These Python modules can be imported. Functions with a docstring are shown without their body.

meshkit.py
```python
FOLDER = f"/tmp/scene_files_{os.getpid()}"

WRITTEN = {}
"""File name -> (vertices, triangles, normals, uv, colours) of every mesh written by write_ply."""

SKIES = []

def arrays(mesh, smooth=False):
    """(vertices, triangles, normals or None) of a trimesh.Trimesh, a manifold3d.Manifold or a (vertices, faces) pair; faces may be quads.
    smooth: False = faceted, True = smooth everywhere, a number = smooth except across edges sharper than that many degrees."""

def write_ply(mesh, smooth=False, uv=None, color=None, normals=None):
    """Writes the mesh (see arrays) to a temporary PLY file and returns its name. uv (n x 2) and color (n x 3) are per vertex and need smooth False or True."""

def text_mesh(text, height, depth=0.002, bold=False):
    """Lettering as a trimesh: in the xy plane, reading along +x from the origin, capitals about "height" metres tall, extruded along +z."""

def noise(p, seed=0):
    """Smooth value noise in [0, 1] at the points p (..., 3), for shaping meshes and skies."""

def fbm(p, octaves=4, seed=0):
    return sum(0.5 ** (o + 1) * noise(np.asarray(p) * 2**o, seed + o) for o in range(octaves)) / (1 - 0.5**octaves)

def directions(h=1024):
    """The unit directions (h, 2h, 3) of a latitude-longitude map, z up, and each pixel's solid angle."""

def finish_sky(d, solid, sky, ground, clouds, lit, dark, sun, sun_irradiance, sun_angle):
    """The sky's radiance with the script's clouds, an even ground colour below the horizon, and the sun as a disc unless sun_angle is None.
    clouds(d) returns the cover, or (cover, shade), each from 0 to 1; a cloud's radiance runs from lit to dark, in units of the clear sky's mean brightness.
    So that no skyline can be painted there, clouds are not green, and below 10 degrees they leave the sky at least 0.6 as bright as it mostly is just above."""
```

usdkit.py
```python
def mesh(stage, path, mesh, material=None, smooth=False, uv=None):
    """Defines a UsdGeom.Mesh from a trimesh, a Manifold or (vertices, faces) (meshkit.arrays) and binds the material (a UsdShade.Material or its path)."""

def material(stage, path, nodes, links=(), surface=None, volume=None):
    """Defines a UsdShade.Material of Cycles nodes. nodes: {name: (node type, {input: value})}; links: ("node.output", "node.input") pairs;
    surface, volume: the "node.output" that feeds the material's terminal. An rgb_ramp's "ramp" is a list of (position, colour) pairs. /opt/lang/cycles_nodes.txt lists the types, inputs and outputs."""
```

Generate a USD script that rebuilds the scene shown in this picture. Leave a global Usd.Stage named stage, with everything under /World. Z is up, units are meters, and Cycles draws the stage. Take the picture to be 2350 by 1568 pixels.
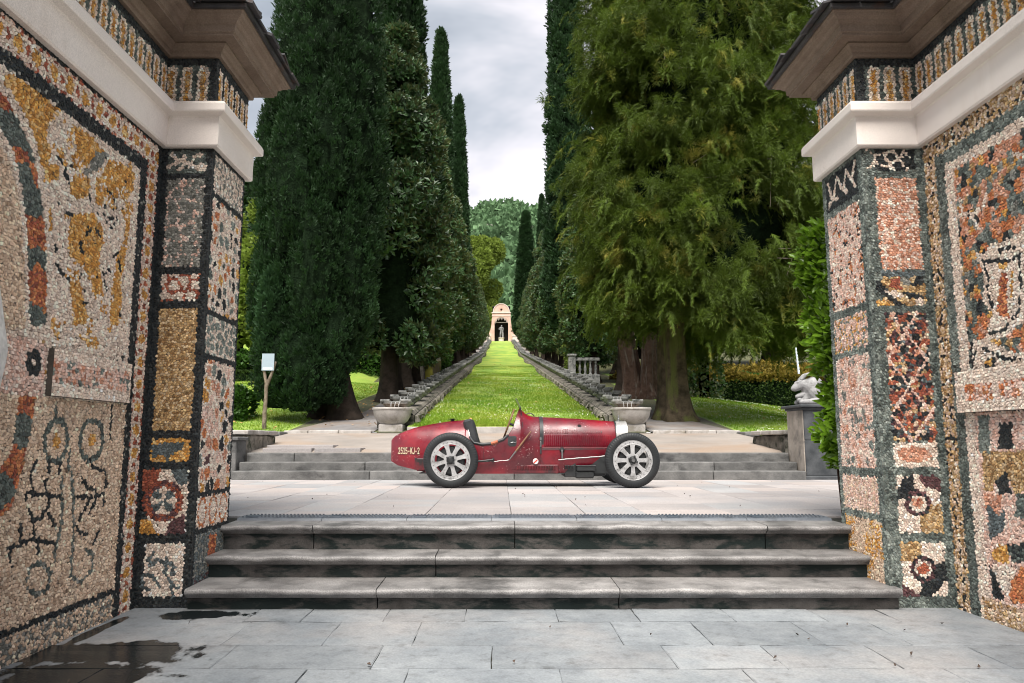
import math, random
import numpy as np, trimesh, usdkit, meshkit
from scipy.spatial import Voronoi
from shapely.geometry import Polygon
from pxr import Usd, UsdGeom, UsdLux, UsdShade, Gf, Sdf, Vt
stage = Usd.Stage.CreateInMemory()
UsdGeom.SetStageUpAxis(stage, 'Z'); UsdGeom.SetStageMetersPerUnit(stage, 1.0)
UsdGeom.Xform.Define(stage, '/World'); UsdGeom.Scope.Define(stage, '/World/Looks')
T = Sdf.ValueTypeNames

# ---------------------------------------------------------------- camera, sky, sun
FP, CXP, CYP, HZ = 1700.0, 1148.0, 784.0, 1010.0        # focal length and principal point in photo units (2350 wide)
PITCH = math.atan((HZ - CYP) / FP)
CAM = np.array([-0.27, 0.0, 0.63])
EXPOSURE = 2.5
SUN_EL, SUN_AZ = math.radians(60), math.radians(192)  # azimuth measured from +y towards +x
SKY_STRENGTH, SUN_POWER, SUN_ANGLE = 0.053, 0.4, 40.0
cam = UsdGeom.Camera.Define(stage, '/World/camera')
cam.CreateHorizontalApertureAttr(36.0); cam.CreateVerticalApertureAttr(36.0 * 683 / 1024)
cam.CreateFocalLengthAttr(36.0 * FP / 2350)
cam.CreateHorizontalApertureOffsetAttr(36.0 * (1175 - CXP) / 2350)
cam.CreateClippingRangeAttr(Gf.Vec2f(0.05, 20000)); cam.CreateExposureAttr(EXPOSURE)
cam.CreateFStopAttr(0.0)
cam.AddTranslateOp().Set(Gf.Vec3d(*CAM)); cam.AddRotateXOp().Set(90 + math.degrees(PITCH))

def mat(name, nodes, links=(), surface=None, volume=None):
    return usdkit.material(stage, '/World/Looks/' + name, nodes, links, surface, volume)

dome = UsdLux.DomeLight.Define(stage, '/World/sky')
dome.GetPrim().SetCustomDataByKey('kind', 'structure'); dome.GetPrim().SetCustomDataByKey('label', 'grey overcast sky with paler cloud low down')
sky_m = mat('sky_look', {
    'tc': ('texture_coordinate', {}),
    'sky': ('sky_texture', {'sky_type': 'single_scattering', 'sun_disc': False, 'sun_elevation': SUN_EL, 'sun_rotation': SUN_AZ}),
    'map': ('mapping', {'scale': (1.0, 1.0, 2.2), 'location': (0.35, 0.2, 0.1)}),
    'n': ('noise_texture', {'scale': 2.6, 'detail': 5.0, 'roughness': 0.52, 'distortion': 0.35}),
    'n2': ('noise_texture', {'scale': 7.0, 'detail': 4.0, 'roughness': 0.5}),
    'add': ('math', {'math_type': 'multiply_add', 'value2': 0.35}),
    'sep': ('separate_xyz', {}),
    'lift': ('map_range', {'from_min': 0.05, 'from_max': 0.62, 'to_min': 0.15, 'to_max': -0.33, 'clamp': True}),
    'sum': ('math', {'math_type': 'add'}),
    'r': ('rgb_ramp', {'ramp': [(0.28, (1.45, 1.6, 1.8)), (0.43, (2.2, 2.3, 2.5)), (0.56, (3.3, 3.2, 3.35)), (0.68, (4.2, 4.0, 4.1)), (0.95, (5.0, 4.75, 4.8))]}),
    'mx': ('mix', {'fac': 0.93}),
    'bg': ('background_shader', {'strength': SKY_STRENGTH})},
    [('tc.generated', 'map.vector'), ('map.vector', 'n.vector'), ('map.vector', 'n2.vector'), ('n2.fac', 'add.value1'), ('n.fac', 'add.value3'),
     ('tc.generated', 'sep.vector'), ('sep.z', 'lift.value'), ('lift.result', 'sum.value1'), ('add.value', 'sum.value2'), ('sum.value', 'r.fac'),
     ('sky.color', 'mx.color1'), ('r.color', 'mx.color2'), ('mx.color', 'bg.color')], surface='bg.background')
UsdShade.MaterialBindingAPI.Apply(dome.GetPrim()).Bind(sky_m)
sun = UsdLux.DistantLight.Define(stage, '/World/sun')
sun.CreateNormalizeAttr(True); sun.CreateIntensityAttr(SUN_POWER); sun.CreateAngleAttr(SUN_ANGLE); sun.CreateColorAttr(Gf.Vec3f(1.0, 0.95, 0.88))
sun.AddRotateZOp().Set(-math.degrees(SUN_AZ)); sun.AddRotateXOp().Set(-(90 - math.degrees(SUN_EL)))

# ---------------------------------------------------------------- helpers
def ray(x, y):
    u, v = (x - CXP) / FP, (CYP - y) / FP
    return np.array([u, math.cos(PITCH) - v * math.sin(PITCH), math.sin(PITCH) + v * math.cos(PITCH)])
def at(x, y, D):                       # the point at distance D along the avenue seen there in the survey photo
    r = ray(x, y); return CAM + r * (D - CAM[1]) / r[1]
def zat(y, D): return float(at(CXP, y, D)[2])
def onx(x, y, X):                      # (distance, height) on a wall plane of constant X
    r = ray(x, y); p = CAM + r * (X - CAM[0]) / r[0]; return float(p[1]), float(p[2])

_used = {}
def numbered(base):
    n = _used.get(base, -1) + 1; _used[base] = n
    return base if n == 0 else '%s_%03d' % (base, n)
def tag(prim, label=None, cat=None, group=None, kind=None):
    for k, v in (('label', label), ('category', cat), ('group', group), ('kind', kind)):
        if v: prim.SetCustomDataByKey(k, v)
    return prim
def thing(name, label, cat, loc=(0, 0, 0), rz=0, group=None, kind=None):
    path = numbered('/World/' + name); x = UsdGeom.Xform.Define(stage, path)
    x.AddTranslateOp().Set(Gf.Vec3d(*map(float, loc))); x.AddRotateZOp().Set(float(rz))
    tag(x.GetPrim(), label, cat, group, kind); return path
def part(parent, name, mesh, m, smooth=False, label=None, kind=None, col=None, cat=None, group=None):
    path = numbered(parent + '/' + name)
    g = usdkit.mesh(stage, path, mesh, m, smooth)
    if col is not None:
        pv = UsdGeom.PrimvarsAPI(g).CreatePrimvar('pcol', T.Color3fArray, 'vertex'); pv.Set(Vt.Vec3fArray.FromNumpy(np.asarray(col, np.float32)))
    tag(g.GetPrim(), label, cat, group, kind); return path
def solo(name, mesh, m, label, cat=None, group=None, kind=None, smooth=False, col=None):
    return part('/World', name, mesh, m, smooth, label, kind, col, cat, group)
def struct(name, mesh, m, label=None, smooth=False, col=None):
    return part('/World', name, mesh, m, smooth, label, 'structure', col)
def group_struct(name, label):
    path = numbered('/World/' + name); x = UsdGeom.Xform.Define(stage, path); tag(x.GetPrim(), label, kind='structure'); return path
def copy_of(src, name, label, loc, rz=0, scale=1.0, group=None):
    path = numbered('/World/' + name); x = UsdGeom.Xform.Define(stage, path); was = stage.GetPrimAtPath(src).GetCustomData()
    x.GetPrim().GetReferences().AddInternalReference(src); x.GetPrim().SetInstanceable(True)
    x.ClearXformOpOrder()
    x.AddTranslateOp(opSuffix='c').Set(Gf.Vec3d(*map(float, loc))); x.AddRotateZOp(opSuffix='c').Set(float(rz))
    x.AddScaleOp(opSuffix='c').Set(Gf.Vec3f(*(np.ones(3) * scale).astype(float).tolist()))
    tag(x.GetPrim(), label, was['category'], group or was.get('group')); return path

def cat(ms): return trimesh.util.concatenate([m if isinstance(m, trimesh.Trimesh) else trimesh.Trimesh(*m, process=False) for m in ms])
def box(x0, x1, y0, y1, z0, z1, ch=0.0):
    b = trimesh.creation.box([x1 - x0, y1 - y0, z1 - z0])
    if ch:
        e = np.array([x1 - x0, y1 - y0, z1 - z0]) / 2; pts = []
        for s in np.ndindex(2, 2, 2):
            s = np.array(s) * 2 - 1
            for k in range(3):
                c = np.full(3, ch); c[k] = 0; pts.append(s * (e - c))
        b = trimesh.convex.convex_hull(np.array(pts))
    b.apply_translation([(x0 + x1) / 2, (y0 + y1) / 2, (z0 + z1) / 2]); return b
def tube(pts, r, n=8, cap=True):
    pts = np.asarray(pts, float); r = np.broadcast_to(r, len(pts)).astype(float)
    t = np.gradient(pts, axis=0); t /= np.maximum(np.linalg.norm(t, axis=1, keepdims=True), 1e-9)
    up = np.array([0, 0, 1.0]) if abs(t[0, 2]) < 0.9 else np.array([1.0, 0, 0])
    V, F = [], []
    a = np.linspace(0, 2 * np.pi, n, endpoint=False)
    for i in range(len(pts)):
        s = np.cross(t[i], up); s /= np.linalg.norm(s); w = np.cross(s, t[i]); up = w
        V.append(pts[i] + r[i] * (np.cos(a)[:, None] * s + np.sin(a)[:, None] * w))
    V = np.vstack(V)
    for i in range(len(pts) - 1):
        for k in range(n):
            q = [i * n + k, i * n + (k + 1) % n, (i + 1) * n + (k + 1) % n, (i + 1) * n + k]
            F += [[q[0], q[1], q[2]], [q[0], q[2], q[3]]]
    if cap:
        V = np.vstack([V, pts[0], pts[-1]]); c = len(V) - 2
        for k in range(n):
            F += [[c, (k + 1) % n, k], [c + 1, (len(pts) - 1) * n + k, (len(pts) - 1) * n + (k + 1) % n]]
    return trimesh.Trimesh(V, F, process=False)
def revolve(prof, n=24, loc=(0, 0, 0), axis='z'):
    prof = np.asarray(prof, float); a = np.linspace(0, 2 * np.pi, n, endpoint=False)
    V = np.vstack([np.stack([r * np.cos(a), r * np.sin(a), np.full(n, z)], 1) for r, z in prof]); F = []
    for i in range(len(prof) - 1):
        for k in range(n):
            p, q = i * n + k, i * n + (k + 1) % n
            F += [[p, q, q + n], [p, q + n, p + n]]
    m = trimesh.Trimesh(V, F, process=False)
    if axis == 'y': m.apply_transform(trimesh.transformations.rotation_matrix(math.pi / 2, [1, 0, 0]))
    if axis == 'x': m.apply_transform(trimesh.transformations.rotation_matrix(math.pi / 2, [0, 1, 0]))
    m.apply_translation(loc); return m
def grid_mesh(P):                      # P (n, m, 3)
    n, m = P.shape[:2]; i = np.arange(n * m).reshape(n, m)
    a, b, c, d = i[:-1, :-1].ravel(), i[1:, :-1].ravel(), i[1:, 1:].ravel(), i[:-1, 1:].ravel()
    return trimesh.Trimesh(P.reshape(-1, 3), np.vstack([np.stack([a, b, c], 1), np.stack([a, c, d], 1)]), process=False)
def extrude_y(poly, x0, x1):           # profile points (y, z) run along x, closed
    poly = np.asarray(poly, float); n = len(poly)
    if Polygon(poly).exterior.is_ccw is False: poly = poly[::-1]
    m = trimesh.creation.extrude_polygon(Polygon(poly), x1 - x0, engine='earcut'); v = np.array(m.vertices)
    m = trimesh.Trimesh(np.stack([v[:, 2] + x0, v[:, 0], v[:, 1]], 1), m.faces, process=False); return m
def roughen(m, amp, freq, seed=0):
    v = np.array(m.vertices); d = np.stack([meshkit.fbm(v * freq + 17.3 * k, 3, seed + k) - 0.5 for k in range(3)], 1)
    m = m.copy(); m.vertices = v + d * 2 * amp; return m
def inpoly(x, y, poly):
    poly = np.asarray(poly, float); c = np.zeros(np.shape(x), bool); j = len(poly) - 1
    for i in range(len(poly)):
        xi, yi = poly[i]; xj, yj = poly[j]
        with np.errstate(divide='ignore', invalid='ignore'):
            c ^= ((yi > y) != (yj > y)) & (x < (xj - xi) * (y - yi) / (yj - yi + 1e-12) + xi)
        j = i
    return c
def segdist(x, y, line):
    d = np.full(np.shape(x), 1e9)
    for (ax, ay), (bx, by) in zip(line[:-1], line[1:]):
        vx, vy = bx - ax, by - ay; t = np.clip(((x - ax) * vx + (y - ay) * vy) / (vx * vx + vy * vy + 1e-12), 0, 1)
        d = np.minimum(d, np.hypot(x - ax - t * vx, y - ay - t * vy))
    return d

# ---------------------------------------------------------------- materials
def stone(name, c1, c2, c3=None, scale=6, fine=90, bump=0.25, rough=0.8, per=0.18, spots=None, dist=0.004, spec=0.3, grain=0.28):
    """mottled stone: two tones in big soft patches, grain, a per-piece value shift, optional third tone as blotches with their own shape"""
    n = {'g': ('geometry', {}), 'o': ('object_info', {}),
         'n1': ('noise_texture', {'scale': scale, 'detail': 6.0, 'roughness': 0.62}), 'n2': ('noise_texture', {'scale': fine, 'detail': 3.0, 'roughness': 0.6}),
         'r1': ('rgb_ramp', {'ramp': [(0.32, c1), (0.68, c2)]}),
         'm1': ('map_range', {'from_min': 0.2, 'from_max': 0.8, 'to_min': 1 - grain, 'to_max': 1 + grain}),
         'm2': ('map_range', {'from_min': 0, 'from_max': 1, 'to_min': 1 - per, 'to_max': 1 + per}),
         'mm': ('math', {'math_type': 'multiply'}), 'hs': ('mix', {'mix_type': 'multiply', 'fac': 1.0}), 'cc': ('combine_xyz', {}),
         'b': ('bump', {'strength': bump, 'distance': dist}), 'p': ('principled_bsdf', {'roughness': rough, 'specular_ior_level': spec})}
    l = [('g.position', 'n1.vector'), ('g.position', 'n2.vector'), ('n1.fac', 'r1.fac'), ('n2.fac', 'm1.value'), ('o.random', 'm2.value'),
         ('m1.result', 'mm.value1'), ('m2.result', 'mm.value2'), ('mm.value', 'cc.x'), ('mm.value', 'cc.y'), ('mm.value', 'cc.z'),
         ('cc.vector', 'hs.color2'), ('n2.fac', 'b.height'), ('b.normal', 'p.normal')]
    last = 'r1.color'
    if c3:
        s = spots or {}
        n['n3'] = ('noise_texture', {'scale': s.get('scale', 3.0), 'detail': 6.0, 'roughness': 0.65, 'distortion': s.get('dist', 0.4)})
        n['mp'] = ('mapping', {'scale': s.get('stretch', (1, 1, 1)), 'location': (3.1, 7.7, 1.9)})
        n['r3'] = ('rgb_ramp', {'ramp': [(s.get('lo', 0.52), (0, 0, 0)), (s.get('hi', 0.64), (1, 1, 1))]})
        n['x3'] = ('mix', {'color2': c3})
        l += [('g.position', 'mp.vector'), ('mp.vector', 'n3.vector'), ('n3.fac', 'r3.fac'), ('r3.color', 'x3.fac'), ('r1.color', 'x3.color1')]
        last = 'x3.color'
    l += [(last, 'hs.color1'), ('hs.color', 'p.base_color')]
    return mat(name, n, l, surface='p.BSDF')
def plain(name, c, rough=0.5, metal=0.0, spec=0.5, coat=0.0, vary=0.12, scale=14):
    return mat(name, {'g': ('geometry', {}), 'n': ('noise_texture', {'scale': scale, 'detail': 4.0, 'roughness': 0.6}),
        'r': ('rgb_ramp', {'ramp': [(0.3, [x * (1 - vary) for x in c]), (0.7, [min(1, x * (1 + vary)) for x in c])]}),
        'rr': ('map_range', {'from_min': 0.3, 'from_max': 0.7, 'to_min': max(0.02, rough - 0.1), 'to_max': min(1, rough + 0.1)}),
        'p': ('principled_bsdf', {'metallic': metal, 'specular_ior_level': spec, 'coat_weight': coat})},
        [('g.position', 'n.vector'), ('n.fac', 'r.fac'), ('n.fac', 'rr.value'), ('rr.result', 'p.roughness'), ('r.color', 'p.base_color')], surface='p.BSDF')
def colored(name, rough=0.75, vary=0.25, bump=0.2, scale=120, spec=0.3):     # base colour from the mesh primvar pcol, per-piece variation
    return mat(name, {'a': ('attribute', {'attribute': 'pcol'}), 'g': ('geometry', {}), 'n': ('noise_texture', {'scale': scale, 'detail': 3.0}),
        'm1': ('map_range', {'from_min': 0.2, 'from_max': 0.8, 'to_min': 1 - vary, 'to_max': 1 + vary}), 'c': ('combine_xyz', {}),
        'x': ('mix', {'mix_type': 'multiply', 'fac': 1.0}), 'b': ('bump', {'strength': bump, 'distance': 0.003}),
        'p': ('principled_bsdf', {'roughness': rough, 'specular_ior_level': spec})},
        [('g.position', 'n.vector'), ('n.fac', 'm1.value'), ('m1.result', 'c.x'), ('m1.result', 'c.y'), ('m1.result', 'c.z'), ('a.color', 'x.color1'), ('c.vector', 'x.color2'),
         ('x.color', 'p.base_color'), ('n.fac', 'b.height'), ('b.normal', 'p.normal')], surface='p.BSDF')
# ---------------------------------------------------------------- lower pavement, steps, plaza
ZF, DF, DB = -0.49, 5.18, 5.84
XL, XR = -2.366, 2.366                 # inner faces of the gate opening
XWL, XWR = -2.735, 2.80                # side wall planes
M_pave = stone('pavement_stone', (0.30, 0.315, 0.335), (0.40, 0.405, 0.41), (0.36, 0.31, 0.28), scale=1.7, fine=70, bump=0.35, rough=0.62, per=0.10, spots={'scale': 0.9, 'lo': 0.5, 'hi': 0.75}, dist=0.003)
M_plaza = stone('plaza_stone', (0.27, 0.25, 0.245), (0.335, 0.308, 0.30), (0.25, 0.25, 0.258), scale=1.3, fine=60, bump=0.25, rough=0.7, per=0.13, spots={'scale': 0.8, 'lo': 0.5, 'hi': 0.7})
M_joint = plain('joint_dirt', (0.035, 0.035, 0.03), rough=0.95, spec=0.1)
def wetpave():
    """paving with a dark wet film left where the wall drips: outlines are noise-bent ellipses on the floor itself"""
    n = {'g': ('geometry', {}), 'o': ('object_info', {}), 'n1': ('noise_texture', {'scale': 1.7, 'detail': 6.0, 'roughness': 0.62}), 'n2': ('noise_texture', {'scale': 75.0, 'detail': 3.0, 'roughness': 0.6}),
         'n4': ('noise_texture', {'scale': 0.8, 'detail': 4.0, 'roughness': 0.6}),
         'r1': ('rgb_ramp', {'ramp': [(0.32, (0.150, 0.166, 0.182)), (0.68, (0.232, 0.248, 0.262))]}), 'r4': ('rgb_ramp', {'ramp': [(0.5, (0, 0, 0)), (0.72, (0.7, 0.7, 0.7))]}),
         'x4': ('mix', {'color2': (0.285, 0.265, 0.255)}),
         'n9': ('noise_texture', {'scale': 11.0, 'detail': 8.0, 'roughness': 0.75}), 'r9': ('rgb_ramp', {'ramp': [(0.40, (1.12, 1.12, 1.1)), (0.54, (1, 1, 1)), (0.68, (0.66, 0.65, 0.63)), (0.76, (0.35, 0.34, 0.32))]}), 'x9': ('mix', {'mix_type': 'multiply', 'fac': 0.8}),
         'm1': ('map_range', {'from_min': 0.2, 'from_max': 0.8, 'to_min': 0.8, 'to_max': 1.2}), 'm2': ('map_range', {'to_min': 0.9, 'to_max': 1.1}), 'mm': ('math', {'math_type': 'multiply'}), 'cc': ('combine_xyz', {}),
         'hs': ('mix', {'mix_type': 'multiply', 'fac': 1.0}), 'b': ('bump', {'strength': 0.35, 'distance': 0.003}),
         'wmap': ('mapping', {'scale': (1.0, 0.55, 1.0)}), 'wn': ('noise_texture', {'scale': 4.2, 'detail': 6.0, 'roughness': 0.62}), 'wn2': ('math', {'math_type': 'subtract', 'value2': 0.5}), 'wn3': ('math', {'math_type': 'multiply', 'value2': 2.6}),
         'acc0': ('math', {'math_type': 'add', 'value2': 0.0}), 'wx': ('mix', {'color2': (0.010, 0.013, 0.014)}), 'wr': ('map_range', {'to_min': 0.62, 'to_max': 0.16}),
         'wet': ('rgb_ramp', {'ramp': [(0.46, (1, 1, 1)), (0.52, (0, 0, 0))]}), 'wh': ('math', {'math_type': 'multiply', 'value2': 0.5}), 'p': ('principled_bsdf', {'specular_ior_level': 0.16})}
    l = [('g.position', 'n1.vector'), ('g.position', 'n2.vector'), ('g.position', 'n4.vector'), ('g.position', 'wmap.vector'), ('wmap.vector', 'wn.vector'), ('n1.fac', 'r1.fac'), ('n4.fac', 'r4.fac'), ('r1.color', 'x4.color1'), ('r4.color', 'x4.fac'),
         ('g.position', 'n9.vector'), ('n9.fac', 'r9.fac'), ('x4.color', 'x9.color1'), ('r9.color', 'x9.color2'),
         ('n2.fac', 'm1.value'), ('o.random', 'm2.value'), ('m1.result', 'mm.value1'), ('m2.result', 'mm.value2'), ('mm.value', 'cc.x'), ('mm.value', 'cc.y'), ('mm.value', 'cc.z'),
         ('x9.color', 'hs.color1'), ('cc.vector', 'hs.color2'), ('n2.fac', 'b.height'), ('b.normal', 'p.normal'), ('wn.fac', 'wn2.value1'), ('wn2.value', 'wn3.value1')]
    last = None
    for k, (x, y, a, bb) in enumerate([(-2.35, 4.12, 0.60, 0.22), (-2.35, 3.75, 0.42, 0.22), (-2.20, 4.99, 0.30, 0.13), (-2.66, 4.6, 0.04, 0.5)]):
        n['s%d' % k] = ('vector_math', {'math_type': 'subtract', 'vector2': (x, y, ZF)}); n['d%d' % k] = ('vector_math', {'math_type': 'multiply', 'vector2': (1 / a, 1 / bb, 0)}); n['e%d' % k] = ('vector_math', {'math_type': 'length'})
        l += [('g.position', 's%d.vector1' % k), ('s%d.vector' % k, 'd%d.vector1' % k), ('d%d.vector' % k, 'e%d.vector1' % k)]
        if last:
            n['u%d' % k] = ('math', {'math_type': 'minimum'}); l += [(last, 'u%d.value1' % k), ('e%d.value' % k, 'u%d.value2' % k)]; last = 'u%d.value' % k
        else: last = 'e%d.value' % k
    l += [(last, 'acc0.value1')]
    n['ac'] = ('math', {'math_type': 'add'}); l += [('acc0.value', 'ac.value1'), ('wn3.value', 'ac.value2'), ('ac.value', 'wh.value1'), ('wh.value', 'wet.fac'), ('wet.color', 'wx.fac'), ('hs.color', 'wx.color1'), ('wx.color', 'p.base_color'), ('wet.color', 'wr.value'), ('wr.result', 'p.roughness')]
    return mat('pavement_wet_stone', n, l, surface='p.BSDF')
M_wet = wetpave()

def slab(x0, x1, y0, y1, z, rng, gap=0.006, th=0.08, ch=0.006, tilt=0.002, rag=0.0):
    g = gap * rng.uniform(0.5, 1.3, 4)
    m = box(x0 + g[0], x1 - g[1], y0 + g[2], y1 - g[3], z - th, z, ch)
    if rag: m = roughen(m.subdivide().subdivide(), rag, 9, int(rng.integers(99)))
    v = np.array(m.vertices); c = v.mean(0); s = rng.normal(0, tilt, 2)
    v[:, 2] += (v[:, 0] - c[0]) * s[0] * 0.5 + (v[:, 1] - c[1]) * s[1] * 0.5 + rng.normal(0, 0.0012)
    v[:, :2] += rng.normal(0, 0.0015, (len(v), 2)); m.vertices = v; return m

pave = group_struct('lower_pavement', 'grey stone slab pavement in front of the lower steps')
part(pave, 'mortar_bed', box(-3.6, 3.6, -4, 5.3, ZF - 0.4, ZF - 0.012), M_joint)
rng = np.random.default_rng(5)
def fx(zx): return (zx * 0.6128) / 1.2255
def fr(zx): return (1440 + zx * 0.6128) / 1.2255
rowy = [5.19, 4.79, 4.26, 3.84, 3.42, 3.05, 2.6, 2.2, 1.75, 1.3, 0.85, 0.4, 0.0, -0.45, -0.9]
rowj = [([fx(z) for z in (480, 1115, 1375, 1755, 2130)] + [fr(z) for z in (215, 590, 1030, 1455, 1790, 2290)], 550),
        ([fx(z) for z in (290, 1010, 1475, 1890)] + [fr(z) for z in (515, 925, 1445, 1840)], 658),
        ([fx(z) for z in (-50, 960, 1700, 2255)] + [fr(z) for z in (765, 1270, 1800, 2310)], 758),
        ([fx(z) for z in (350, 1350, 1850)] + [fr(z) for z in (235, 1130, 2120)], 846)]
for k in range(len(rowy) - 1):
    y1, y0 = rowy[k], rowy[k + 1]
    if k < 4:
        py = (1400 + rowj[k][1] * 0.6128) / 1.2255
        xs = [float(at(px, py, y0 if k < 3 else 3.6)[0]) for px in rowj[k][0]]
        xs = [x for x in xs if -2.6 < x < 2.7]
    else:
        xs, x = [], -2.9 + rng.uniform(0.1, 0.5)
        while x < 2.7: xs.append(x); x += rng.uniform(0.55, 1.0)
    xs = [-3.1] + xs + [3.1]
    for a, b in zip(xs[:-1], xs[1:]):
        part(pave, 'paving_slab', slab(a, b, y0, y1, ZF, rng, gap=0.0022, ch=0.004, rag=.0045 if k < 5 else 0), M_wet)

# lower steps: moulded nosings
M_step = stone('step_granite', (0.10, 0.096, 0.094), (0.265, 0.255, 0.25), (0.04, 0.04, 0.04), grain=.6, scale=3.5, fine=130, bump=0.9, rough=0.45, spec=.5, per=0.1, spots={'scale': 2.4, 'lo': 0.54, 'hi': 0.72, 'stretch': (1.0, 0.8, 1.6)}, dist=0.004)
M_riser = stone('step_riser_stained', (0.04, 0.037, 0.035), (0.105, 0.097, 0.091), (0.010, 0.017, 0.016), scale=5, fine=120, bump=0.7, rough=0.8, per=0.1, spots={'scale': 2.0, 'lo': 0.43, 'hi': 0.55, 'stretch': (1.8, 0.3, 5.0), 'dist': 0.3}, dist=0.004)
lst = group_struct('lower_steps', 'three worn granite steps with rounded nosings between the mosaic gate walls')
ztop = [-0.349, -0.19, -0.006]; ynose = [5.07, 5.42, 5.68]; yback = [5.55, 5.8, 5.99]
joints = [[(-2.62), float(at(865, 1345, 5.1)[0]), float(at(1421, 1345, 5.1)[0]), 2.62], [-2.44, float(at(1001, 1275, 5.5)[0]), 2.44], [-2.47, float(at(735, 1217, 5.94)[0]), float(at(1180, 1217, 5.94)[0]), float(at(1735, 1217, 5.94)[0]), 2.52]]
for k in range(3):
    z, y, yb = ztop[k], ynose[k], yback[k]; zb = (ZF - 0.02 if k == 0 else ztop[k - 1] - 0.02)
    a = np.linspace(math.pi * 0.5, math.pi * 1.5, 9); r = 0.021
    nose = [(y + r + r * 0.95 * math.cos(t), z - r + r * math.sin(t)) for t in a]
    prof = [(yb, z + 0.004)] + nose + [(y + 0.028, z - 0.046), (y + 0.034, z - 0.058), (y + 0.055, z - 0.066), (yb, z - 0.066)]
    ris = [(y + 0.060, z - 0.0665), (y + 0.068, zb), (yb, zb), (yb, z - 0.0665)]
    for i, (a0, a1) in enumerate(zip(joints[k][:-1], joints[k][1:])):
        if k == 0: a0, a1 = max(a0, -2.362), min(a1, 2.395)
        if k > 0: a0, a1 = max(a0, -2.365), min(a1, 2.365)
        nx = 60
        m = extrude_y(prof, a0 + 0.004, a1 - 0.004)
        # subdivide along x for a worn edge
        rings = np.array(prof); xs = np.linspace(a0 + 0.003, a1 - 0.003, nx)
        P = np.zeros((nx, len(rings) + 1, 3)); P[:, :, 0] = xs[:, None]; cl = np.vstack([rings, rings[:1]]); P[:, :, 1] = cl[:, 0]; P[:, :, 2] = cl[:, 1]
        w = meshkit.fbm(np.stack([xs * 4.5 + 11 * i + 31 * k, xs * 0 + 0.3, xs * 0], -1), 4, k) - 0.5
        P[:, 1:8, 2] += w[:, None] * 0.020; P[:, 1:11, 1] += w[:, None] * 0.026
        P[:, 0, 2] += 0; P[:, -1] = P[:, 0]
        g = grid_mesh(P); caps = trimesh.creation.triangulate_polygon(Polygon(prof), engine='earcut')
        cv = np.array(caps[0]); cf = np.array(caps[1])
        c0 = trimesh.Trimesh(np.stack([np.full(len(cv), a0 + 0.003), cv[:, 0], cv[:, 1]], 1), cf, process=False); c1 = trimesh.Trimesh(np.stack([np.full(len(cv), a1 - 0.003), cv[:, 0], cv[:, 1]], 1), cf, process=False)
        sp = part(lst, 'step_stone', cat([g, c0, c1]), M_step, smooth=40)
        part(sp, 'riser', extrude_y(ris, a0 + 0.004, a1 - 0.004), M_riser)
    part(lst, 'step_core', box(-2.36, 2.36, y + 0.12, 6.3, zb - 0.1, z - 0.02), M_joint)

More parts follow.
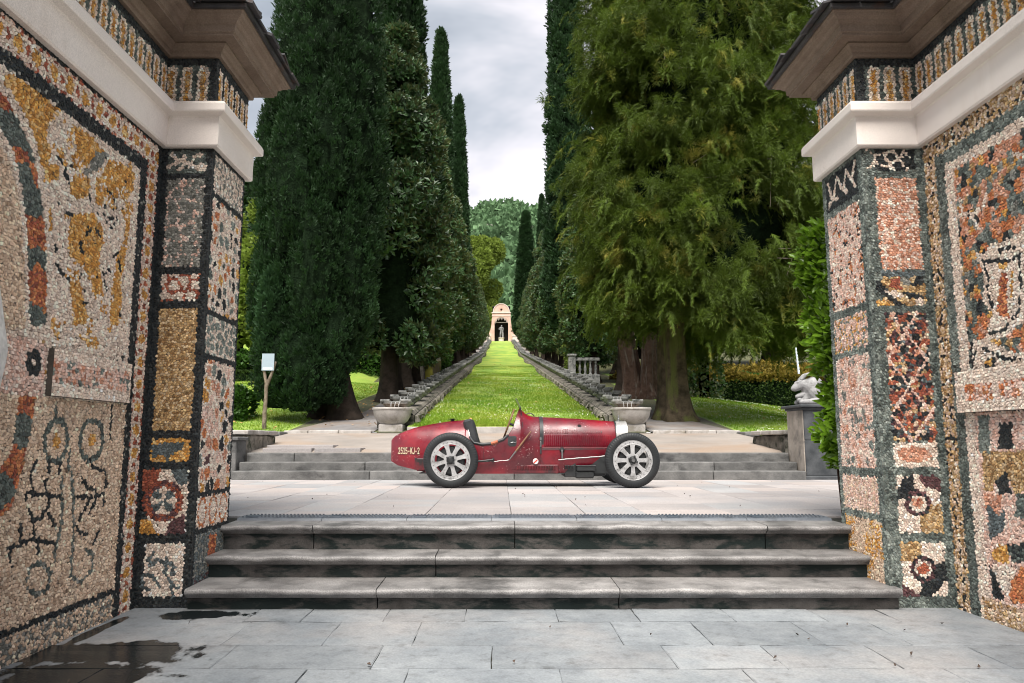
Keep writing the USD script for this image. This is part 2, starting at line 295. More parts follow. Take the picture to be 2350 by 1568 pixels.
# plaza
plz = group_struct('plaza', 'pale stone slab plaza the racing car stands on')
part(plz, 'mortar_bed', box(-9, 9, 5.95, 12.6, -0.3, -0.018), M_joint)
rng = np.random.default_rng(8)
M_pl = [M_plaza, stone('plaza_stone_grey', (0.25, 0.25, 0.256), (0.31, 0.308, 0.31), (0.32, 0.29, 0.28), scale=1.4, fine=60, rough=0.7, per=0.1, spots={'scale': 1.0, 'lo': 0.5, 'hi': 0.7}), stone('plaza_stone_rose', (0.30, 0.268, 0.256), (0.36, 0.32, 0.304), scale=1.4, fine=60, rough=0.7, per=0.1)]
x = -5.2
while x < 5.2:
    w = rng.uniform(0.5, 0.78); y = 6.33 - rng.uniform(0, .5)
    while y < 12.2:
        l = rng.uniform(.55, 1.15); y1 = min(y + l, 12.25)
        if 12.25 - y1 < .25: y1 = 12.25
        part(plz, 'paving_slab', slab(x, x + w, max(y, 6.33), y1, 0.0, rng, gap=0.0024, ch=0.003, tilt=0.0012), M_pl[rng.choice(3, p=[0.6, 0.2, 0.2])]); y = y1
    x += w
part(plz, 'outer_slab_field', cat([box(-12, -5.2, 6.1, 12.5, -0.2, -0.004), box(5.6, 12, 6.1, 12.5, -0.2, -0.004)]), M_plaza)

# cable ramp strip along the top step
M_rub = plain('grey_rubber', (0.085, 0.097, 0.115), rough=0.42, spec=0.5, vary=0.2)
M_rubd = plain('dark_rubber', (0.05, 0.065, 0.085), rough=0.4)
strip = thing('cable_ramp', 'grey studded cable ramp strip laid along the top step', 'cable ramp', (0, 0, 0))
n_seg = 7; xs = np.linspace(-2.36, 2.36, n_seg + 1)
for k, (a, b) in enumerate(zip(xs[:-1], xs[1:])):
    prof = [(6.0, -0.004), (6.015, 0.013), (6.09, 0.02), (6.24, 0.02), (6.31, 0.012), (6.325, -0.004)]
    seg = part(strip, 'ramp_segment', extrude_y(prof, a + 0.002, b - 0.002), M_rub)
    studs = []
    for i in range(22):
        for j, yy in enumerate((6.06, 6.11, 6.16, 6.21, 6.26)):
            xx = a + 0.03 + i * 0.03 + (j % 2) * 0.015
            if xx < b - 0.03: studs.append(box(xx - 0.007, xx + 0.007, yy - 0.004, yy + 0.004, 0.014, 0.0245))
    part(seg, 'stud_field', cat(studs), M_rub, kind='stuff')
    part(seg, 'cover_plate', box(a + 0.055, a + 0.15, 6.05, 6.16, 0.012, 0.0262, 0.002), M_rubd)

# ---------------------------------------------------------------- mosaic gate walls
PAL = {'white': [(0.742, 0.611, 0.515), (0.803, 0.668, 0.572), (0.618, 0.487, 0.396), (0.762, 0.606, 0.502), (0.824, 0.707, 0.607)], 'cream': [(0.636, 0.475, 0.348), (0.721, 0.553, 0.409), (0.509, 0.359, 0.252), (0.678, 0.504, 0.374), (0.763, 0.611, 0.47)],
       'black': [(0.014, 0.018, 0.021), (0.02, 0.026, 0.028), (0.035, 0.04, 0.04), (0.012, 0.016, 0.02)], 'green': [(0.085, 0.105, 0.095), (0.125, 0.15, 0.135), (0.065, 0.08, 0.075), (0.16, 0.185, 0.165)], 'lgreen': [(0.19, 0.22, 0.195), (0.25, 0.28, 0.25), (0.14, 0.165, 0.15)],
       'ochre': [(0.588, 0.3, 0.071), (0.672, 0.38, 0.104), (0.462, 0.22, 0.057), (0.714, 0.47, 0.209), (0.525, 0.24, 0.048)], 'tan': [(0.48, 0.31, 0.14), (0.58, 0.40, 0.20), (0.36, 0.22, 0.10), (0.56, 0.42, 0.26), (0.30, 0.17, 0.07)], 'pink': [(0.56, 0.27, 0.17), (0.62, 0.33, 0.22), (0.48, 0.21, 0.13), (0.66, 0.42, 0.32)],
       'palepink': [(0.714, 0.485, 0.396), (0.756, 0.543, 0.46), (0.651, 0.407, 0.322), (0.756, 0.601, 0.524)], 'red': [(0.34, 0.09, 0.05), (0.42, 0.13, 0.07), (0.26, 0.07, 0.045)], 'orange': [(0.52, 0.18, 0.07), (0.56, 0.24, 0.10), (0.44, 0.14, 0.06)],
       'maroon': [(0.10, 0.045, 0.05), (0.13, 0.06, 0.06), (0.08, 0.035, 0.04)], 'grey': [(0.20, 0.20, 0.175), (0.26, 0.26, 0.23), (0.15, 0.155, 0.14), (0.32, 0.31, 0.28)], 'slate': [(0.10, 0.125, 0.13), (0.13, 0.155, 0.16), (0.08, 0.10, 0.105)]}
M_peb = colored('mosaic_pebble', rough=0.62, vary=0.22, bump=0.5, scale=160, spec=0.35)
M_mortar = stone('mosaic_mortar', (0.07, 0.062, 0.053), (0.115, 0.10, 0.088), scale=8, fine=120, bump=0.4, rough=0.95, spec=0.1)
M_band = stone('painted_plaster', (0.74, 0.67, 0.62), (0.80, 0.73, 0.68), (0.66, 0.57, 0.50), scale=2.5, fine=160, bump=0.10, rough=0.7, per=0.02, spots={'scale': 2.0, 'lo': 0.55, 'hi': 0.8, 'stretch': (1, 1, 0.4)}, dist=0.002)
M_cor = stone('cornice_render', (0.17, 0.122, 0.092), (0.225, 0.168, 0.13), (0.10, 0.068, 0.05), scale=3, fine=90, bump=0.15, rough=0.8, per=0.03, spots={'scale': 2.2, 'lo': 0.52, 'hi': 0.78, 'stretch': (1, 1, 1)})
M_slate = stone('roof_slate', (0.035, 0.035, 0.04), (0.07, 0.065, 0.065), (0.10, 0.055, 0.04), scale=6, fine=60, rough=0.75, per=0.35, spots={'scale': 5, 'lo': 0.55, 'hi': 0.7})

def cells(s0, s1, z0, z1, sp, seed):
    r = np.random.default_rng(seed); ns, nz = max(1, int(round((s1 - s0) / sp))), max(1, int(round((z1 - z0) / (sp * 0.93))))
    gs, gz = np.meshgrid((np.arange(ns) + 0.5) / ns * (s1 - s0) + s0, (np.arange(nz) + 0.5) / nz * (z1 - z0) + z0, indexing='ij')
    gs = gs + (np.arange(nz) % 2 - 0.5)[None] * 0.45 * sp
    p = np.stack([gs.ravel(), gz.ravel()], 1) + r.uniform(-0.4, 0.4, (ns * nz, 2)) * sp
    p[:, 0] = np.clip(p[:, 0], s0 + sp * 0.2, s1 - sp * 0.2); p[:, 1] = np.clip(p[:, 1], z0 + sp * 0.2, z1 - sp * 0.2)
    al = [p]
    for k, e in ((0, s0), (0, s1), (1, z0), (1, z1)):
        near = p[np.abs(p[:, k] - e) < 4 * sp].copy(); near[:, k] = 2 * e - near[:, k]; al.append(near)
    v = Voronoi(np.vstack(al)); polys = []
    for i in range(len(p)):
        q = v.vertices[v.regions[v.point_region[i]]]; polys.append(q)
    return p, polys
def pebble_meshes(polys, sp, frame, seed, gap=0.075, hmin=0.10, hmax=0.28, sel=None):
    """one bevelled, slightly tilted stone per cell: returns per-stone (verts, faces)"""
    o, es, ez, en = (np.asarray(q, float) for q in frame); r = np.random.default_rng(seed); out = []
    for q in polys:
        k = len(q); c = q.mean(0)
        a = 0.5 * np.sum(q[:, 0] * np.roll(q[:, 1], -1) - np.roll(q[:, 0], -1) * q[:, 1])
        if a < 0: q = q[::-1]
        d = q - c; h = sp * r.uniform(hmin, hmax); t = r.normal(0, 0.22, 2)
        b = c + d * (1 - gap * 1.2); tt = c + d * r.uniform(0.62, 0.78)
        loc = np.vstack([np.c_[b, np.full(k, 0.0)], np.c_[tt, h + (d @ t) * 0.8]])
        V = o + loc[:, :1] * es + loc[:, 1:2] * ez + loc[:, 2:] * en
        i = np.arange(k); j = (i + 1) % k
        F = np.vstack([np.c_[i, j, j + k], np.c_[i, j + k, i + k], np.c_[np.full(k - 2, k), k + np.arange(1, k - 1), k + np.arange(2, k)]])
        out.append((V, F))
    return out
class Design:
    """an ordered list of areas on a wall face, each set in stones of one palette"""
    def __init__(s, base): s.ops = [(lambda S, Z: np.ones(S.shape, bool), base)]
    def add(s, f, pal): s.ops.append((f, pal)); return s
    def poly(s, pts, pal): pts = np.array(pts); return s.add(lambda S, Z: inpoly(S, Z, pts), pal)
    def rect(s, a, b, c, d, pal): return s.add(lambda S, Z: (S > a) & (S < b) & (Z > c) & (Z < d), pal)
    def line(s, pts, w, pal): pts = [tuple(p) for p in pts]; return s.add(lambda S, Z: segdist(S, Z, pts) < w, pal)
    def ring(s, c, d, r0, r1, pal, asp=1.0): return s.add(lambda S, Z: (lambda q: (q >= r0) & (q < r1))(np.hypot((S - c) / asp, Z - d)), pal)
    def colours(s, S, Z, seed):
        r = np.random.default_rng(seed); out = np.zeros((len(S), 3)); n = np.arange(len(S))
        for f, pal in s.ops:
            m = f(S, Z)
            if callable(pal): pal_of = pal(S, Z, r)
            for i in n[m]:
                name = pal_of[i] if callable(pal) else pal
                if isinstance(name, tuple): name = name[0] if r.random() < name[2] else name[1]
                ch = PAL[name]; out[i] = ch[r.integers(len(ch))]
        return np.clip(out * r.normal(1, 0.19, (len(S), 1)), 0.008, 0.85)
def noisef(scale, lo, hi=9, seed=0): return lambda S, Z: (lambda q: (q > lo) & (q < hi))(meshkit.fbm(np.stack([S * scale, Z * scale, S * 0 + seed], -1), 3, seed))
def andf(f, g): return lambda S, Z: f(S, Z) & g(S, Z)
def rectf(a, b, c, d): return lambda S, Z: (S > a) & (S < b) & (Z > c) & (Z < d)
def voro_net(S, Z, sp, w, seed):       # thin net of veins between cells
    r = np.random.default_rng(seed); g = np.mgrid[S.min() - 1:S.max() + 1:sp, Z.min() - 1:Z.max() + 1:sp].reshape(2, -1).T
    g = g + r.uniform(-0.4, 0.4, g.shape) * sp
    from scipy.spatial import cKDTree
    d, i = cKDTree(g).query(np.stack([S, Z], 1), k=2); return (d[:, 1] - d[:, 0]) < w, i[:, 0]

store = {}
def clad(owner, design, s0, s1, z0, z1, sp, frame, seed, lift=None):
    p, polys = cells(s0, s1, z0, z1, sp, seed)
    col = design.colours(p[:, 0], p[:, 1], seed + 1); ms = pebble_meshes(polys, sp, frame, seed + 2)
    o, es, ez, en = (np.asarray(q, float) for q in frame)
    W = o + p[:, :1] * es + p[:, 1:] * ez; dist = np.linalg.norm(W - CAM, axis=1)
    # where the lens sees it, nearest first
    d = W - CAM; fwd = d[:, 1] * math.cos(PITCH) + d[:, 2] * math.sin(PITCH); up = -d[:, 1] * math.sin(PITCH) + d[:, 2] * math.cos(PITCH)
    px, py = CXP + FP * d[:, 0] / fwd, CYP - FP * up / fwd
    seen = (fwd > 0.3) & (px > 8) & (px < 2342) & (py > 8) & (py < 1560)
    size = sp * np.abs((d / dist[:, None]) @ en) / dist * seen
    store.setdefault(owner, []).append((ms, col, size))
def flush(owner, sp_each=300):
    fields = store[owner]; al = np.concatenate([s for _, _, s in fields]); cut = np.sort(al)[-sp_each] if len(al) > sp_each else 0
    rest_m, rest_c, off, n = [], [], 0, 0
    V, F, C = [], [], []
    for ms, col, size in fields:
        for (v, f), c, s in zip(ms, col, size):
            if s > cut and s > 0 and n < sp_each - 1:
                part(owner, 'pebble', (v, f), M_peb, col=np.tile(c, (len(v), 1))); n += 1
            else:
                V.append(v); F.append(f + off); C.append(np.tile(c, (len(v), 1))); off += len(v)
    part(owner, 'pebble_field', (np.vstack(V), np.vstack(F)), M_peb, kind='stuff', col=np.vstack(C), label='smaller mosaic pebbles set in patterns')

ZB, ZT = 2.74, 3.06                    # architrave band
ZFR = 3.44                             # frieze top
def sweep(prof, side, y_near=-0.6, far=4.0):
    """profile (projection, height) carried along wall, pillar front, reveal and back of one gate side"""
    xw, xc = (XWL, XL) if side < 0 else (XWR, XR); s = -side
    P = []
    for p, z in prof:
        P.append([(xw + s * p, y_near, z), (xw + s * p, DF - p, z), (xc + s * p, DF - p, z), (xc + s * p, DB + p, z), (xc - s * far, DB + p, z)])
    g = grid_mesh(np.array(P)); 
    if side > 0: g.invert()
    return g
def crop(x0, y0, k): return lambda x, y: ((x0 + k * x) / 1.2255, (y0 + k * y) / 1.2255)
r1, r2, r3, r4 = crop(0, 200, .4464), crop(0, 900, .5229), crop(360, 380, .4595), crop(340, 1050, .427)
r5, r6, r7, z4 = crop(2280, 380, .4592), crop(2560, 300, .5104), crop(2560, 1000, .4848), crop(2100, 900, .6517)
def LW(c, *pts): return [(DF - onx(*c(*p), XWL)[0], onx(*c(*p), XWL)[1]) for p in pts]
def RW(c, *pts): return [(DF - onx(*c(*p), XWR)[0], onx(*c(*p), XWR)[1]) for p in pts]
def LP(c, *pts): return [(at(*c(*p), DF)[0] - XWL, at(*c(*p), DF)[2]) for p in pts]
def RP(c, *pts): return [(at(*c(*p), DF)[0] - XR, at(*c(*p), DF)[2]) for p in pts]
def LR(c, *pts): return [(onx(*c(*p), XL)[0] - DF, onx(*c(*p), XL)[1]) for p in pts]
def RR(c, *pts): return [(onx(*c(*p), XR)[0] - DF, onx(*c(*p), XR)[1]) for p in pts]
def radius(P, c, r): return abs(P[1][0] - P[0][0])
Z0 = ZF - 0.01
# ---- left gate wall
GL = thing('mosaic_gate_wall', 'pebble mosaic gate wall with black banded pillar on the left of the steps', 'gate wall')
GR = thing('mosaic_gate_wall', 'pebble mosaic gate wall with green banded pillar on the right of the steps', 'gate wall')
def gate_core(owner, side):
    s = -side; xw, xc = (XWL, XL) if side < 0 else (XWR, XR); out = -s * 1.6
    def bx(xa, xb, *r): return box(min(xa, xb), max(xa, xb), *r)
    part(owner, 'wall_core', bx(xw, xw + out, -0.6, DF, ZF - 0.3, 3.9), M_mortar)
    part(owner, 'pillar_core', bx(xc, xc + out - (xw - xc) * 0 - s * 1.2, DF + 0.0005, DB, ZF - 0.3, 3.9), M_mortar)
    part(owner, 'architrave', sweep([(-0.02, ZB), (0.04, ZB), (0.05, ZB + 0.012), (0.05, ZB + 0.215), (0.056, ZB + 0.225), (0.105, ZB + 0.24), (0.11, ZB + 0.25), (0.11, ZT - 0.02), (0.10, ZT), (-0.02, ZT + 0.004)], side), M_band)
    part(owner, 'cornice', sweep([(-0.01, ZFR), (0.03, ZFR), (0.035, ZFR + 0.012), (0.035, ZFR + 0.03), (0.05, ZFR + 0.036), (0.062, ZFR + 0.06), (0.085, ZFR + 0.074), (0.085, ZFR + 0.086), (0.165, ZFR + 0.09), (0.165, ZFR + 0.105), (0.18, ZFR + 0.112), (0.185, ZFR + 0.16),
         (0.20, ZFR + 0.168), (0.215, ZFR + 0.185), (0.245, ZFR + 0.20), (0.255, ZFR + 0.215), (0.27, ZFR + 0.222), (0.275, ZFR + 0.245), (0.27, ZFR + 0.25), (-0.2, ZFR + 0.25)], side), M_cor)
    part(owner, 'gutter_board', sweep([(0.276, ZFR + 0.226), (0.295, ZFR + 0.228), (0.298, ZFR + 0.258), (0.2, ZFR + 0.262), (0.2, ZFR + 0.2525), (0.276, ZFR + 0.2525)], side), M_slate)
    rf = part(owner, 'roof', sweep([(0.29, ZFR + 0.262), (0.26, ZFR + 0.30), (-1.6, ZFR + 0.95)], side), M_slate)
    r = np.random.default_rng(40 + side)
    runs = [((xw + s * .3, 0.5), (xw + s * .3, DF - .3), (s, 0)), ((xw + s * .3, DF - .3), (xc + s * .3, DF - .3), (0, -1)), ((xc + s * .3, DF - .3), (xc + s * .3, DB + .3), (s, 0)), ((xc + s * .3, DB + .3), (xc - s * 2.2, DB + .3), (0, 1))]
    for (x0, y0), (x1, y1), (nx, ny) in runs:
        L = math.hypot(x1 - x0, y1 - y0); n = max(1, int(L / 0.2)); ang = math.atan2(y1 - y0, x1 - x0)
        for k in range(n):
            w = L / n; t = (k + 0.5) * w; ov = r.uniform(0.015, 0.055)
            b = box(-w / 2 + 0.003, w / 2 - 0.003, -0.35, ov, -0.006, 0.008 + r.uniform(0, 0.008)); b = roughen(b, 0.004, 30, k)
            # local y points outward, slab falls outward
            b.apply_transform(trimesh.transformations.rotation_matrix(-0.30, [1, 0, 0])); 
            M = np.eye(4); M[:3, 0] = [(x1 - x0) / L, (y1 - y0) / L, 0]; M[:3, 1] = [nx, ny, 0]; M[:3, 2] = [0, 0, 1]; M[:3, 3] = [x0 + (x1 - x0) / L * t, y0 + (y1 - y0) / L * t, ZFR + 0.275]
            b.apply_transform(M)
            if np.linalg.det(M[:3, :3]) < 0: b.invert()
            part(rf, 'roof_slate', b, M_slate)
gate_core(GL, -1); gate_core(GR, 1)

def veins(base, vein, sp, w, seed):
    def f(S, Z, r):
        m, _ = voro_net(S, Z, sp, w, seed); return {i: (vein if m[i] else base) for i in range(len(S))}
    return f
def patches(names, sp, seed, gap=None, gw=0.01):
    def f(S, Z, r):
        m, i = voro_net(S, Z, sp, gw, seed); q = np.random.default_rng(seed + 1).integers(len(names), size=200000)
        return {k: (gap if gap and m[k] else names[q[i[k]]]) for k in range(len(S))}
    return f
def flowers(axis, pitch, c, w):           # white ribbon set with ochre lozenges between red ones
    def f(S, Z, r):
        a, b = (S, Z) if axis == 's' else (Z, S); t = (a / pitch) % 1; d = np.abs(b - c) / w; out = {}
        for i in range(len(S)):
            e1 = ((t[i] - .5) / .24) ** 2 + (d[i] / .55) ** 2; e2 = (((t[i] + .5) % 1 - .5) / .12) ** 2 + (d[i] / .4) ** 2
            out[i] = 'ochre' if e1 < 1 else ('red' if e2 < 1 else (('palepink', 'red', .55) if d[i] > .72 and ((t[i] * 2) % 1) > .4 else 'white'))
        return out
    return f
# left pillar front: s from wall plane (0) to the corner (0.369)
def lz(c, y, x=300): return LP(c, (x, y))[0][1]
d = Design('black'); PA, PB = 0.048, 0.318
d.rect(PA, PB, lz(r3, 238), lz(r3, 97), 'green')
for pts in [[(265, 110), (300, 150), (350, 165), (400, 190), (470, 215)], [(250, 200), (290, 170), (340, 165)], [(305, 215), (350, 180)], [(380, 190), (410, 130), (445, 120)], [(420, 190), (450, 180), (475, 195)], [(345, 115), (352, 160)]]: d.line(LP(r3, *pts), 0.013, 'white')
d.rect(PA, PB, lz(r3, 806), lz(r3, 270), veins('grey', ('palepink', 'grey', .6), 0.10, 0.016, 3))
d.rect(PA, PB, lz(r3, 1014), lz(r3, 852), veins('white', 'red', 0.085, 0.017, 5))
d.rect(PA, PB, lz(r4, 380), lz(r3, 1060), 'tan')
d.rect(PA, PB, lz(r4, 580), lz(r4, 432), 'ochre')
d.poly(LP(r4, (200, 470), (260, 460), (410, 455), (410, 500), (375, 520), (330, 540), (320, 580), (295, 580), (290, 540), (240, 545), (215, 560), (200, 520)), 'slate')
d.rect(PA, PB, lz(r4, 1060), lz(r4, 632), 'white')
d.poly(LP(r4, (120, 632), (270, 632), (230, 730), (145, 790)), 'red'); d.poly(LP(r4, (325, 632), (440, 632), (440, 740), (370, 730)), 'slate')
d.poly(LP(r4, (120, 1060), (120, 960), (190, 970), (245, 1060)), 'ochre'); d.poly(LP(r4, (290, 1060), (330, 970), (420, 930), (420, 1060)), 'maroon')
(cs, cz), = LP(r4, (278, 842)); (es_, ez_), = LP(r4, (410, 842)); R = es_ - cs
d.ring(cs, cz, 0, R * 1.0, ('red', 'maroon', .6)); d.ring(cs, cz, 0, R * .66, 'white')
d.add(lambda S, Z: (np.hypot(S - cs, Z - cz) < R * .62) & (np.abs(np.abs((np.arctan2(Z - cz, S - cs) / (math.pi / 4) + 8) % 2 - 1)) < .48), 'slate')
d.rect(PA, PB, lz(r4, 1476), lz(r4, 1120), 'white')
for pts in [[(210, 1190), (180, 1230), (200, 1260), (250, 1230), (300, 1250), (290, 1320), (330, 1380), (370, 1420)], [(250, 1400), (200, 1330), (140, 1340), (140, 1410), (190, 1430)], [(330, 1390), (340, 1470)], [(300, 1220), (350, 1270), (340, 1330)]]: d.line(LP(r4, *pts), 0.013, 'slate')
clad(GL, d, 0, XL - XWL, Z0, ZB + .01, .0178, ((XWL, DF, 0), (1, 0, 0), (0, 0, 1), (0, -1, 0)), 11)
# left reveal
d = Design('black')
def rrz(fn, c, x, y): return fn(c, (x, y))[0][1]
RA, RB = 0.035, DB - DF - 0.03
d.rect(RA, RB, 2.43, ZB - .03, veins('white', ('grey', 'white', .7), 0.06, 0.016, 8))
d.rect(RA, RB, 1.56, 2.39, patches(['orange', 'ochre', 'black', 'green', 'lgreen', 'orange', 'black', 'palepink'], 0.095, 9, 'white', 0.032))
d.rect(RA, RB, 1.24, 1.52, veins('lgreen', 'white', 0.09, 0.018, 10))
d.rect(RA, RB, 0.27, 1.20, patches(['palepink', 'black', 'white', 'palepink', 'maroon', 'orange', 'pink', 'black', 'lgreen', 'ochre'], 0.10, 21, 'white', 0.02))
d.rect(RA, RB, 0.02, 0.235, 'white')
for k in range(3):
    c = RA + (RB - RA) * (k + .5) / 3
    d.ring(c, 0.128, 0.082, 0.108, 'orange', .75)
d.rect(RA, RB, -.44, -0.015, ('grey', 'slate', .55)); d.rect(0.28, 0.42, -0.27, -0.05, ('red', 'orange', .5)); d.rect(RA, RB, -.44, -0.30, ('slate', 'maroon', .7))
clad(GL, d, 0, DB - DF, Z0, ZB + .01, .0178, ((XL, DF, 0), (0, 1, 0), (0, 0, 1), (1, 0, 0)), 21)
# left wall: s runs towards the camera
d = Design('black')
(so, zo), (sf, zf), (si, zi) = LW(r1, (1000, 482), (930, 568), (884, 616))
so, sf, si = max(so, .03), max(sf, .1), max(si, .16)
wr = (so + sf) / 2
d.rect(so, 9, -9, zo, flowers('s', .155, (zo + zf) / 2, (zo - zf) / 2)); d.add(lambda S, Z: (S > so) & (S < sf) & (Z < zf), flowers('z', .155, (so + sf) / 2, (sf - so) / 2))
d.rect(sf, 9, -9, zf, ('black', 'grey', .92)); d.rect(si, 9, -9, zi, 'white')
for pts in [((20, 20), (90, 20), (330, 210), (345, 300), (300, 340), (290, 420), (325, 500), (300, 590), (260, 600), (235, 470), (180, 340), (130, 220), (60, 130), (20, 90)), ((450, 330), (520, 370), (600, 440), (660, 510), (600, 540), (540, 620), (470, 640), (455, 560), (445, 440)),
            ((270, 600), (380, 590), (370, 690), (280, 690)), ((455, 650), (565, 665), (560, 790), (490, 810), (440, 760)), ((640, 640), (690, 560), (800, 600), (850, 640), (840, 760), (770, 800), (690, 790), (640, 860), (600, 830), (595, 700)),
            ((445, 900), (590, 900), (640, 980), (650, 1080), (620, 1200), (650, 1380), (600, 1430), (560, 1320), (520, 1230), (430, 1170), (430, 1000)), ((430, 1300), (500, 1290), (520, 1420), (560, 1600), (460, 1600), (450, 1420)),
            ((800, 860), (830, 850), (800, 1100), (760, 1350), (770, 1400), (750, 1600), (690, 1600), (700, 1400), (730, 1200), (780, 1050)), ((300, 830), (325, 900), (330, 1010), (310, 1010), (305, 900))]: d.poly(LW(r1, *pts), 'ochre')
d.poly(LW(r1, (490, 640), (560, 600), (600, 510), (690, 520), (640, 600), (540, 660)), 'grey')
P0 = LW(r1, (695, 880), (745, 880), (695, 1000)); rs, rz_ = abs(P0[1][0] - P0[0][0]), abs(P0[2][1] - P0[0][1])
d.ring(P0[0][0], P0[0][1], 0, rz_, 'white', rs / rz_)
for f in (.45, .8): d.add((lambda f: lambda S, Z: (np.abs(np.hypot((S - P0[0][0]) / rs, (Z - P0[0][1]) / rz_) - f) < .1) & ((np.arctan2((Z - P0[0][1]) / rz_, (S - P0[0][0]) / rs) * 5 / math.pi) % 1 < .45))(f), 'black')
for pts in [[(405, 620), (450, 590)], [(360, 530), (385, 575)], [(420, 885), (452, 905)], [(535, 1040), (565, 1005)], [(600, 990), (630, 1045)], [(655, 1330), (667, 1375)], [(410, 640), (440, 720)], [(350, 1210), (400, 1290)], [(710, 1170), (745, 1145)], [(745, 1190), (760, 1260)], [(500, 1300), (515, 1270)]]: d.line(LW(r1, *pts), 0.011, 'black')
d.add(andf(rectf(si + .05, 1.3, .9, zi), noisef(9, .66, 9, 4)), ('white', 'ochre', .5))
d.add(andf(rectf(si + .05, 1.3, .9, zi), noisef(16, .80, 9, 8)), 'black')
gar = LW(r1, (40, 170), (130, 340), (190, 480), (230, 640), (265, 850), (285, 1050), (290, 1300), (290, 1600), (185, 1600), (180, 1250), (165, 950), (130, 700), (80, 480), (-120, 180), (-120, 0))
arch = LW(r1, (20, 170), (70, 300), (120, 440), (180, 600), (210, 850), (235, 1050), (240, 1300), (240, 1600), (-400, 1600), (-400, -200)) 
d.poly(LW(r1, (50, 110), (160, 330), (220, 480), (265, 640), (300, 850), (315, 1050), (318, 1300), (318, 1620), (-500, 1620), (-500, -100)), 'white')
def garland(S, Z, r):
    n = meshkit.fbm(np.stack([S * 9, Z * 9, S * 0], -1), 2, 6); return {i: ('green' if (math.sin(Z[i] * 21) + (n[i] - .5) * 3.2 > -0.15) else ('orange', 'red', .6)) for i in range(len(S))}
d.poly(gar, garland)
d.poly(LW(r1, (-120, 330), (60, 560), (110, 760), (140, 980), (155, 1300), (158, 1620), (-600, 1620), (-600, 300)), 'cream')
# lower field
low = LW(r2, (240, 420), (640, 455), (640, 1900), (-900, 1900), (-900, 395))
zl0 = LW(r2, (660, 455))[0][1]
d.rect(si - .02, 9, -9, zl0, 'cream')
d.poly(LW(r2, (110, 360), (205, 360), (180, 470), (165, 600), (120, 780), (60, 1010), (-40, 1080), (-60, 900), (60, 700), (90, 500)), garland)
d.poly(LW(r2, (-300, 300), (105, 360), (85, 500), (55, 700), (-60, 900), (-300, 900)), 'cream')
for cx, cy, rx, ry in ((302, 650, 62, 118), (492, 645, 62, 110)):
    (a, b), (a1, _), (_, b1) = LW(r2, (cx, cy), (cx + rx, cy), (cx, cy - ry)); q, w = abs(a1 - a), abs(b1 - b)
    d.ring(a, b, w * .82, w * 1.1, 'green', q / w); d.ring(a, b, 0, w * .32, 'ochre', q / w)
for pts in [[(300, 480), (305, 530)], [(330, 850), (332, 1100), (300, 1200), (290, 1300)], [(375, 700), (365, 820)], [(385, 830), (395, 1100), (380, 1380), (430, 1410), (490, 1350), (500, 1260), (460, 1240)], [(140, 1400), (160, 1330), (220, 1310), (270, 1360), (260, 1440), (200, 1480), (150, 1450)]]: d.line(LW(r2, *pts), 0.012, ('green', 'grey', .7))
for pts in [[(160, 830), (175, 920), (135, 935), (250, 940), (320, 950)], [(195, 750), (175, 790), (165, 830)], [(265, 760), (260, 850), (240, 870), (250, 930)], [(320, 770), (320, 830)], [(135, 935), (140, 1000), (175, 1060), (180, 1180), (110, 1190), (110, 1110)], [(270, 940), (260, 1000), (220, 1060), (190, 1075)], [(260, 1050), (300, 1110)], [(40, 1225), (100, 1215), (180, 1180), (290, 1200)], [(200, 1190), (205, 1250)], [(50, 1230), (60, 1320)],
            [(480, 740), (500, 800), (560, 810), (575, 900)], [(440, 850), (470, 900), (510, 910)], [(510, 950), (560, 930)], [(400, 950), (490, 955), (430, 1060), (410, 1130), (470, 1160)], [(520, 960), (480, 1040)], [(500, 1200), (530, 1140)], [(600, 470), (590, 640)], [(560, 900), (555, 1000)]]: d.line(LW(r2, *pts), 0.0105, 'black')
sb = LW(r2, (540, 1400))[0]
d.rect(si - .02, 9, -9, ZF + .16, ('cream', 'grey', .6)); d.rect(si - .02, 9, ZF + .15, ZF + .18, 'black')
(oa, ob), (oa1, _), (_, ob1) = LW(r2, (180, 230), (222, 230), (180, 300)); q, w = abs(oa1 - oa), abs(ob1 - ob)
d.rect(LW(r2, (240, 300))[0][0], 9, zl0, LW(r2, (180, 110))[0][1], 'palepink')
d.ring(oa, ob, 0, w, 'black', q / w); d.ring(oa, ob, 0, w * .3, 'white', q / w)
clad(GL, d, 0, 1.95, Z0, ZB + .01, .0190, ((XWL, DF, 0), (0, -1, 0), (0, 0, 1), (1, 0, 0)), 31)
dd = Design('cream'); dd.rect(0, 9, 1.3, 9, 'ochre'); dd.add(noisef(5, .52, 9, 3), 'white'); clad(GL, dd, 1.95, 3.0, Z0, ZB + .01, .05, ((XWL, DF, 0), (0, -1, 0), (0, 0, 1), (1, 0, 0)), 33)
# left ledge: a string course standing out from the wall
(a0, b0), (a1, b1), (a2, b2) = LW(r2, (680, 238), (676, 450), (240, 390)); ZLA, ZLB = b1, b0
part(GL, 'ledge_core', box(XWL - .02, XWL + .035, DF - a2, DF - a0, ZLA, ZLB), M_mortar)
d = Design('white'); d.rect(a0 + .03, a2, ZLA + .075, ZLB - .06, patches(['pink', 'palepink', 'pink', 'lgreen'], .045, 41, 'palepink', .012))
clad(GL, d, a0, a2, ZLA, ZLB, .0190, ((XWL + .036, DF, 0), (0, -1, 0), (0, 0, 1), (1, 0, 0)), 41)
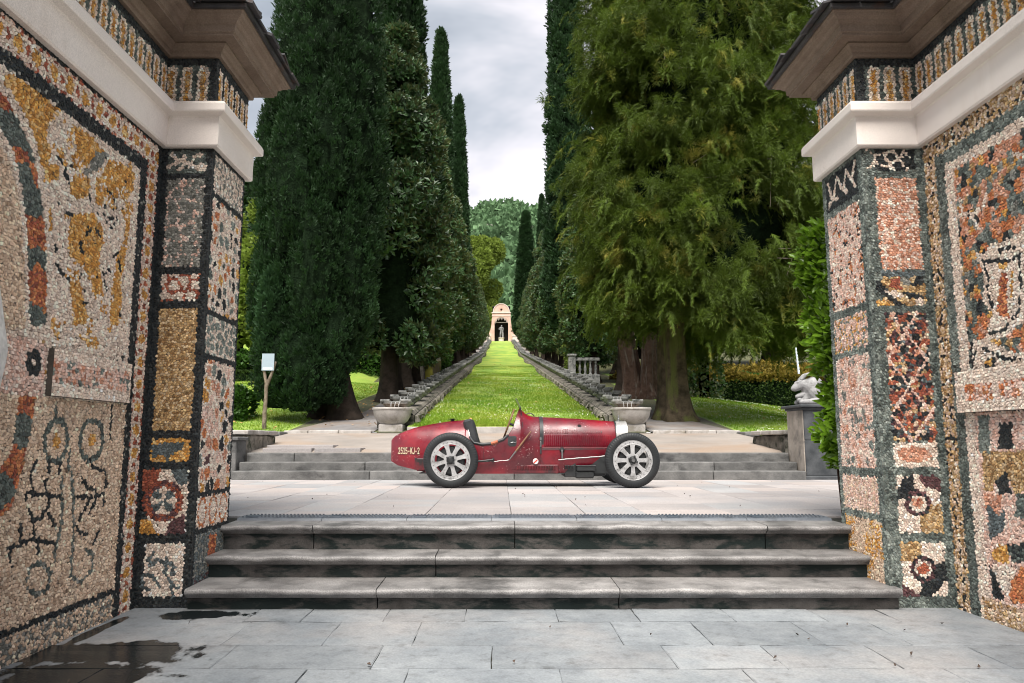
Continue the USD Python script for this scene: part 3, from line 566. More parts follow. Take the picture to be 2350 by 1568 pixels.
# ---- right pillar front: s from the corner (0) to the wall plane
def rz(c, y, x=500): return RP(c, (x, y))[0][1]
d = Design('green'); d.add(noisef(14, .55, 9, 2), 'lgreen'); PA, PB = 0.088, XWR - XR - 0.045
d.rect(PA, PB, rz(r5, 217), rz(r5, 88), 'black')
for pts in [[(335, 90), (395, 125), (395, 175), (345, 205)], [(395, 125), (450, 115), (490, 95)], [(395, 175), (470, 190), (510, 210)], [(450, 115), (480, 170), (500, 210)], [(495, 90), (545, 155), (590, 215)], [(490, 170), (540, 150), (570, 100), (610, 140)]]: d.line(RP(r5, *pts), 0.0105, 'white')
d.rect(PA, PB, rz(r5, 828), rz(r5, 262), veins(('pink', 'palepink', .8), ('white', 'pink', .8), .105, .014, 12))
d.rect(PA - .01, PB + .01, rz(r5, 868), rz(r5, 832), 'slate')
fanz0, fanz1 = rz(r5, 1045), rz(r5, 870); d.rect(PA, PB, fanz0, fanz1, 'tan')
for poly, pal in [(((400, 870), (400, 950), (520, 1040), (570, 1040), (480, 960)), 'black'), (((440, 950), (540, 960), (600, 1000), (520, 1000)), 'white'), (((500, 880), (540, 870), (560, 950), (480, 930)), 'red'), (((550, 960), (690, 980), (690, 1000), (600, 1000)), 'black'), (((610, 920), (650, 870), (690, 870), (690, 920)), 'black'), (((550, 870), (610, 870), (600, 930), (560, 920)), 'grey'), (((640, 1000), (695, 1000), (695, 1045), (640, 1045)), 'white'), (((400, 1010), (450, 1010), (500, 1045), (400, 1045)), 'ochre')]: d.poly(RP(r5, *poly), pal)
lat0, lat1 = rz(z4, 525, 720), rz(r5, 1085); d.rect(PA, PB, lat0, lat1, patches(['pink', 'red', 'black', 'tan', 'maroon', 'black', 'cream', 'slate', 'red'], .026, 55))
PITL = (PB - PA)
d.add(andf(rectf(PA, PB, lat0, lat1), lambda S, Z: (np.abs(((S - PA + (Z - lat0) * .72) / (PITL * .92)) % 1 - .5) < .038) | (np.abs(((S - PA - (Z - lat0) * .72) / (PITL * .92)) % 1 - .5) < .038)), 'palepink')
d.rect(PA, PB, rz(z4, 637, 720), rz(z4, 530, 720), 'white'); (cs3, cz3), = RP(z4, (725, 580)); d.ring(cs3, cz3, 0, .05, 'pink', 2.4)
for cy, ro, ri, (q0, q1), bg in ((790, 62, 46, (672, 920), 1), (1075, 62, 40, (957, 1192), 2)):
    d.rect(PA, PB, rz(z4, q1, 740), rz(z4, q0, 740), 'white')
    mz = rz(z4, cy, 740); cs2 = RP(z4, (738 if bg == 1 else 762, cy))[0][0]; Rr = .078
    if bg == 1:
        d.poly([(PA, rz(z4, 740, 740)), (PA + .06, rz(z4, 680, 740)), (cs2 - .02, rz(z4, 672, 740)), (cs2, mz), (cs2 - .1, rz(z4, 770, 740)), (PA, rz(z4, 775, 740))], 'black')
        d.poly([(cs2 + .02, rz(z4, 672, 740)), (PB, rz(z4, 672, 740)), (PB, rz(z4, 740, 740)), (cs2 + .06, rz(z4, 720, 740))], 'maroon'); d.rect(cs2 + .01, PB, rz(z4, q1, 740), rz(z4, 800, 740), 'tan')
    else:
        d.rect(PA, cs2, rz(z4, 1040, 740), rz(z4, 957, 740), 'tan'); d.poly([(cs2, mz), (PB, rz(z4, 1040, 740)), (PB, rz(z4, 1120, 740)), (cs2 + .04, rz(z4, 1192, 740)), (cs2 - .04, rz(z4, 1192, 740))], 'black'); d.poly([(PA, rz(z4, 1140, 740)), (cs2 - .04, rz(z4, 1192, 740)), (PA, rz(z4, 1192, 740))], 'maroon')
    d.ring(cs2, mz, 0, Rr * 1.12, ('maroon', 'black', .6)); d.ring(cs2, mz, 0, Rr * .76, 'white'); d.ring(cs2, mz, 0, Rr * .46, ('pink', 'red', .8) if bg == 1 else 'red')
clad(GR, d, 0, XWR - XR, Z0, ZB + .01, .0178, ((XR, DF, 0), (1, 0, 0), (0, 0, 1), (0, -1, 0)), 51)
# right reveal
d = Design('green'); d.add(noisef(14, .5, 9, 2), 'lgreen')
d.rect(.075, .60, 2.43, ZB - .03, 'black')
for pts in [[(.1, 2.68), (.16, 2.56), (.12, 2.5)], [(.16, 2.56), (.25, 2.66), (.3, 2.54)], [(.25, 2.5), (.35, 2.58), (.4, 2.68), (.46, 2.55)], [(.4, 2.5), (.5, 2.52), (.55, 2.66)], [(.5, 2.52), (.56, 2.48)]]: d.line(pts, .017, 'white')
d.rect(.075, .60, 1.62, 2.38, ('palepink', 'white', .7)); d.add(andf(rectf(.075, .60, 1.62, 2.38), noisef(24, .66, 9, 3)), ('black', 'orange', .45)); d.add(andf(rectf(.075, .60, 1.62, 2.38), noisef(26, 0, .29, 7)), ('slate', 'pink', .4))
d.rect(.075, .60, 1.30, 1.56, veins('palepink', ('ochre', 'lgreen', .5), .09, .016, 14))
d.rect(.075, .60, .43, 1.25, patches(['palepink', 'palepink', 'white', 'lgreen', 'grey', 'palepink', 'white', 'pink', 'palepink', 'grey'], .06, 15, 'palepink', .012))
d.rect(.075, .60, .12, .37, ('palepink', 'cream', .7)); d.rect(.06, .60, Z0, .07, ('ochre', 'cream', .5)); d.add(andf(rectf(.06, .60, Z0, .07), noisef(8, .55, 9, 5)), 'cream')
clad(GR, d, 0, DB - DF, Z0, ZB + .01, .0178, ((XR, DF, 0), (0, 1, 0), (0, 0, 1), (-1, 0, 0)), 61)
# right wall
d = Design('green'); d.add(noisef(14, .52, 9, 2), 'lgreen')
(so, zo), (sf, zf), (si, zi), (sn, zn) = RW(r6, (52, 205), (135, 285), (188, 325), (240, 352)); so = max(so, .03)
d.rect(so, 9, -9, zo, veins(('tan', 'cream', .6), ('black', 'white', .5), .095, .011, 16)); d.rect(sf, 9, -9, zf, 'green'); d.add(andf(rectf(sf, 9, -9, zf), noisef(14, .5, 9, 2)), 'lgreen')
d.rect(si, 9, -9, zi, 'white'); d.rect(sn, 9, -9, zn, patches(['ochre', 'pink', 'green', 'black', 'lgreen', 'orange', 'tan', 'ochre', 'pink', 'lgreen', 'orange', 'grey', 'green', 'pink'], .05, 17))
for pts in [[(240, 610), (330, 590), (380, 670)], [(350, 590), (400, 560), (420, 480)], [(270, 500), (290, 580)], [(560, 260), (627, 270)], [(440, 790), (600, 740), (640, 640)]]: d.line(RW(r6, *pts), .014, 'white')
d.line(RW(r6, (445, 800), (600, 745), (700, 600)), .045, 'white')
d.poly(RW(r6, (355, 810), (490, 800), (640, 740), (720, 700), (720, 1150), (627, 1190), (500, 1280), (415, 1290), (440, 1200), (450, 1130), (400, 1060), (410, 930), (380, 860)), 'white')
for pts in [[(400, 850), (550, 850), (600, 810)], [(400, 850), (430, 930), (430, 1050), (460, 1110)], [(600, 820), (612, 1000), (600, 1120), (520, 1230), (440, 1250)], [(490, 800), (580, 770)]]: d.line(RW(r6, *pts), .0095, 'black')
d.poly(RW(r6, (500, 920), (530, 900), (537, 1000), (530, 1100), (555, 1165), (500, 1150), (480, 1130), (490, 1000)), ('red', 'orange', .5)); d.poly(RW(r6, (490, 865), (540, 865), (535, 892), (485, 892)), 'ochre'); d.line(RW(r6, (562, 910), (560, 1050)), .009, 'ochre')
d.poly(RW(r6, (330, 1290), (420, 1275), (560, 1350), (720, 1360), (720, 1460), (340, 1480)), 'white')
for pts in [[(338, 1300), (340, 1440)], [(400, 1330), (450, 1350), (520, 1390), (600, 1390)], [(350, 1400), (370, 1330)]]: d.line(RW(r6, *pts), .0095, 'black')
d.poly(RW(r6, (415, 1390), (470, 1385), (470, 1440), (410, 1440)), ('black', 'ochre', .5))
zl1 = RW(r7, (300, 335))[0][1]; d.rect(sf + .02, 9, -9, zl1, 'palepink'); d.rect(sf, si, -9, zl1, 'green'); d.rect(si, si + .10, -9, zl1, 'white')
for pts, pal in [(((395, 350), (460, 350), (465, 560), (400, 560)), 'lgreen'), (((420, 560), (800, 550), (800, 780), (600, 800), (560, 670), (490, 740), (490, 790), (430, 780)), 'tan'), (((520, 400), (590, 385), (600, 550), (510, 540)), 'black'), (((495, 740), (560, 670), (590, 800), (520, 805)), 'black'), (((430, 800), (535, 810), (520, 940), (440, 890)), 'pink'), (((445, 850), (460, 1060), (540, 1030), (555, 870), (520, 940)), 'slate'),
                 (((620, 800), (800, 800), (800, 990), (610, 930)), 'green'), (((480, 1120), (570, 1100), (580, 1210), (480, 1190)), 'ochre'), (((560, 1100), (800, 1080), (800, 1200), (590, 1200)), ('green', 'black', .6)), (((470, 1220), (600, 1220), (620, 1330), (560, 1400), (500, 1300)), 'white'), (((460, 1220), (490, 1270), (550, 1420), (480, 1400)), 'black'), (((590, 1320), (640, 1230), (800, 1230), (800, 1450), (570, 1430)), 'orange')]: d.poly(RW(r7, *pts), pal)
d.rect(si + .02, 9, -9, ZF + .13, ('cream', 'tan', .6))
clad(GR, d, 0, 1.95, Z0, ZB + .01, .0190, ((XWR, DF, 0), (0, -1, 0), (0, 0, 1), (-1, 0, 0)), 71)
dd = Design('cream'); dd.rect(0, 9, 1.3, 9, patches(['ochre', 'orange', 'green'], .07, 3)); clad(GR, dd, 1.95, 3.0, Z0, ZB + .01, .05, ((XWR, DF, 0), (0, -1, 0), (0, 0, 1), (-1, 0, 0)), 73)
(a0, b0), (a1, b1) = RW(r7, (292, 100), (300, 335)); ZLA, ZLB = b1, b0
part(GR, 'ledge_core', box(XWR - .04, XWR + .02, DF - 2.0, DF - a0, ZLA, ZLB), M_mortar)
d = Design('white'); d.rect(a0 + .10, 9, ZLA + .07, ZLB - .09, patches(['pink', 'palepink', 'white', 'orange'], .05, 43, 'palepink', .012))
clad(GR, d, a0, 2.0, ZLA, ZLB, .0190, ((XWR - .041, DF, 0), (0, -1, 0), (0, 0, 1), (-1, 0, 0)), 81)
# friezes: upright flutes, arched at the top
def frieze(owner, L, frame, seed, blk, corner_at=None, ph=0):
    d = Design(blk); p = .118; z0, z1 = ZT + .022, ZFR - .03
    d.add(lambda S, Z: (np.abs(((S + ph) / p) % 1 - .5) * p < .043) & (Z > z0) & (Z < z1 - .03 - 14 * (np.abs(((S + ph) / p) % 1 - .5) * p) ** 2), 'white')
    d.add(lambda S, Z: (np.abs(((S + ph) / p) % 1 - .5) * p < .019) & (Z > z0) & (Z < z1 - .07), ('ochre', 'tan', .6))
    if blk == 'green': d.add(lambda S, Z: Z > z1 - .03, 'black')
    if corner_at: d.rect(*corner_at, -9, 9, 'black')
    clad(owner, d, 0, L, ZT, ZFR, .0185, frame, seed)
frieze(GL, XL - XWL, ((XWL, DF, 0), (1, 0, 0), (0, 0, 1), (0, -1, 0)), 101, 'green', (XL - XWL - .055, 9), ph=.03)
frieze(GL, DB - DF, ((XL, DF, 0), (0, 1, 0), (0, 0, 1), (1, 0, 0)), 103, 'black', (-1, .03))
frieze(GL, 1.95, ((XWL, DF, 0), (0, -1, 0), (0, 0, 1), (1, 0, 0)), 105, 'green')
frieze(GR, XWR - XR, ((XR, DF, 0), (1, 0, 0), (0, 0, 1), (0, -1, 0)), 107, 'green', (-1, .06), ph=.05)
frieze(GR, DB - DF, ((XR, DF, 0), (0, 1, 0), (0, 0, 1), (-1, 0, 0)), 109, 'green', (-1, .03))
frieze(GR, 1.95, ((XWR, DF, 0), (0, -1, 0), (0, 0, 1), (-1, 0, 0)), 111, 'green')
flush(GL); flush(GR)
# ---------------------------------------------------------------- upper steps, terrace, lawns, avenue
M_gran = stone('grey_granite', (0.075, 0.075, 0.074), (0.155, 0.152, 0.147), (0.04, 0.04, 0.04), grain=.5, scale=4, fine=150, bump=0.7, rough=0.75, per=0.16, spots={'scale': 2.2, 'lo': 0.53, 'hi': 0.7, 'stretch': (1, 1, 2)})
M_tread = M_gran
M_bowl = stone('bowl_granite', (0.27, 0.255, 0.24), (0.40, 0.375, 0.35), (0.16, 0.14, 0.11), scale=5, fine=110, bump=0.6, rough=0.8, per=0.05, spots={'scale': 3, 'lo': 0.52, 'hi': 0.68})
M_rub_st = stone('rubble_stone', (0.09, 0.082, 0.07), (0.26, 0.235, 0.20), (0.035, 0.04, 0.025), scale=6, fine=70, bump=0.8, rough=0.9, per=0.45, spots={'scale': 4, 'lo': 0.5, 'hi': 0.62})
M_basin = stone('basin_stone', (0.13, 0.135, 0.13), (0.27, 0.27, 0.26), (0.03, 0.035, 0.033), scale=7, fine=90, bump=0.7, rough=0.7, per=0.22, spots={'scale': 5, 'lo': 0.5, 'hi': 0.64})
M_water = mat('algae_water', {'g': ('geometry', {}), 'n': ('noise_texture', {'scale': 14.0, 'detail': 3.0}), 'r': ('rgb_ramp', {'ramp': [(0.35, (0.10, 0.045, 0.012)), (0.65, (0.30, 0.15, 0.05))]}),
    'n2': ('noise_texture', {'scale': 40.0, 'detail': 2.0}), 'b': ('bump', {'strength': 0.3, 'distance': 0.01}), 'p': ('principled_bsdf', {'roughness': 0.08, 'specular_ior_level': 0.6})},
    [('g.position', 'n.vector'), ('g.position', 'n2.vector'), ('n2.fac', 'b.height'), ('b.normal', 'p.normal'), ('n.fac', 'r.fac'), ('r.color', 'p.base_color')], surface='p.BSDF')
M_gravel = stone('gravel', (0.21, 0.19, 0.172), (0.29, 0.258, 0.232), (0.27, 0.20, 0.148), scale=1.1, fine=190, bump=0.9, rough=0.95, per=0.0, spots={'scale': 0.45, 'lo': 0.45, 'hi': 0.7}, dist=0.006, spec=0.15)
M_path = stone('path_gravel', (0.13, 0.125, 0.125), (0.23, 0.22, 0.215), (0.17, 0.13, 0.10), scale=1.1, fine=190, bump=0.9, rough=0.95, per=0.0, spots={'scale': 0.6, 'lo': 0.45, 'hi': 0.65}, dist=0.006, spec=0.15)
def grass(name, a, b, c, dead):
    return mat(name, {'g': ('geometry', {}), 'n1': ('noise_texture', {'scale': 0.55, 'detail': 5.0, 'roughness': 0.6}), 'n2': ('noise_texture', {'scale': 42.0, 'detail': 4.0, 'roughness': 0.7}), 'n3': ('noise_texture', {'scale': 2.3, 'detail': 5.0, 'roughness': 0.65, 'distortion': 0.6}),
        'r1': ('rgb_ramp', {'ramp': [(0.34, a), (0.52, b), (0.68, c)]}), 'r3': ('rgb_ramp', {'ramp': [(0.60, (0, 0, 0)), (0.74, (0.75, 0.75, 0.75))]}), 'x': ('mix', {'color2': dead}),
        'm': ('map_range', {'from_min': 0.25, 'from_max': 0.75, 'to_min': 0.45, 'to_max': 1.5}), 'cc': ('combine_xyz', {}), 'h': ('mix', {'mix_type': 'multiply', 'fac': 1.0}),
        'b': ('bump', {'strength': 0.9, 'distance': 0.03}), 'p': ('principled_bsdf', {'roughness': 0.9, 'specular_ior_level': 0.15, 'sheen_weight': 0.15})},
        [('g.position', 'n1.vector'), ('g.position', 'n2.vector'), ('g.position', 'n3.vector'), ('n1.fac', 'r1.fac'), ('n3.fac', 'r3.fac'), ('r1.color', 'x.color1'), ('r3.color', 'x.fac'), ('n2.fac', 'm.value'),
         ('m.result', 'cc.x'), ('m.result', 'cc.y'), ('m.result', 'cc.z'), ('x.color', 'h.color1'), ('cc.vector', 'h.color2'), ('h.color', 'p.base_color'), ('n2.fac', 'b.height'), ('b.normal', 'p.normal')], surface='p.BSDF')
M_lawn = grass('lawn_grass', (0.15, 0.26, 0.03), (0.22, 0.33, 0.04), (0.30, 0.37, 0.055), (0.25, 0.21, 0.07))
M_ave = grass('avenue_grass', (0.13, 0.25, 0.035), (0.24, 0.34, 0.045), (0.34, 0.38, 0.06), (0.30, 0.24, 0.08))
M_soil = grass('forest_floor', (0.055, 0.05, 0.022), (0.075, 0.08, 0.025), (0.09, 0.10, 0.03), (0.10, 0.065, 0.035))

def avez(D): D = np.asarray(D, float); return 0.93 + 0.1326 * (np.minimum(D, 96) - 17.2) + 0.158 * np.maximum(D - 96, 0)
def groundz(X, D):
    X, D = np.asarray(X, float), np.asarray(D, float)
    base = np.where(D < 17, 0.80 - 0.055 * (17 - D), 0.80 + 0.1326 * (np.minimum(D, 96) - 17) + 0.158 * np.maximum(np.minimum(D, 182) - 96, 0))
    left = np.maximum(-X - 5.5, 0); right = np.maximum(X - 7, 0)
    base = base + np.where(X < -5.5, 0.22 * np.clip(D - 36, 0, 11) * np.clip(left / 2, 0, 1), 0)
    base = base - 0.14 * np.minimum(right, 8) * np.clip((D - 14) / 10, 0, 1) + np.clip((D - 32) * 0.06, 0, 1.2) * np.clip(right / 3, 0, 1)
    base = base + 0.05 * np.minimum(left, 4) * np.clip((D - 14) / 6, 0, 1)
    return base + (meshkit.fbm(np.stack([X * .35, D * .35, X * 0], -1), 3, 4) - 0.5) * 0.16 * np.clip((np.abs(X) - 5.2) / 1.5, 0, 1)

us = group_struct('upper_steps', 'three grey granite steps behind the racing car')
uz = [0.137, 0.27, 0.415]; uy = [11.95, 12.29, 12.63]
cuts = [[-4.55, float(at(1310, 1090, 11.9)[0]) - 4.2, float(at(1180, 1090, 11.9)[0]), float(at(1640, 1090, 11.9)[0]), 4.6], [-4.55, float(at((640 + .2997 * 1280) / 1.2255, 1065, 12.2)[0]), 1.2, float(at(1770, 1065, 12.2)[0]) - 0.9, 4.6], [-4.55, float(at((640 + .2997 * 605) / 1.2255, 1045, 12.5)[0]), -0.4, 2.1, 4.6]]
cuts[0][1] = float(at((640 + .2997 * 1325) / 1.2255, 1090, 11.9)[0])
cuts[0] = sorted(cuts[0])
for k in range(3):
    for a, b in zip(cuts[k][:-1], cuts[k][1:]):
        m = box(a + .004, b - .004, uy[k], uy[k] + .40, (uz[k - 1] if k else 0) - .05, uz[k], .012); m = m.subdivide().subdivide(); m = roughen(m, .006, 7, k)
        part(us, 'step_stone', m, M_gran, smooth=50)
part(us, 'step_core', box(-4.5, 4.5, 12.3, 13.0, -.3, .10), M_joint)
P = np.zeros((24, 30, 3)); P[:, :, 0] = np.linspace(-5.2, 5.2, 24)[:, None]; P[:, :, 1] = np.linspace(12.98, 17.15, 30)[None]; P[:, :, 2] = .411 + .085 * (P[:, :, 1] - 12.65) + (meshkit.fbm(P * .9, 3, 2) - .5) * .03
P[:, 0, 2] = .411
struct('gravel_terrace', grid_mesh(P), M_gravel, 'pale gravel terrace between the upper steps and the avenue')
pv_ = group_struct('terrace_paving', 'flush paving slabs on the left end of the gravel terrace')
for k, (a, b, c, d_) in enumerate([(-4.4, -3.55, 13.0, 13.55), (-4.5, -3.3, 13.56, 14.1), (-3.5, -2.7, 13.0, 13.55)]): part(pv_, 'paving_slab', box(a, b, c + .006, d_, .3, .411 + .085 * (c - 12.65) + .05, .004), M_plaza)

# one sheet of open ground with the terrace and plaza left out
xs = np.unique(np.concatenate([np.linspace(-110, -20, 30), np.linspace(-20, 20, 161), np.linspace(20, 110, 30), [-5.2, 5.2]])); dsr = np.unique(np.concatenate([np.linspace(12.6, 17, 12), np.linspace(17, 60, 110), np.linspace(60, 200, 80)]))
X, D = np.meshgrid(xs, dsr, indexing='ij'); Z = groundz(X, D); g = grid_mesh(np.stack([X, D, Z], -1)); c = g.triangles_center
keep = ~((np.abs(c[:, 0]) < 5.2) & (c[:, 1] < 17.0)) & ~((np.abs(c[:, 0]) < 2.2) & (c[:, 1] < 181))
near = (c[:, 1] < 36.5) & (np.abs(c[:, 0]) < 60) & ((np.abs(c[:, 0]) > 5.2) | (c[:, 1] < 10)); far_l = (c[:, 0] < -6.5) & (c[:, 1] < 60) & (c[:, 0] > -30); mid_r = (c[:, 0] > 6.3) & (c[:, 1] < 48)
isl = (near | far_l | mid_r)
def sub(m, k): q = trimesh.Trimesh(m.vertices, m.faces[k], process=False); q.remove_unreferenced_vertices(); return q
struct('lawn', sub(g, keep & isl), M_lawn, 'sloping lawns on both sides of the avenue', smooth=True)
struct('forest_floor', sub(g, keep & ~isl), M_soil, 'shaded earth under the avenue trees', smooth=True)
struct('ground', cat([box(-400, 400, -400, 5.0, -1.2, ZF - .2), box(-400, -4.7, 5.0, 12.6, -1.2, -.1), box(4.7, 400, 5.0, 12.6, -1.2, -.1)]), M_soil, 'ground around the gate')
P = np.zeros((26, 220, 3)); P[:, :, 0] = np.linspace(-2.42, 2.42, 26)[:, None]; dd_ = 17.2 + 164 * np.linspace(0, 1, 220) ** 1.6; P[:, :, 1] = dd_[None]; P[:, :, 2] = avez(P[:, :, 1]) + (meshkit.fbm(P * .7, 3, 9) - .5) * .10 * np.clip((P[:, :, 1] - 17.2), 0, 1)
for ds, h in ((52, .35), (78, .4), (108, .5), (140, .6)): P[:, :, 2] += h * (1 / (1 + np.exp(-(P[:, :, 1] - ds) * 1.1)) - np.clip((P[:, :, 1] - ds + 16) / 32, 0, 1))
struct('avenue_lawn', grid_mesh(P), M_ave, 'long grass ramp climbing between the two water chains', smooth=True)
for s, nm in ((-1, 'left'), (1, 'right')):
    n = 60; P = np.zeros((8, n, 3)); D_ = 17.0 + 160 * np.linspace(0, 1, n) ** 1.7
    a = 3.15; b = np.where(D_ < 21, 5.15 - (D_ - 17) * .22, 4.25 - .0 * D_); w = np.linspace(0, 1, 8)
    P[:, :, 0] = s * (a + (b[None] - a) * w[:, None]); P[:, :, 1] = D_[None]; P[:, :, 2] = groundz(P[:, :, 0], P[:, :, 1]) + .02
    gm = grid_mesh(P); 
    if s < 0: gm.invert()
    struct('gravel_path', gm, M_path, 'dark gravel path climbing on the %s side of the water chains' % nm)
# grass tufts: where the lawns are near enough for blades to show
M_blade = mat('grass_blade', {'g': ('geometry', {}), 'n': ('noise_texture', {'scale': 0.6, 'detail': 4.0}), 'r': ('rgb_ramp', {'ramp': [(0.35, (0.14, 0.28, 0.03)), (0.55, (0.24, 0.36, 0.045)), (0.7, (0.34, 0.40, 0.065))]}),
    'm': ('map_range', {'to_min': 0.8, 'to_max': 1.25}), 'cc': ('combine_xyz', {}), 'h': ('mix', {'mix_type': 'multiply', 'fac': 1.0}), 'd': ('diffuse_bsdf', {}), 't': ('translucent_bsdf', {}), 'x': ('mix_closure', {'fac': 0.35})},
    [('g.position', 'n.vector'), ('n.fac', 'r.fac'), ('g.random_per_island', 'm.value'), ('m.result', 'cc.x'), ('m.result', 'cc.y'), ('m.result', 'cc.z'), ('r.color', 'h.color1'), ('cc.vector', 'h.color2'), ('h.color', 'd.color'), ('h.color', 't.color'), ('d.BSDF', 'x.closure1'), ('t.BSDF', 'x.closure2')], surface='x.closure')
M_daisy = plain('daisy_white', (0.75, 0.73, 0.68), rough=0.8)
def blades(pts, h, w, seed):
    r = np.random.default_rng(seed); n = len(pts); a = r.uniform(0, 2 * np.pi, n); hh = h * r.uniform(.5, 1.4, n); lean = r.normal(0, .35, (n, 2)) * hh[:, None]
    dx = np.stack([np.cos(a), np.sin(a), 0 * a], 1) * (w * r.uniform(.6, 1.3, n))[:, None]
    V = np.stack([pts - dx, pts + dx, pts + np.c_[lean, hh]], 1).reshape(-1, 3); return trimesh.Trimesh(V, np.arange(3 * n).reshape(-1, 3), process=False)
rg = np.random.default_rng(77)
def scatter(n, x0, x1, d0, d1, zf, power=1.0): X = rg.uniform(x0, x1, n); D = d0 + (d1 - d0) * rg.uniform(0, 1, n) ** power; return np.stack([X, D, zf(X, D)], 1)
def avz(X, D):
    z = avez(D) + (meshkit.fbm(np.stack([X, D, avez(D) * 0], -1) * .7, 3, 9) - .5) * 0
    for ds, h in ((52, .35), (78, .4), (108, .5), (140, .6)): z = z + h * (1 / (1 + np.exp(-(D - ds) * 1.1)) - np.clip((D - ds + 16) / 32, 0, 1))
    return z
bl = [scatter(60000, -2.3, 2.3, 17.25, 55, avz, 1.7)]
solo('grass', blades(bl[0], .055, .011, 1), M_blade, 'short green grass blades on the avenue ramp', 'grass', kind='stuff')
lw = np.vstack([scatter(55000, -14, -5.25, 13.2, 36, groundz, 1.3), scatter(45000, 5.25, 13, 13.2, 30, groundz, 1.3)])
solo('grass', blades(lw, .05, .011, 2), M_blade, 'short green grass blades on the side lawns', 'grass', kind='stuff')
def daisies(p, r, seed):
    q = np.random.default_rng(seed); n = len(p); a = np.arange(5) * 2 * np.pi / 5; rr = r * q.uniform(.6, 1.4, n); tl = q.normal(0, .3, (n, 2))
    V = np.stack([np.stack([np.cos(t) * rr, np.sin(t) * rr, .055 + tl[:, 0] * np.cos(t) * rr + tl[:, 1] * np.sin(t) * rr + q.uniform(0, .02, n)], 1) for t in a], 1) + p[:, None]
    i = np.arange(n)[:, None] * 5; F = np.concatenate([i + [0, 1, 2], i + [0, 2, 3], i + [0, 3, 4]]); return trimesh.Trimesh(V.reshape(-1, 3), F, process=False)
k = scatter(1900, -2.2, 2.2, 17.4, 48, avz, 1.3); k = k[meshkit.fbm(k * .8, 3, 3) > .47]
solo('daisy_scatter', daisies(k, .011, 3), M_daisy, 'small white daisies dotted over the avenue grass', 'daisies', kind='stuff')
k = scatter(2200, 5.4, 12, 15, 29, groundz, 1); k = k[meshkit.fbm(k * .7, 3, 5) > .45]
solo('daisy_scatter', daisies(k, .012, 4), M_daisy, 'small white daisies dotted over the right lawn', 'daisies', kind='stuff')
M_leafl = plain('fallen_leaf_ochre', (0.36, 0.20, 0.07), rough=0.7, vary=.4, scale=4)
k = np.vstack([scatter(240, -13, -5.4, 17, 35, groundz), scatter(120, -2.2, 2.2, 18, 60, avz), scatter(200, -5, -3.2, 18, 34, groundz), scatter(70, 5.4, 12, 15, 29, groundz)])
solo('leaf_litter', daisies(k, .032, 6), M_leafl, 'fallen ochre leaves scattered over the lawns', 'leaves', kind='stuff')

# stone step at the foot of the avenue, kerbs
for s in (0,):
    fs = group_struct('avenue_step', 'grey stone step where the avenue grass begins between the bowls')
    for a, b in ((-2.4, -.9), (-.9, .75), (.75, 2.4)): part(fs, 'step_stone', roughen(box(a + .003, b - .003, 16.98, 17.24, .6, .925, .012).subdivide().subdivide(), .008, 6, 3), M_bowl, smooth=50)
kl = group_struct('kerb', 'stone kerb along the left edge of the gravel terrace'); kr = group_struct('kerb', 'stone kerb along the right edge of the gravel terrace')
for own, s in ((kl, -1), (kr, 1)):
    x = 3.2
    for k, w in enumerate((.75, .7, .55)):
        part(own, 'kerb_stone', roughen(box(min(s * x, s * (x + w)) + .006, max(s * x, s * (x + w)) - .006, 16.97, 17.13, .6, .845 + .01 * (k % 2), .015).subdivide().subdivide(), .012, 5, k), M_bowl, smooth=50); x += w
    y = 14.5
    for k in range(4):
        part(own, 'kerb_stone', roughen(box(min(s * 5.1, s * 5.28), max(s * 5.1, s * 5.28), y + .006, y + .61, .45, .66 + .05 * k, .02).subdivide().subdivide(), .02, 5, 9 + k), M_gran, smooth=50); y += .62
# ---------------------------------------------------------------- bowls and water chains
def make_bowl(label, s):
    t = thing('stone_bowl', label, 'stone bowl', (s * 2.80, 17.45, .78), group='fountain bowls at the foot of the water chains')
    pr = [(0.0, .20), (.20, .20), (.27, .215), (.36, .29), (.42, .40), (.445, .50), (.452, .545), (.470, .55), (.472, .585), (.462, .598), (.425, .598), (.41, .58), (.40, .52), (.30, .36), (0, .33)]
    part(t, 'bowl', revolve(pr, 48), M_bowl, smooth=35)
    part(t, 'pedestal', roughen(box(-.28, .28, -.28, .28, -.10, .205, .02).subdivide().subdivide(), .008, 7, 2), M_bowl, smooth=50)
    part(t, 'water', revolve([(0, .545), (.406, .545)], 32), M_water); return t
make_bowl('round granite fountain bowl behind the tail of the red car', -1); make_bowl('round granite fountain bowl behind the bonnet of the red car', 1)
def basin_mesh(seed):
    r = np.random.default_rng(seed)
    def ring(w, d, z, cut): return np.array([[-w + cut, -d, z], [w - cut, -d, z], [w, -d + cut, z], [w, d - cut, z], [w - cut, d, z], [-w + cut, d, z], [-w, d - cut, z], [-w, -d + cut, z]])
    rings = [ring(.17, .13, -.26, .04), ring(.20, .16, -.20, .05), ring(.29, .24, -.11, .07), ring(.32, .27, -.065, .08), ring(.365, .31, -.055, .09), ring(.375, .32, -.01, .09), ring(.365, .31, 0, .09), ring(.31, .25, 0, .08), ring(.28, .22, -.04, .07)]
    # the front lip is worn down where the water pours over
    V = np.array(rings); lip = V.copy()
    n = 8; F = []
    for i in range(len(rings) - 1):
        for k in range(n): p, q = i * n + k, i * n + (k + 1) % n; F += [[p, q, q + n], [p, q + n, p + n]]
    m = trimesh.Trimesh(V.reshape(-1, 3), F, process=False)
    # notch: left and right shoulders stand up, the middle lies lower
    sh = cat([box(-.37, -.14, -.325, -.17, -.012, .045, .012), box(.12, .37, -.325, -.17, -.012, .05, .012)])
    return roughen(cat([m, sh]), .008, 8, seed)
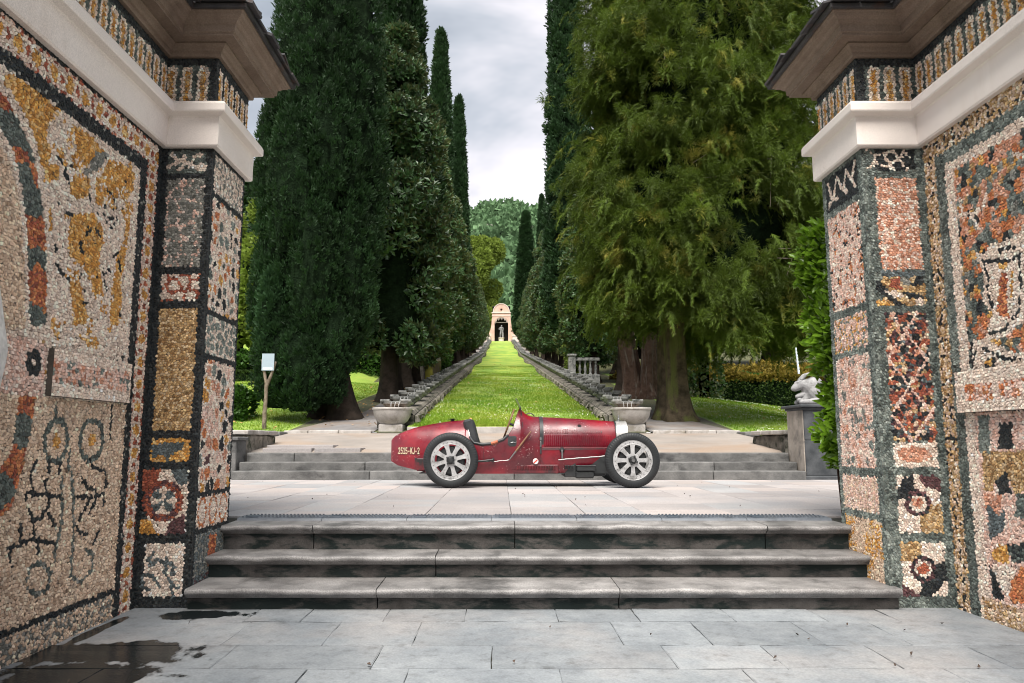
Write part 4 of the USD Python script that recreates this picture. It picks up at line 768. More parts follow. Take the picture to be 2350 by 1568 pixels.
def water_chain(s, label):
    t = thing('water_chain', label, 'water chain', (0, 0, 0))
    n = 101; x = s * 2.757
    zr = lambda D: 1.535 + .1326 * (np.minimum(D, 96) - 17.9) + .158 * np.maximum(D - 96, 0)
    P = []
    D_ = np.concatenate([np.linspace(17.72, 96, 60), np.linspace(98, 176, 40)])
    prof = [(-.46, -1.4), (-.43, -.30), (-.36, -.23), (.36, -.23), (.43, -.30), (.46, -1.4)]
    P = np.array([[(x + p, d, zr(d) + q) for p, q in prof] for d in D_]); m = grid_mesh(P); m.invert()
    part(t, 'wall', roughen(m, .02, 3, 5), M_rub_st)
    part(t, 'wall_end', box(x - .44, x + .44, 17.70, 17.9, .5, 1.22), M_rub_st)
    ws = [basin_mesh(50 + k) for k in range(4)]
    for k in range(n):
        d = 17.93 + 1.565 * k
        if d > 174: break
        b = ws[k % 4].copy(); b.apply_translation((x, d, float(zr(d)))); p = part(t, 'basin', b, M_basin)
        if k < 45: part(p, 'water', box(x - .285, x + .285, d - .29, d + .23, float(zr(d)) - .03, float(zr(d)) - .012), M_water)
        if k < 14:
            c = [tube([(x - .1 + .09 * j + .02 * math.sin(j * 7 + k), d - .315, float(zr(d)) - .02), (x - .1 + .09 * j, d - .345, float(zr(d)) - .10), (x - .1 + .09 * j, d - .35, float(zr(d)) - .20)], [.008, .006, .004], 5) for j in range(3)]
            part(p, 'water_trickle', cat(c), M_trick)
    # rubble stones of the inner face, laid along the slope
    L = 62; e = np.array([0, 1, .1326]); e /= np.linalg.norm(e); xin = x - s * .455
    fr_ = ((xin, 17.75, 0), e, (0, 0, 1), (-s, 0, 0)); p, polys = cells(0, L, .55, 1.22, .17, 300 + s)
    ms = pebble_meshes(polys, .17, fr_, 310 + s, gap=.06, hmin=.2, hmax=.5); order = np.argsort(p[:, 0])
    for i in order[:290]: part(t, 'rubble_stone', ms[i], M_rub_st)
    part(t, 'rubble_field', cat([ms[i] for i in order[290:]]), M_rub_st, kind='stuff')
M_trick = mat('trickling_water', {'p': ('principled_bsdf', {'base_color': (0.75, 0.75, 0.75), 'roughness': 0.05, 'transmission_weight': 0.6, 'ior': 1.33})}, [], surface='p.BSDF')
water_chain(-1, 'stepped chain of stone water basins left of the grass avenue'); water_chain(1, 'stepped chain of stone water basins right of the grass avenue')

# ---------------------------------------------------------------- pedestals and low walls at the upper steps
def low_wall(s, label):
    t = thing('low_wall', label, 'low wall', (0, 0, 0)); xa, xb = (4.62, 5.25)
    X0, X1 = sorted((s * xa, s * xb))
    part(t, 'rubble_body', roughen(box(X0, X1, 12.75, 14.45, -.1, .72, .03).subdivide().subdivide().subdivide(), .035, 5, 3), M_rub_st)
    for k in range(3): part(t, 'coping_stone', roughen(box(X0 - .05, X1 + .05, 12.72 + k * .58, 13.28 + k * .58, .722, .80, .012).subdivide().subdivide(), .008, 8, k), M_bowl, smooth=50)
    return t
low_wall(-1, 'low rubble wall with stone coping beside the mosaic pillar on the left lawn'); low_wall(1, 'low rubble wall with stone coping behind the dark pedestal')
M_dkst = stone('dark_stone', (0.03, 0.034, 0.038), (0.075, 0.08, 0.085), (0.22, 0.21, 0.2), scale=5, fine=130, bump=0.7, rough=0.8, per=.06, spots={'scale': 4, 'lo': .66, 'hi': .76})
M_pale = stone('pale_pier_stone', (0.20, 0.175, 0.15), (0.34, 0.30, 0.26), (0.12, 0.11, 0.10), scale=4, fine=120, bump=0.5, rough=0.85, spots={'scale': 3, 'lo': .5, 'hi': .68})
def pedestal(s, label, h):
    t = thing('pedestal', label, 'pedestal', (s * 5.05, 12.35, 0)); w = .42
    part(t, 'shaft', cat([box(-w, w, -.33, .36, .06, h * .52, .01), box(-w, w, -.33, .36, h * .523, h - .085, .01)]), M_dkst)
    part(t, 'side_slab', box(-s * (w + .0) - .014, -s * w + .014, -.31, .34, .07, h - .09, .004), M_pale)
    part(t, 'plinth', box(-w - .05, w + .05, -.38, .41, -.02, .062, .01), M_dkst)
    part(t, 'cap', extrude_cap(w, h), M_dkst); return t
def extrude_cap(w, h): return cat([box(-w - .03, w + .03, -.36, .39, h - .087, h - .05, .008), box(-w - .075, w + .075, -.405, .435, h - .048, h, .012)])
pedestal(1, 'dark stone pedestal carrying the white beast head', 1.2)
t = thing('low_pier', 'plain grey stone pier at the left end of the upper steps', 'pier', (-4.86, 12.5, 0)); part(t, 'shaft', box(-.24, .27, -.25, .22, -.02, .62, .012), M_gran); part(t, 'cap', box(-.27, .30, -.28, .245, .622, .68, .01), M_gran)
# ---------------------------------------------------------------- the racing car
DC, DWN, DWF = 10.52, 9.95, 11.09
z5 = crop(1050, 1080, .3617)
def CX(zx, zy=450, D=DC): return float(at(*z5(zx, zy), D)[0])
def CZ(zy, D=DC, zx=1000): return float(at(*z5(zx, zy), D)[2])
def carpaint():
    n = {'g': ('geometry', {}), 'n1': ('noise_texture', {'scale': 2.2, 'detail': 5.0, 'roughness': 0.6}), 'r1': ('rgb_ramp', {'ramp': [(0.3, (0.06, 0.003, 0.008)), (0.5, (0.125, 0.003, 0.011)), (0.7, (0.23, 0.005, 0.013))]}),
         'n2': ('noise_texture', {'scale': 58.0, 'detail': 2.0, 'roughness': 0.5}), 'r2': ('rgb_ramp', {'ramp': [(0.675, (0, 0, 0)), (0.69, (1, 1, 1))]}),
         'n3': ('noise_texture', {'scale': 3.1, 'detail': 3.0, 'roughness': 0.55, 'distortion': 0.5}), 'r3': ('rgb_ramp', {'ramp': [(0.55, (0, 0, 0)), (0.62, (1, 1, 1))]}), 'mul': ('math', {'math_type': 'multiply'}),
         'n4': ('noise_texture', {'scale': 8.0, 'detail': 6.0, 'roughness': 0.7}), 'r4': ('rgb_ramp', {'ramp': [(0.58, (0, 0, 0)), (0.72, (0.8, 0.8, 0.8))]}),
         'x1': ('mix', {'color2': (0.045, 0.012, 0.014)}), 'x2': ('mix', {'color2': (0.50, 0.44, 0.42)}),
         'rr': ('map_range', {'from_min': 0.3, 'from_max': 0.7, 'to_min': 0.24, 'to_max': 0.5}), 'b': ('bump', {'strength': 0.08, 'distance': 0.003}),
         'p': ('principled_bsdf', {'specular_ior_level': 0.5, 'coat_weight': 0.35, 'coat_roughness': 0.22})}
    l = [('g.position', 'n1.vector'), ('g.position', 'n2.vector'), ('g.position', 'n3.vector'), ('g.position', 'n4.vector'), ('n1.fac', 'r1.fac'), ('n2.fac', 'r2.fac'), ('n3.fac', 'r3.fac'), ('n4.fac', 'r4.fac'),
         ('r1.color', 'x1.color1'), ('r4.color', 'x1.fac'), ('x1.color', 'x2.color1'), ('r2.color', 'mul.value1'), ('r3.color', 'mul.value2'), ('mul.value', 'x2.fac'), ('x2.color', 'p.base_color'), ('n4.fac', 'rr.value'), ('rr.result', 'p.roughness'), ('n1.fac', 'b.height'), ('b.normal', 'p.normal')]
    return mat('worn_red_paint', n, l, surface='p.BSDF')
M_red = carpaint()
M_dred = stone('grimy_dark_red', (0.055, 0.006, 0.010), (0.14, 0.010, 0.016), (0.018, 0.014, 0.014), scale=7, fine=60, bump=0.05, rough=0.45, per=0.05, spots={'scale': 6, 'lo': .48, 'hi': .65}, spec=.5)
M_tyre = plain('tyre_rubber', (0.011, 0.013, 0.0145), rough=0.62, spec=0.4, vary=.25)
M_alloy = stone('cast_alloy', (0.26, 0.26, 0.265), (0.38, 0.38, 0.38), (0.16, 0.158, 0.155), scale=9, fine=120, bump=0.25, rough=0.42, per=.03, spots={'scale': 9, 'lo': .52, 'hi': .66}, spec=.6)
M_steel = plain('dull_steel', (0.20, 0.20, 0.20), rough=0.38, metal=0.85)
M_nickel = plain('nickel_shell', (0.5, 0.485, 0.47), rough=0.30, metal=0.55, vary=.06)
M_dark = plain('oily_black', (0.016, 0.018, 0.019), rough=0.5, spec=.5, vary=.3)
M_leather = plain('black_leather', (0.024, 0.026, 0.028), rough=0.5, vary=.3)
M_wood = plain('worn_wood', (0.15, 0.075, 0.035), rough=0.5, vary=.4, scale=40)
M_cream = plain('cream_lettering', (0.70, 0.62, 0.42), rough=0.6, vary=.15, scale=60)
M_whitep = plain('white_enamel', (0.78, 0.74, 0.70), rough=0.4)
M_redp = plain('red_enamel', (0.50, 0.04, 0.03), rough=0.4)
M_glass = mat('clear_glass', {'t': ('transparent_bsdf', {'color': (0.93, 0.96, 0.95)}), 'gl': ('glossy_bsdf', {'roughness': 0.03, 'color': (0.9, 0.9, 0.9)}), 'f': ('fresnel', {'IOR': 1.5}), 'x': ('mix_closure', {})}, [('f.fac', 'x.fac'), ('t.BSDF', 'x.closure1'), ('gl.BSDF', 'x.closure2')], surface='x.closure')
top_pts = [(141, 440), (150, 425), (170, 405), (200, 388), (260, 362), (330, 338), (470, 310), (600, 290), (720, 280), (800, 262), (900, 240), (1000, 220), (1090, 205), (1130, 191), (1141, 190), (1155, 206), (1180, 230), (1205, 246), (1240, 254), (1290, 258), (1310, 258), (1600, 272), (1870, 292)]
bot_pts = [(141, 596), (150, 604), (200, 632), (330, 662), (390, 672), (430, 690), (1470, 690), (1500, 640), (1870, 600)]
hw_pts = [(141, .012), (150, .03), (200, .085), (330, .185), (470, .27), (600, .335), (720, .375), (850, .39), (1000, .39), (1140, .375), (1290, .335), (1600, .285), (1870, .225)]
rim_pts = [(700, 100), (719, 280), (726, 300), (740, 350), (755, 400), (768, 430), (790, 458), (850, 470), (930, 461), (1010, 432), (1050, 395), (1085, 345), (1103, 280), (1120, 226), (1138, 190), (1142, 100)]
def ip(pts, x): return np.interp(x, [p[0] for p in pts], [p[1] for p in pts])
def sect(zx, zb=None, zt=None, grow=0.0):
    """half cross-section of the body at a station: function of t in 0..1 from the bottom edge over the side to the crown"""
    b = CZ(ip(bot_pts, zx)) if zb is None else zb; T_ = CZ(ip(top_pts, zx)) if zt is None else zt; w = ip(hw_pts, zx) + grow; T_ += grow
    zm = b + (T_ - b) * (0.42 if zx > 1140 else 0.48); n = 2.15 if zx > 1140 else 1.9
    def f(t):
        t = np.asarray(t, float); lo = t < .35; z1 = b + (zm - b) * (t / .35); y1 = w * (0.90 + .10 * np.sin(np.clip(t / .35, 0, 1) * math.pi / 2)); a = np.clip((t - .35) / .65, 0, 1) * math.pi / 2
        y2 = w * np.cos(a) ** (2 / n); z2 = zm + (T_ - zm) * np.sin(a) ** (2 / n); return np.where(lo, y1, y2), np.where(lo, z1, z2)
    return f
def side_y(zx, z, grow=0.0):
    f = sect(zx, grow=grow); t = np.linspace(0, 1, 400); y, zz = f(t); return float(np.interp(z, zz, y))
def loft(stations, nt=30, rim=False, zb=None, grow=0.0, tmin=0.0):
    """the closed body shell, or its two flanks below the cockpit rim"""
    out = []
    for s in ((-1, 1) if rim else (0,)):
        P = []
        for zx in stations:
            f = sect(zx, zb, grow=grow); x = CX(zx)
            if rim:
                t = np.linspace(0, 1, 600); _, zz = f(t); r = CZ(ip(rim_pts, zx)); tm = np.interp(r, zz, t) if r < zz[-1] else 1.0
                y, z = f(np.linspace(0, tm, nt)); P.append(np.stack([np.full(nt, x), DC + s * y, z], 1))
            else:
                t = np.linspace(tmin, 1, nt); y, z = f(t); q = np.stack([np.full(nt, x), DC - y, z], 1); q2 = q[::-1][1:].copy(); q2[:, 1] = 2 * DC - q2[:, 1]; P.append(np.vstack([q, q2]))
        g = grid_mesh(np.array(P)); 
        if rim and s > 0: g.invert()
        out.append(g)
    return cat(out)
car = thing('racing_car', 'worn red vintage open racing car with silver eight spoke wheels, standing side on', 'racing car')
st = [141, 143, 146, 150, 158, 168, 180, 200, 230, 260, 300, 330, 370, 400, 430, 470, 520, 560, 600, 640, 680, 719]
tail = part(car, 'tail', cat([loft(st), loft([141.0, 141.2])]), M_red, smooth=50)
ck = np.concatenate([np.arange(719, 1142, 5.0), [1141.5]])
flank = loft(ck, rim=True)
part(car, 'cockpit_side', flank, M_red, smooth=60, label='red cockpit flanks cut down low at the elbow')
inner = loft(ck, rim=True, grow=-0.012); inner.invert(); part(car, 'cockpit_lining', inner, M_dark)
sc = part(car, 'scuttle', loft([1141.5, 1150, 1160, 1170, 1180, 1192, 1205, 1220, 1240, 1265, 1288]), M_red, smooth=50)
bon = part(car, 'bonnet', loft(list(np.linspace(1290, 1868, 14)), nt=40), M_red, smooth=50)
part(car, 'underpan', box(CX(380), CX(1470), DC - .33, DC + .33, CZ(690), CZ(684)), M_dark)
part(car, 'floor', box(CX(740), CX(1130), DC - .35, DC + .35, CZ(600), CZ(590)), M_dark)
part(car, 'bulkhead', box(CX(1150), CX(1155), DC - .33, DC + .33, CZ(600), CZ(300)), M_dark)
# seat
sb_ = roughen(box(-.07, .07, -.30, .30, 0, .40, .03).subdivide().subdivide(), .012, 8, 2); sb_.apply_transform(trimesh.transformations.rotation_matrix(-.30, [0, 1, 0])); sb_.apply_translation((CX(800), DC, CZ(470) - .04))
seat = part(car, 'seat', sb_, M_leather, smooth=40); part(seat, 'cushion', box(CX(800), CX(960), DC - .30, DC + .30, CZ(560), CZ(520), .02), M_leather)
# padded leather roll on the rim
for s in (-1, 1):
    pts = []
    for zx in np.linspace(760, 1045, 40):
        z = CZ(ip(rim_pts, zx)); pts.append((CX(zx), DC + s * (side_y(zx, z) - .002), z))
    part(car, 'leather_roll', roughen(tube(pts, .019, 8), .004, 18, 3), M_leather, smooth=60)
def arcpts(z0, z1, k): return [(zx, ip(rim_pts, zx)) for zx in np.linspace(z0, z1, k)]
pts = [(CX(zx), DC - side_y(zx, CZ(ip(rim_pts, zx))) - .002, CZ(ip(rim_pts, zx))) for zx in np.linspace(918, 968, 8)]
part(car, 'torn_patch', roughen(tube(pts, .0205, 8), .005, 30, 5), plain('torn_orange_leather', (0.34, 0.10, 0.05), rough=.8, vary=.5, scale=60))
e = [(CX(zx), DC + s_ * (side_y(max(zx, 719.5), CZ(zy)) * k), CZ(zy)) for zx, zy, s_, k in [(719, 284, 0, 0)]]
for s in (-1, 1):
    pts = [(CX(zx), DC + s * side_y(max(zx, 719.5), min(CZ(zy), CZ(ip(top_pts, zx)) - .002)), CZ(zy)) for zx, zy in [(719.5, 281), (721, 285), (724, 295), (732, 322), (745, 365), (757, 405)]]
    part(car, 'seat_edge_bead', tube(pts, .008, 6), M_nickel)
# louvres
def louvre(zx, y0, y1, w=.011, dep=.011, pan=None):
    za, zb = CZ(y1, 10.2), CZ(y0, 10.2); x = CX(zx, 400, 10.25); yy = [(DC - (side_y(zx, z) if pan is None else pan)) for z in (za, zb)]
    m = (za + zb) / 2; ym = DC - (side_y(zx, m) if pan is None else pan)
    V = np.array([[x - w, yy[0] + .001, za], [x + w, yy[0] + .001, za], [x - w, yy[1] + .001, zb], [x + w, yy[1] + .001, zb], [x - w * .1, yy[0] - dep, za + .012], [x + w * .9, yy[0] - dep * .8, za + .012], [x - w * .1, yy[1] - dep, zb - .008], [x + w * .9, yy[1] - dep * .8, zb - .008], [x + .2 * w, ym - dep, m]])
    return trimesh.convex.convex_hull(V)
for zx in list(np.arange(1338, 1592, 13.2)) + list(np.arange(1632, 1784, 13.2)): part(bon, 'louvre', louvre(zx, 350, 387, w=.009, dep=.006), M_dred)
for zx in np.arange(1332, 1858, 15.2): part(bon, 'louvre', louvre(zx, 397, 487, w=.0125, dep=.014), M_red)
# bonnet hole, strap, belt moulding
def on_side(zx, zy, out=.004, D=10.22): z = CZ(zy, D, zx); return np.array([CX(zx, zy, D), DC - side_y(zx, z) - out, z])
p = on_side(1607, 328, .0); ring_ = revolve([(0, 0), (.019, 0), (.021, .006), (.027, .006), (.028, 0)], 20, axis='y'); ring_.apply_translation(p); part(bon, 'filler_hole', revolve([(0, .0), (.020, .0)], 20, axis='y', loc=p + [0, -.012, .0]), M_dark); part(bon, 'hole_ring', ring_, M_dred)  # flat dark disc: shade inside the opening drawn as colour
f0 = loft([1286, 1313], nt=40, zb=CZ(530), grow=.007, tmin=0.02); strap = part(car, 'bonnet_strap', f0, M_leather, smooth=60)
q = on_side(1300, 428, .012); bk = box(q[0] - .016, q[0] + .016, q[1] - .012, q[1] + .004, q[2] - .022, q[2] + .022, .006); part(strap, 'buckle', bk, M_steel)
q = on_side(1300, 470, .010); part(strap, 'tightener', box(q[0] - .012, q[0] + .012, q[1] - .008, q[1] + .008, q[2] - .035, q[2] + .04, .005), M_steel)
part(strap, 'strap_end', box(q[0] - .012, q[0] + .012, q[1] - .002, q[1] + .010, q[2] - .13, q[2] - .035, .004), M_leather)
for a, b, y, r, m in ((1314, 1840, 500, .008, M_dred), (1312, 1850, 512, .004, M_dark)): part(bon, 'belt_moulding', tube([on_side(zx, y, .002) for zx in np.linspace(a, b, 14)], r, 6), m)
f1 = loft([1866, 1878], nt=40, zb=CZ(520), grow=.006); part(bon, 'front_band', f1, M_dark, smooth=60)
part(car, 'scuttle_seam', tube([on_side(zx, zy, .0015) for zx, zy in [(1088, 348), (1120, 352), (1160, 340), (1190, 322), (1212, 295), (1226, 268)]], .0028, 5), M_dred)
part(car, 'panel_seam', tube([on_side(860, zy, .001) for zy in (478, 520, 560, 598)], .002, 4), M_dark)
part(car, 'panel_seam', tube([on_side(1287, zy, .0015) for zy in (300, 360, 420, 480, 560, 600)], .003, 4), M_dark)
# radiator
xr0, xr1 = CX(1872), CX(1955); zt_, zb_ = CZ(291), CZ(600)
def horseshoe(w, z0, z1, k=0.0):
    a = np.linspace(0, math.pi, 24); h = z1 - z0
    up = [((w - k) * math.cos(t), z0 + h * .55 + (h * .45 - k) * math.sin(t) ** .85) for t in a]
    return up + [(-(w - k) * .93, z0 + h * .2), (-(w - k) * .72, z0 + k), ((w - k) * .72, z0 + k), ((w - k) * .93, z0 + h * .2)]
shell = Polygon(horseshoe(.235, zb_, zt_)).difference(Polygon(horseshoe(.235, zb_, zt_, .022)))
def ext_x(poly, x0, x1):
    m = trimesh.creation.extrude_polygon(poly, x1 - x0, engine='earcut'); v = np.array(m.vertices); return trimesh.Trimesh(np.stack([v[:, 2] + x0, DC + v[:, 0], v[:, 1]], 1), m.faces, process=False)
rad = part(car, 'radiator', ext_x(shell, xr0, xr1 + .003), M_nickel, smooth=35); part(rad, 'core', ext_x(Polygon(horseshoe(.235, zb_, zt_, .023)), xr0, xr1 - .02), M_dark)
part(rad, 'edge_bead', ext_x(Polygon(horseshoe(.240, zb_ - .004, zt_ + .004)).difference(Polygon(horseshoe(.240, zb_ - .004, zt_ + .004, .014))), xr1 - .012, xr1 + .010), M_nickel, smooth=35)
capx = CX(1906, 280); part(rad, 'filler_cap', revolve([(0, 0), (.040, 0), (.042, .006), (.034, .012), (.016, .017), (.013, .03), (.016, .034), (.010, .046), (.012, .058), (.006, .07), (.008, .080), (.0, .095)], 16, loc=(capx, DC, zt_ - .002)), M_steel, smooth=40)
# fuel cap on the tail
fcx = CX(615, 290); part(tail, 'fuel_cap', revolve([(.025, -.01), (.025, .022), (.034, .026), (.072, .030), (.074, .034), (.03, .037), (0, .038)], 20, loc=(fcx, DC, CZ(ip(top_pts, 615)) - .004)), M_dark, smooth=35)
# cockpit fittings
wc = np.array([CX(1055, 308, 10.35), 10.35, CZ(308, 10.35)]); ax = np.array([215, 0, -80.0]); ax /= np.linalg.norm(ax); e1 = np.array([0, 1.0, 0]); e2 = np.cross(ax, e1)
R_ = .205; a = np.linspace(0, 2 * np.pi, 41); sw = part(car, 'steering_wheel', tube([wc + R_ * (math.cos(t) * e1 + math.sin(t) * e2) for t in a], .0125, 8, False), M_wood, smooth=60)
for k in range(4): t = k * math.pi / 2 + .785; part(sw, 'spoke', tube([wc + .0 * e1, wc + R_ * (math.cos(t) * e1 + math.sin(t) * e2)], .007, 6), M_steel)
part(sw, 'column', tube([wc - ax * .01, wc + ax * .40], .017, 8), M_dark)
for nm, pts in (('windscreen_glass', ((1108, 118), (1140, 182))),):
    A, B = [np.array([CX(x, y, 10.33), 10.33, CZ(y, 10.33)]) for x, y in pts]; w = np.array([0, .17, 0]); nrm = np.cross(B - A, w); nrm /= np.linalg.norm(nrm); th = nrm * .0025
    V = np.array([A - w + th, A + w + th, B - w + th, B + w + th, A - w - th, A + w - th, B - w - th, B + w - th]); wsn = part(car, nm, trimesh.convex.convex_hull(V), M_glass)
    part(wsn, 'glass_frame', cat([tube([A - w, B - w], .005, 5), tube([A + w, B + w], .005, 5), tube([B - w, B + w], .008, 5), tube([A - w, A + w], .004, 5)]), M_steel)
    part(wsn, 'post', cat([tube([B + s * w * .9, (CX(1152, 215, 10.33), 10.33 + s * .15, CZ(250, 10.33))], .007, 6) for s in (-1, 1)]), M_dark)
br = trimesh.convex.convex_hull(np.array([on_side(zx, zy, o, 10.3) for zx, zy in ((1122, 212), (1160, 205), (1172, 235), (1148, 258)) for o in (.002, .012)])); part(car, 'screen_bracket', br, plain('verdigris_brass', (0.20, 0.12, 0.08), rough=.6, metal=.5, vary=.5))
mx = np.array([CX(1215, 250, 10.7), 10.70, CZ(262, 10.7)]); part(car, 'mirror', cat([tube([mx + [.06 * math.cos(t) * 1.15, 0, .062 * math.sin(t)] for t in np.linspace(.0, math.pi, 12)], .008, 6), tube([mx + [-.055, 0, 0], mx + [-.05, 0, .05]], .008, 6)]), M_dark)
hole = [on_side(zx, zy, .004) for zx, zy in ((1046, 408), (1104, 405), (1113, 416), (1112, 474), (1100, 486), (1060, 486), (1044, 470))]
hm_ = trimesh.convex.convex_hull(np.vstack([np.array(hole), np.array(hole) + [0, .02, 0]])); ho = part(car, 'step_hole', hm_, M_dark); part(ho, 'step_lip', tube([on_side(1068, 456, .008), on_side(1085, 453, .011), on_side(1104, 456, .008)], .005, 5), M_steel)  # solid black plate: shade of the recess drawn as its colour
A, B = on_side(1055, 590, .035), on_side(1224, 370, .075); hb = part(car, 'handbrake_lever', tube([A, A + (B - A) * .25, A + (B - A) * .3], [.008, .012, .013], 8), M_steel); part(hb, 'grip', tube([A + (B - A) * .3, A + (B - A) * .6, B], [.013, .012, .009], 8), M_wood)
part(car, 'brake_cable', tube([on_side(820, 606, .03), on_side(940, 602, .03), A], .004, 5), M_steel)
for pts, r, m, nm in (([(806, 600, .06), (860, 597, .05), (930, 588, .04)], .014, M_dark, 'radius_rod'), ([(1436, 590, .06), (1560, 579, .10), (1700, 568, .16), (1830, 557, .24)], .010, M_steel, 'drag_link'), ([(1466, 512, .03), (1466, 545, .045), (1465, 582, .06)], .013, M_steel, 'drop_arm')):
    part(car, nm, tube([on_side(*q) for q in pts], r, 8), m, smooth=60)
q = on_side(1466, 512, .0); part(car, 'steering_boss', revolve([(0, .03), (.022, .028), (.034, .012), (.036, 0)], 16, axis='y', loc=q), M_dark, smooth=40)
q = on_side(930, 588, 0); part(car, 'rod_bracket', revolve([(0, .045), (.016, .04), (.022, .012), (.024, 0)], 12, axis='y', loc=q), M_dark)
q = on_side(1260, 601, .03); bd = part(car, 'badge', revolve([(0, .006), (.035, .006), (.038, 0)], 24, axis='y', loc=q), M_whitep); 
bar = box(-.034, .034, -.002, .001, -.0085, .0085); bar.apply_transform(trimesh.transformations.rotation_matrix(-.75, [0, 1, 0])); bar.apply_translation(q + [0, -.0075, 0]); part(bd, 'arrow', bar, M_redp)
# lower body: frame rails, undertray with louvres, sump, steering gear
rail = lambda s: trimesh.convex.convex_hull(np.array([[CX(zx, 600, 10.2), DC + s * w_, CZ(zy, 10.2)] for zx, w_, y0, y1 in ((800, .35, 588, 622), (1300, .325, 588, 626), (1500, .30, 560, 625), (1830, .235, 548, 600)) for zy in (y0, y1) for w_ in (w_, w_ - .05)]))
for s in (-1, 1): part(car, 'frame_rail', rail(s), M_dred)
tr = part(car, 'undertray', box(CX(826), CX(1424), DC - .345, DC + .345, CZ(688), CZ(622), .01), M_dred)
for zx in np.arange(834, 1410, 12.4): part(tr, 'louvre', louvre(zx, 634, 672, w=.009, dep=.010, pan=.345), M_dred)
for zx in np.arange(1488, 1560, 12): part(tr, 'louvre', louvre(zx, 634, 664, w=.009, dep=.008, pan=.30), M_dark)
part(car, 'engine_sump', cat([box(CX(1560), CX(1702), DC - .33, DC + .25, CZ(672), CZ(626), .012), box(CX(1552), CX(1692), DC - .315, DC + .25, CZ(726), CZ(672), .02), box(CX(1468), CX(1560), DC - .27, DC + .25, CZ(716), CZ(600), .01), box(CX(1690), CX(1790), DC - .22, DC + .22, CZ(712), CZ(560), .02), box(CX(1420), CX(1800), DC - .24, DC + .24, CZ(690), CZ(560))]), M_dark)
part(car, 'sump_lid', box(CX(1558), CX(1704), DC - .336, DC - .1, CZ(632), CZ(626), .002), plain('grey_iron', (.07, .075, .078), rough=.5))
part(car, 'exhaust_pipe', tube([(CX(1700), DC + .36, CZ(620)), (CX(1300), DC + .42, CZ(640)), (CX(300), DC + .40, CZ(640))], .03, 10), M_dark)
part(car, 'tail_bracket', cat([box(CX(335), CX(352), DC - .20, DC + .2, CZ(664), CZ(572), .004), box(CX(352), CX(420), DC - .235, DC + .235, CZ(672), CZ(576), .01)]), M_dred)
# number painted on the tail
tm = meshkit.text_mesh('2515-KJ-2', .088, .002); v = np.array(tm.vertices); v[:, 0] *= (.310 / (v[:, 0].max())); 
X0, Zb = CX(186, 520, 10.35), CZ(545, 10.35); inv = [CX(z) for z in (141, 420)]
def tail_y(x, z): return side_y(np.interp(x, inv, (141, 420)), z)
V = np.array([[X0 + a_, DC - tail_y(X0 + a_, Zb + b_) - .005 - c_, Zb + b_] for a_, b_, c_ in v]); part(tail, 'registration_number', trimesh.Trimesh(V, tm.faces[:, ::-1], process=False), M_cream)
gx, gz = np.meshgrid(np.linspace(X0 - .008, X0 + .318, 24), np.linspace(Zb - .008, Zb + .094, 6), indexing='ij'); P = np.stack([gx, np.vectorize(lambda x, z: DC - tail_y(x, z) - .0022)(gx, gz), gz], -1); part(tail, 'number_ground', grid_mesh(P), M_dred)
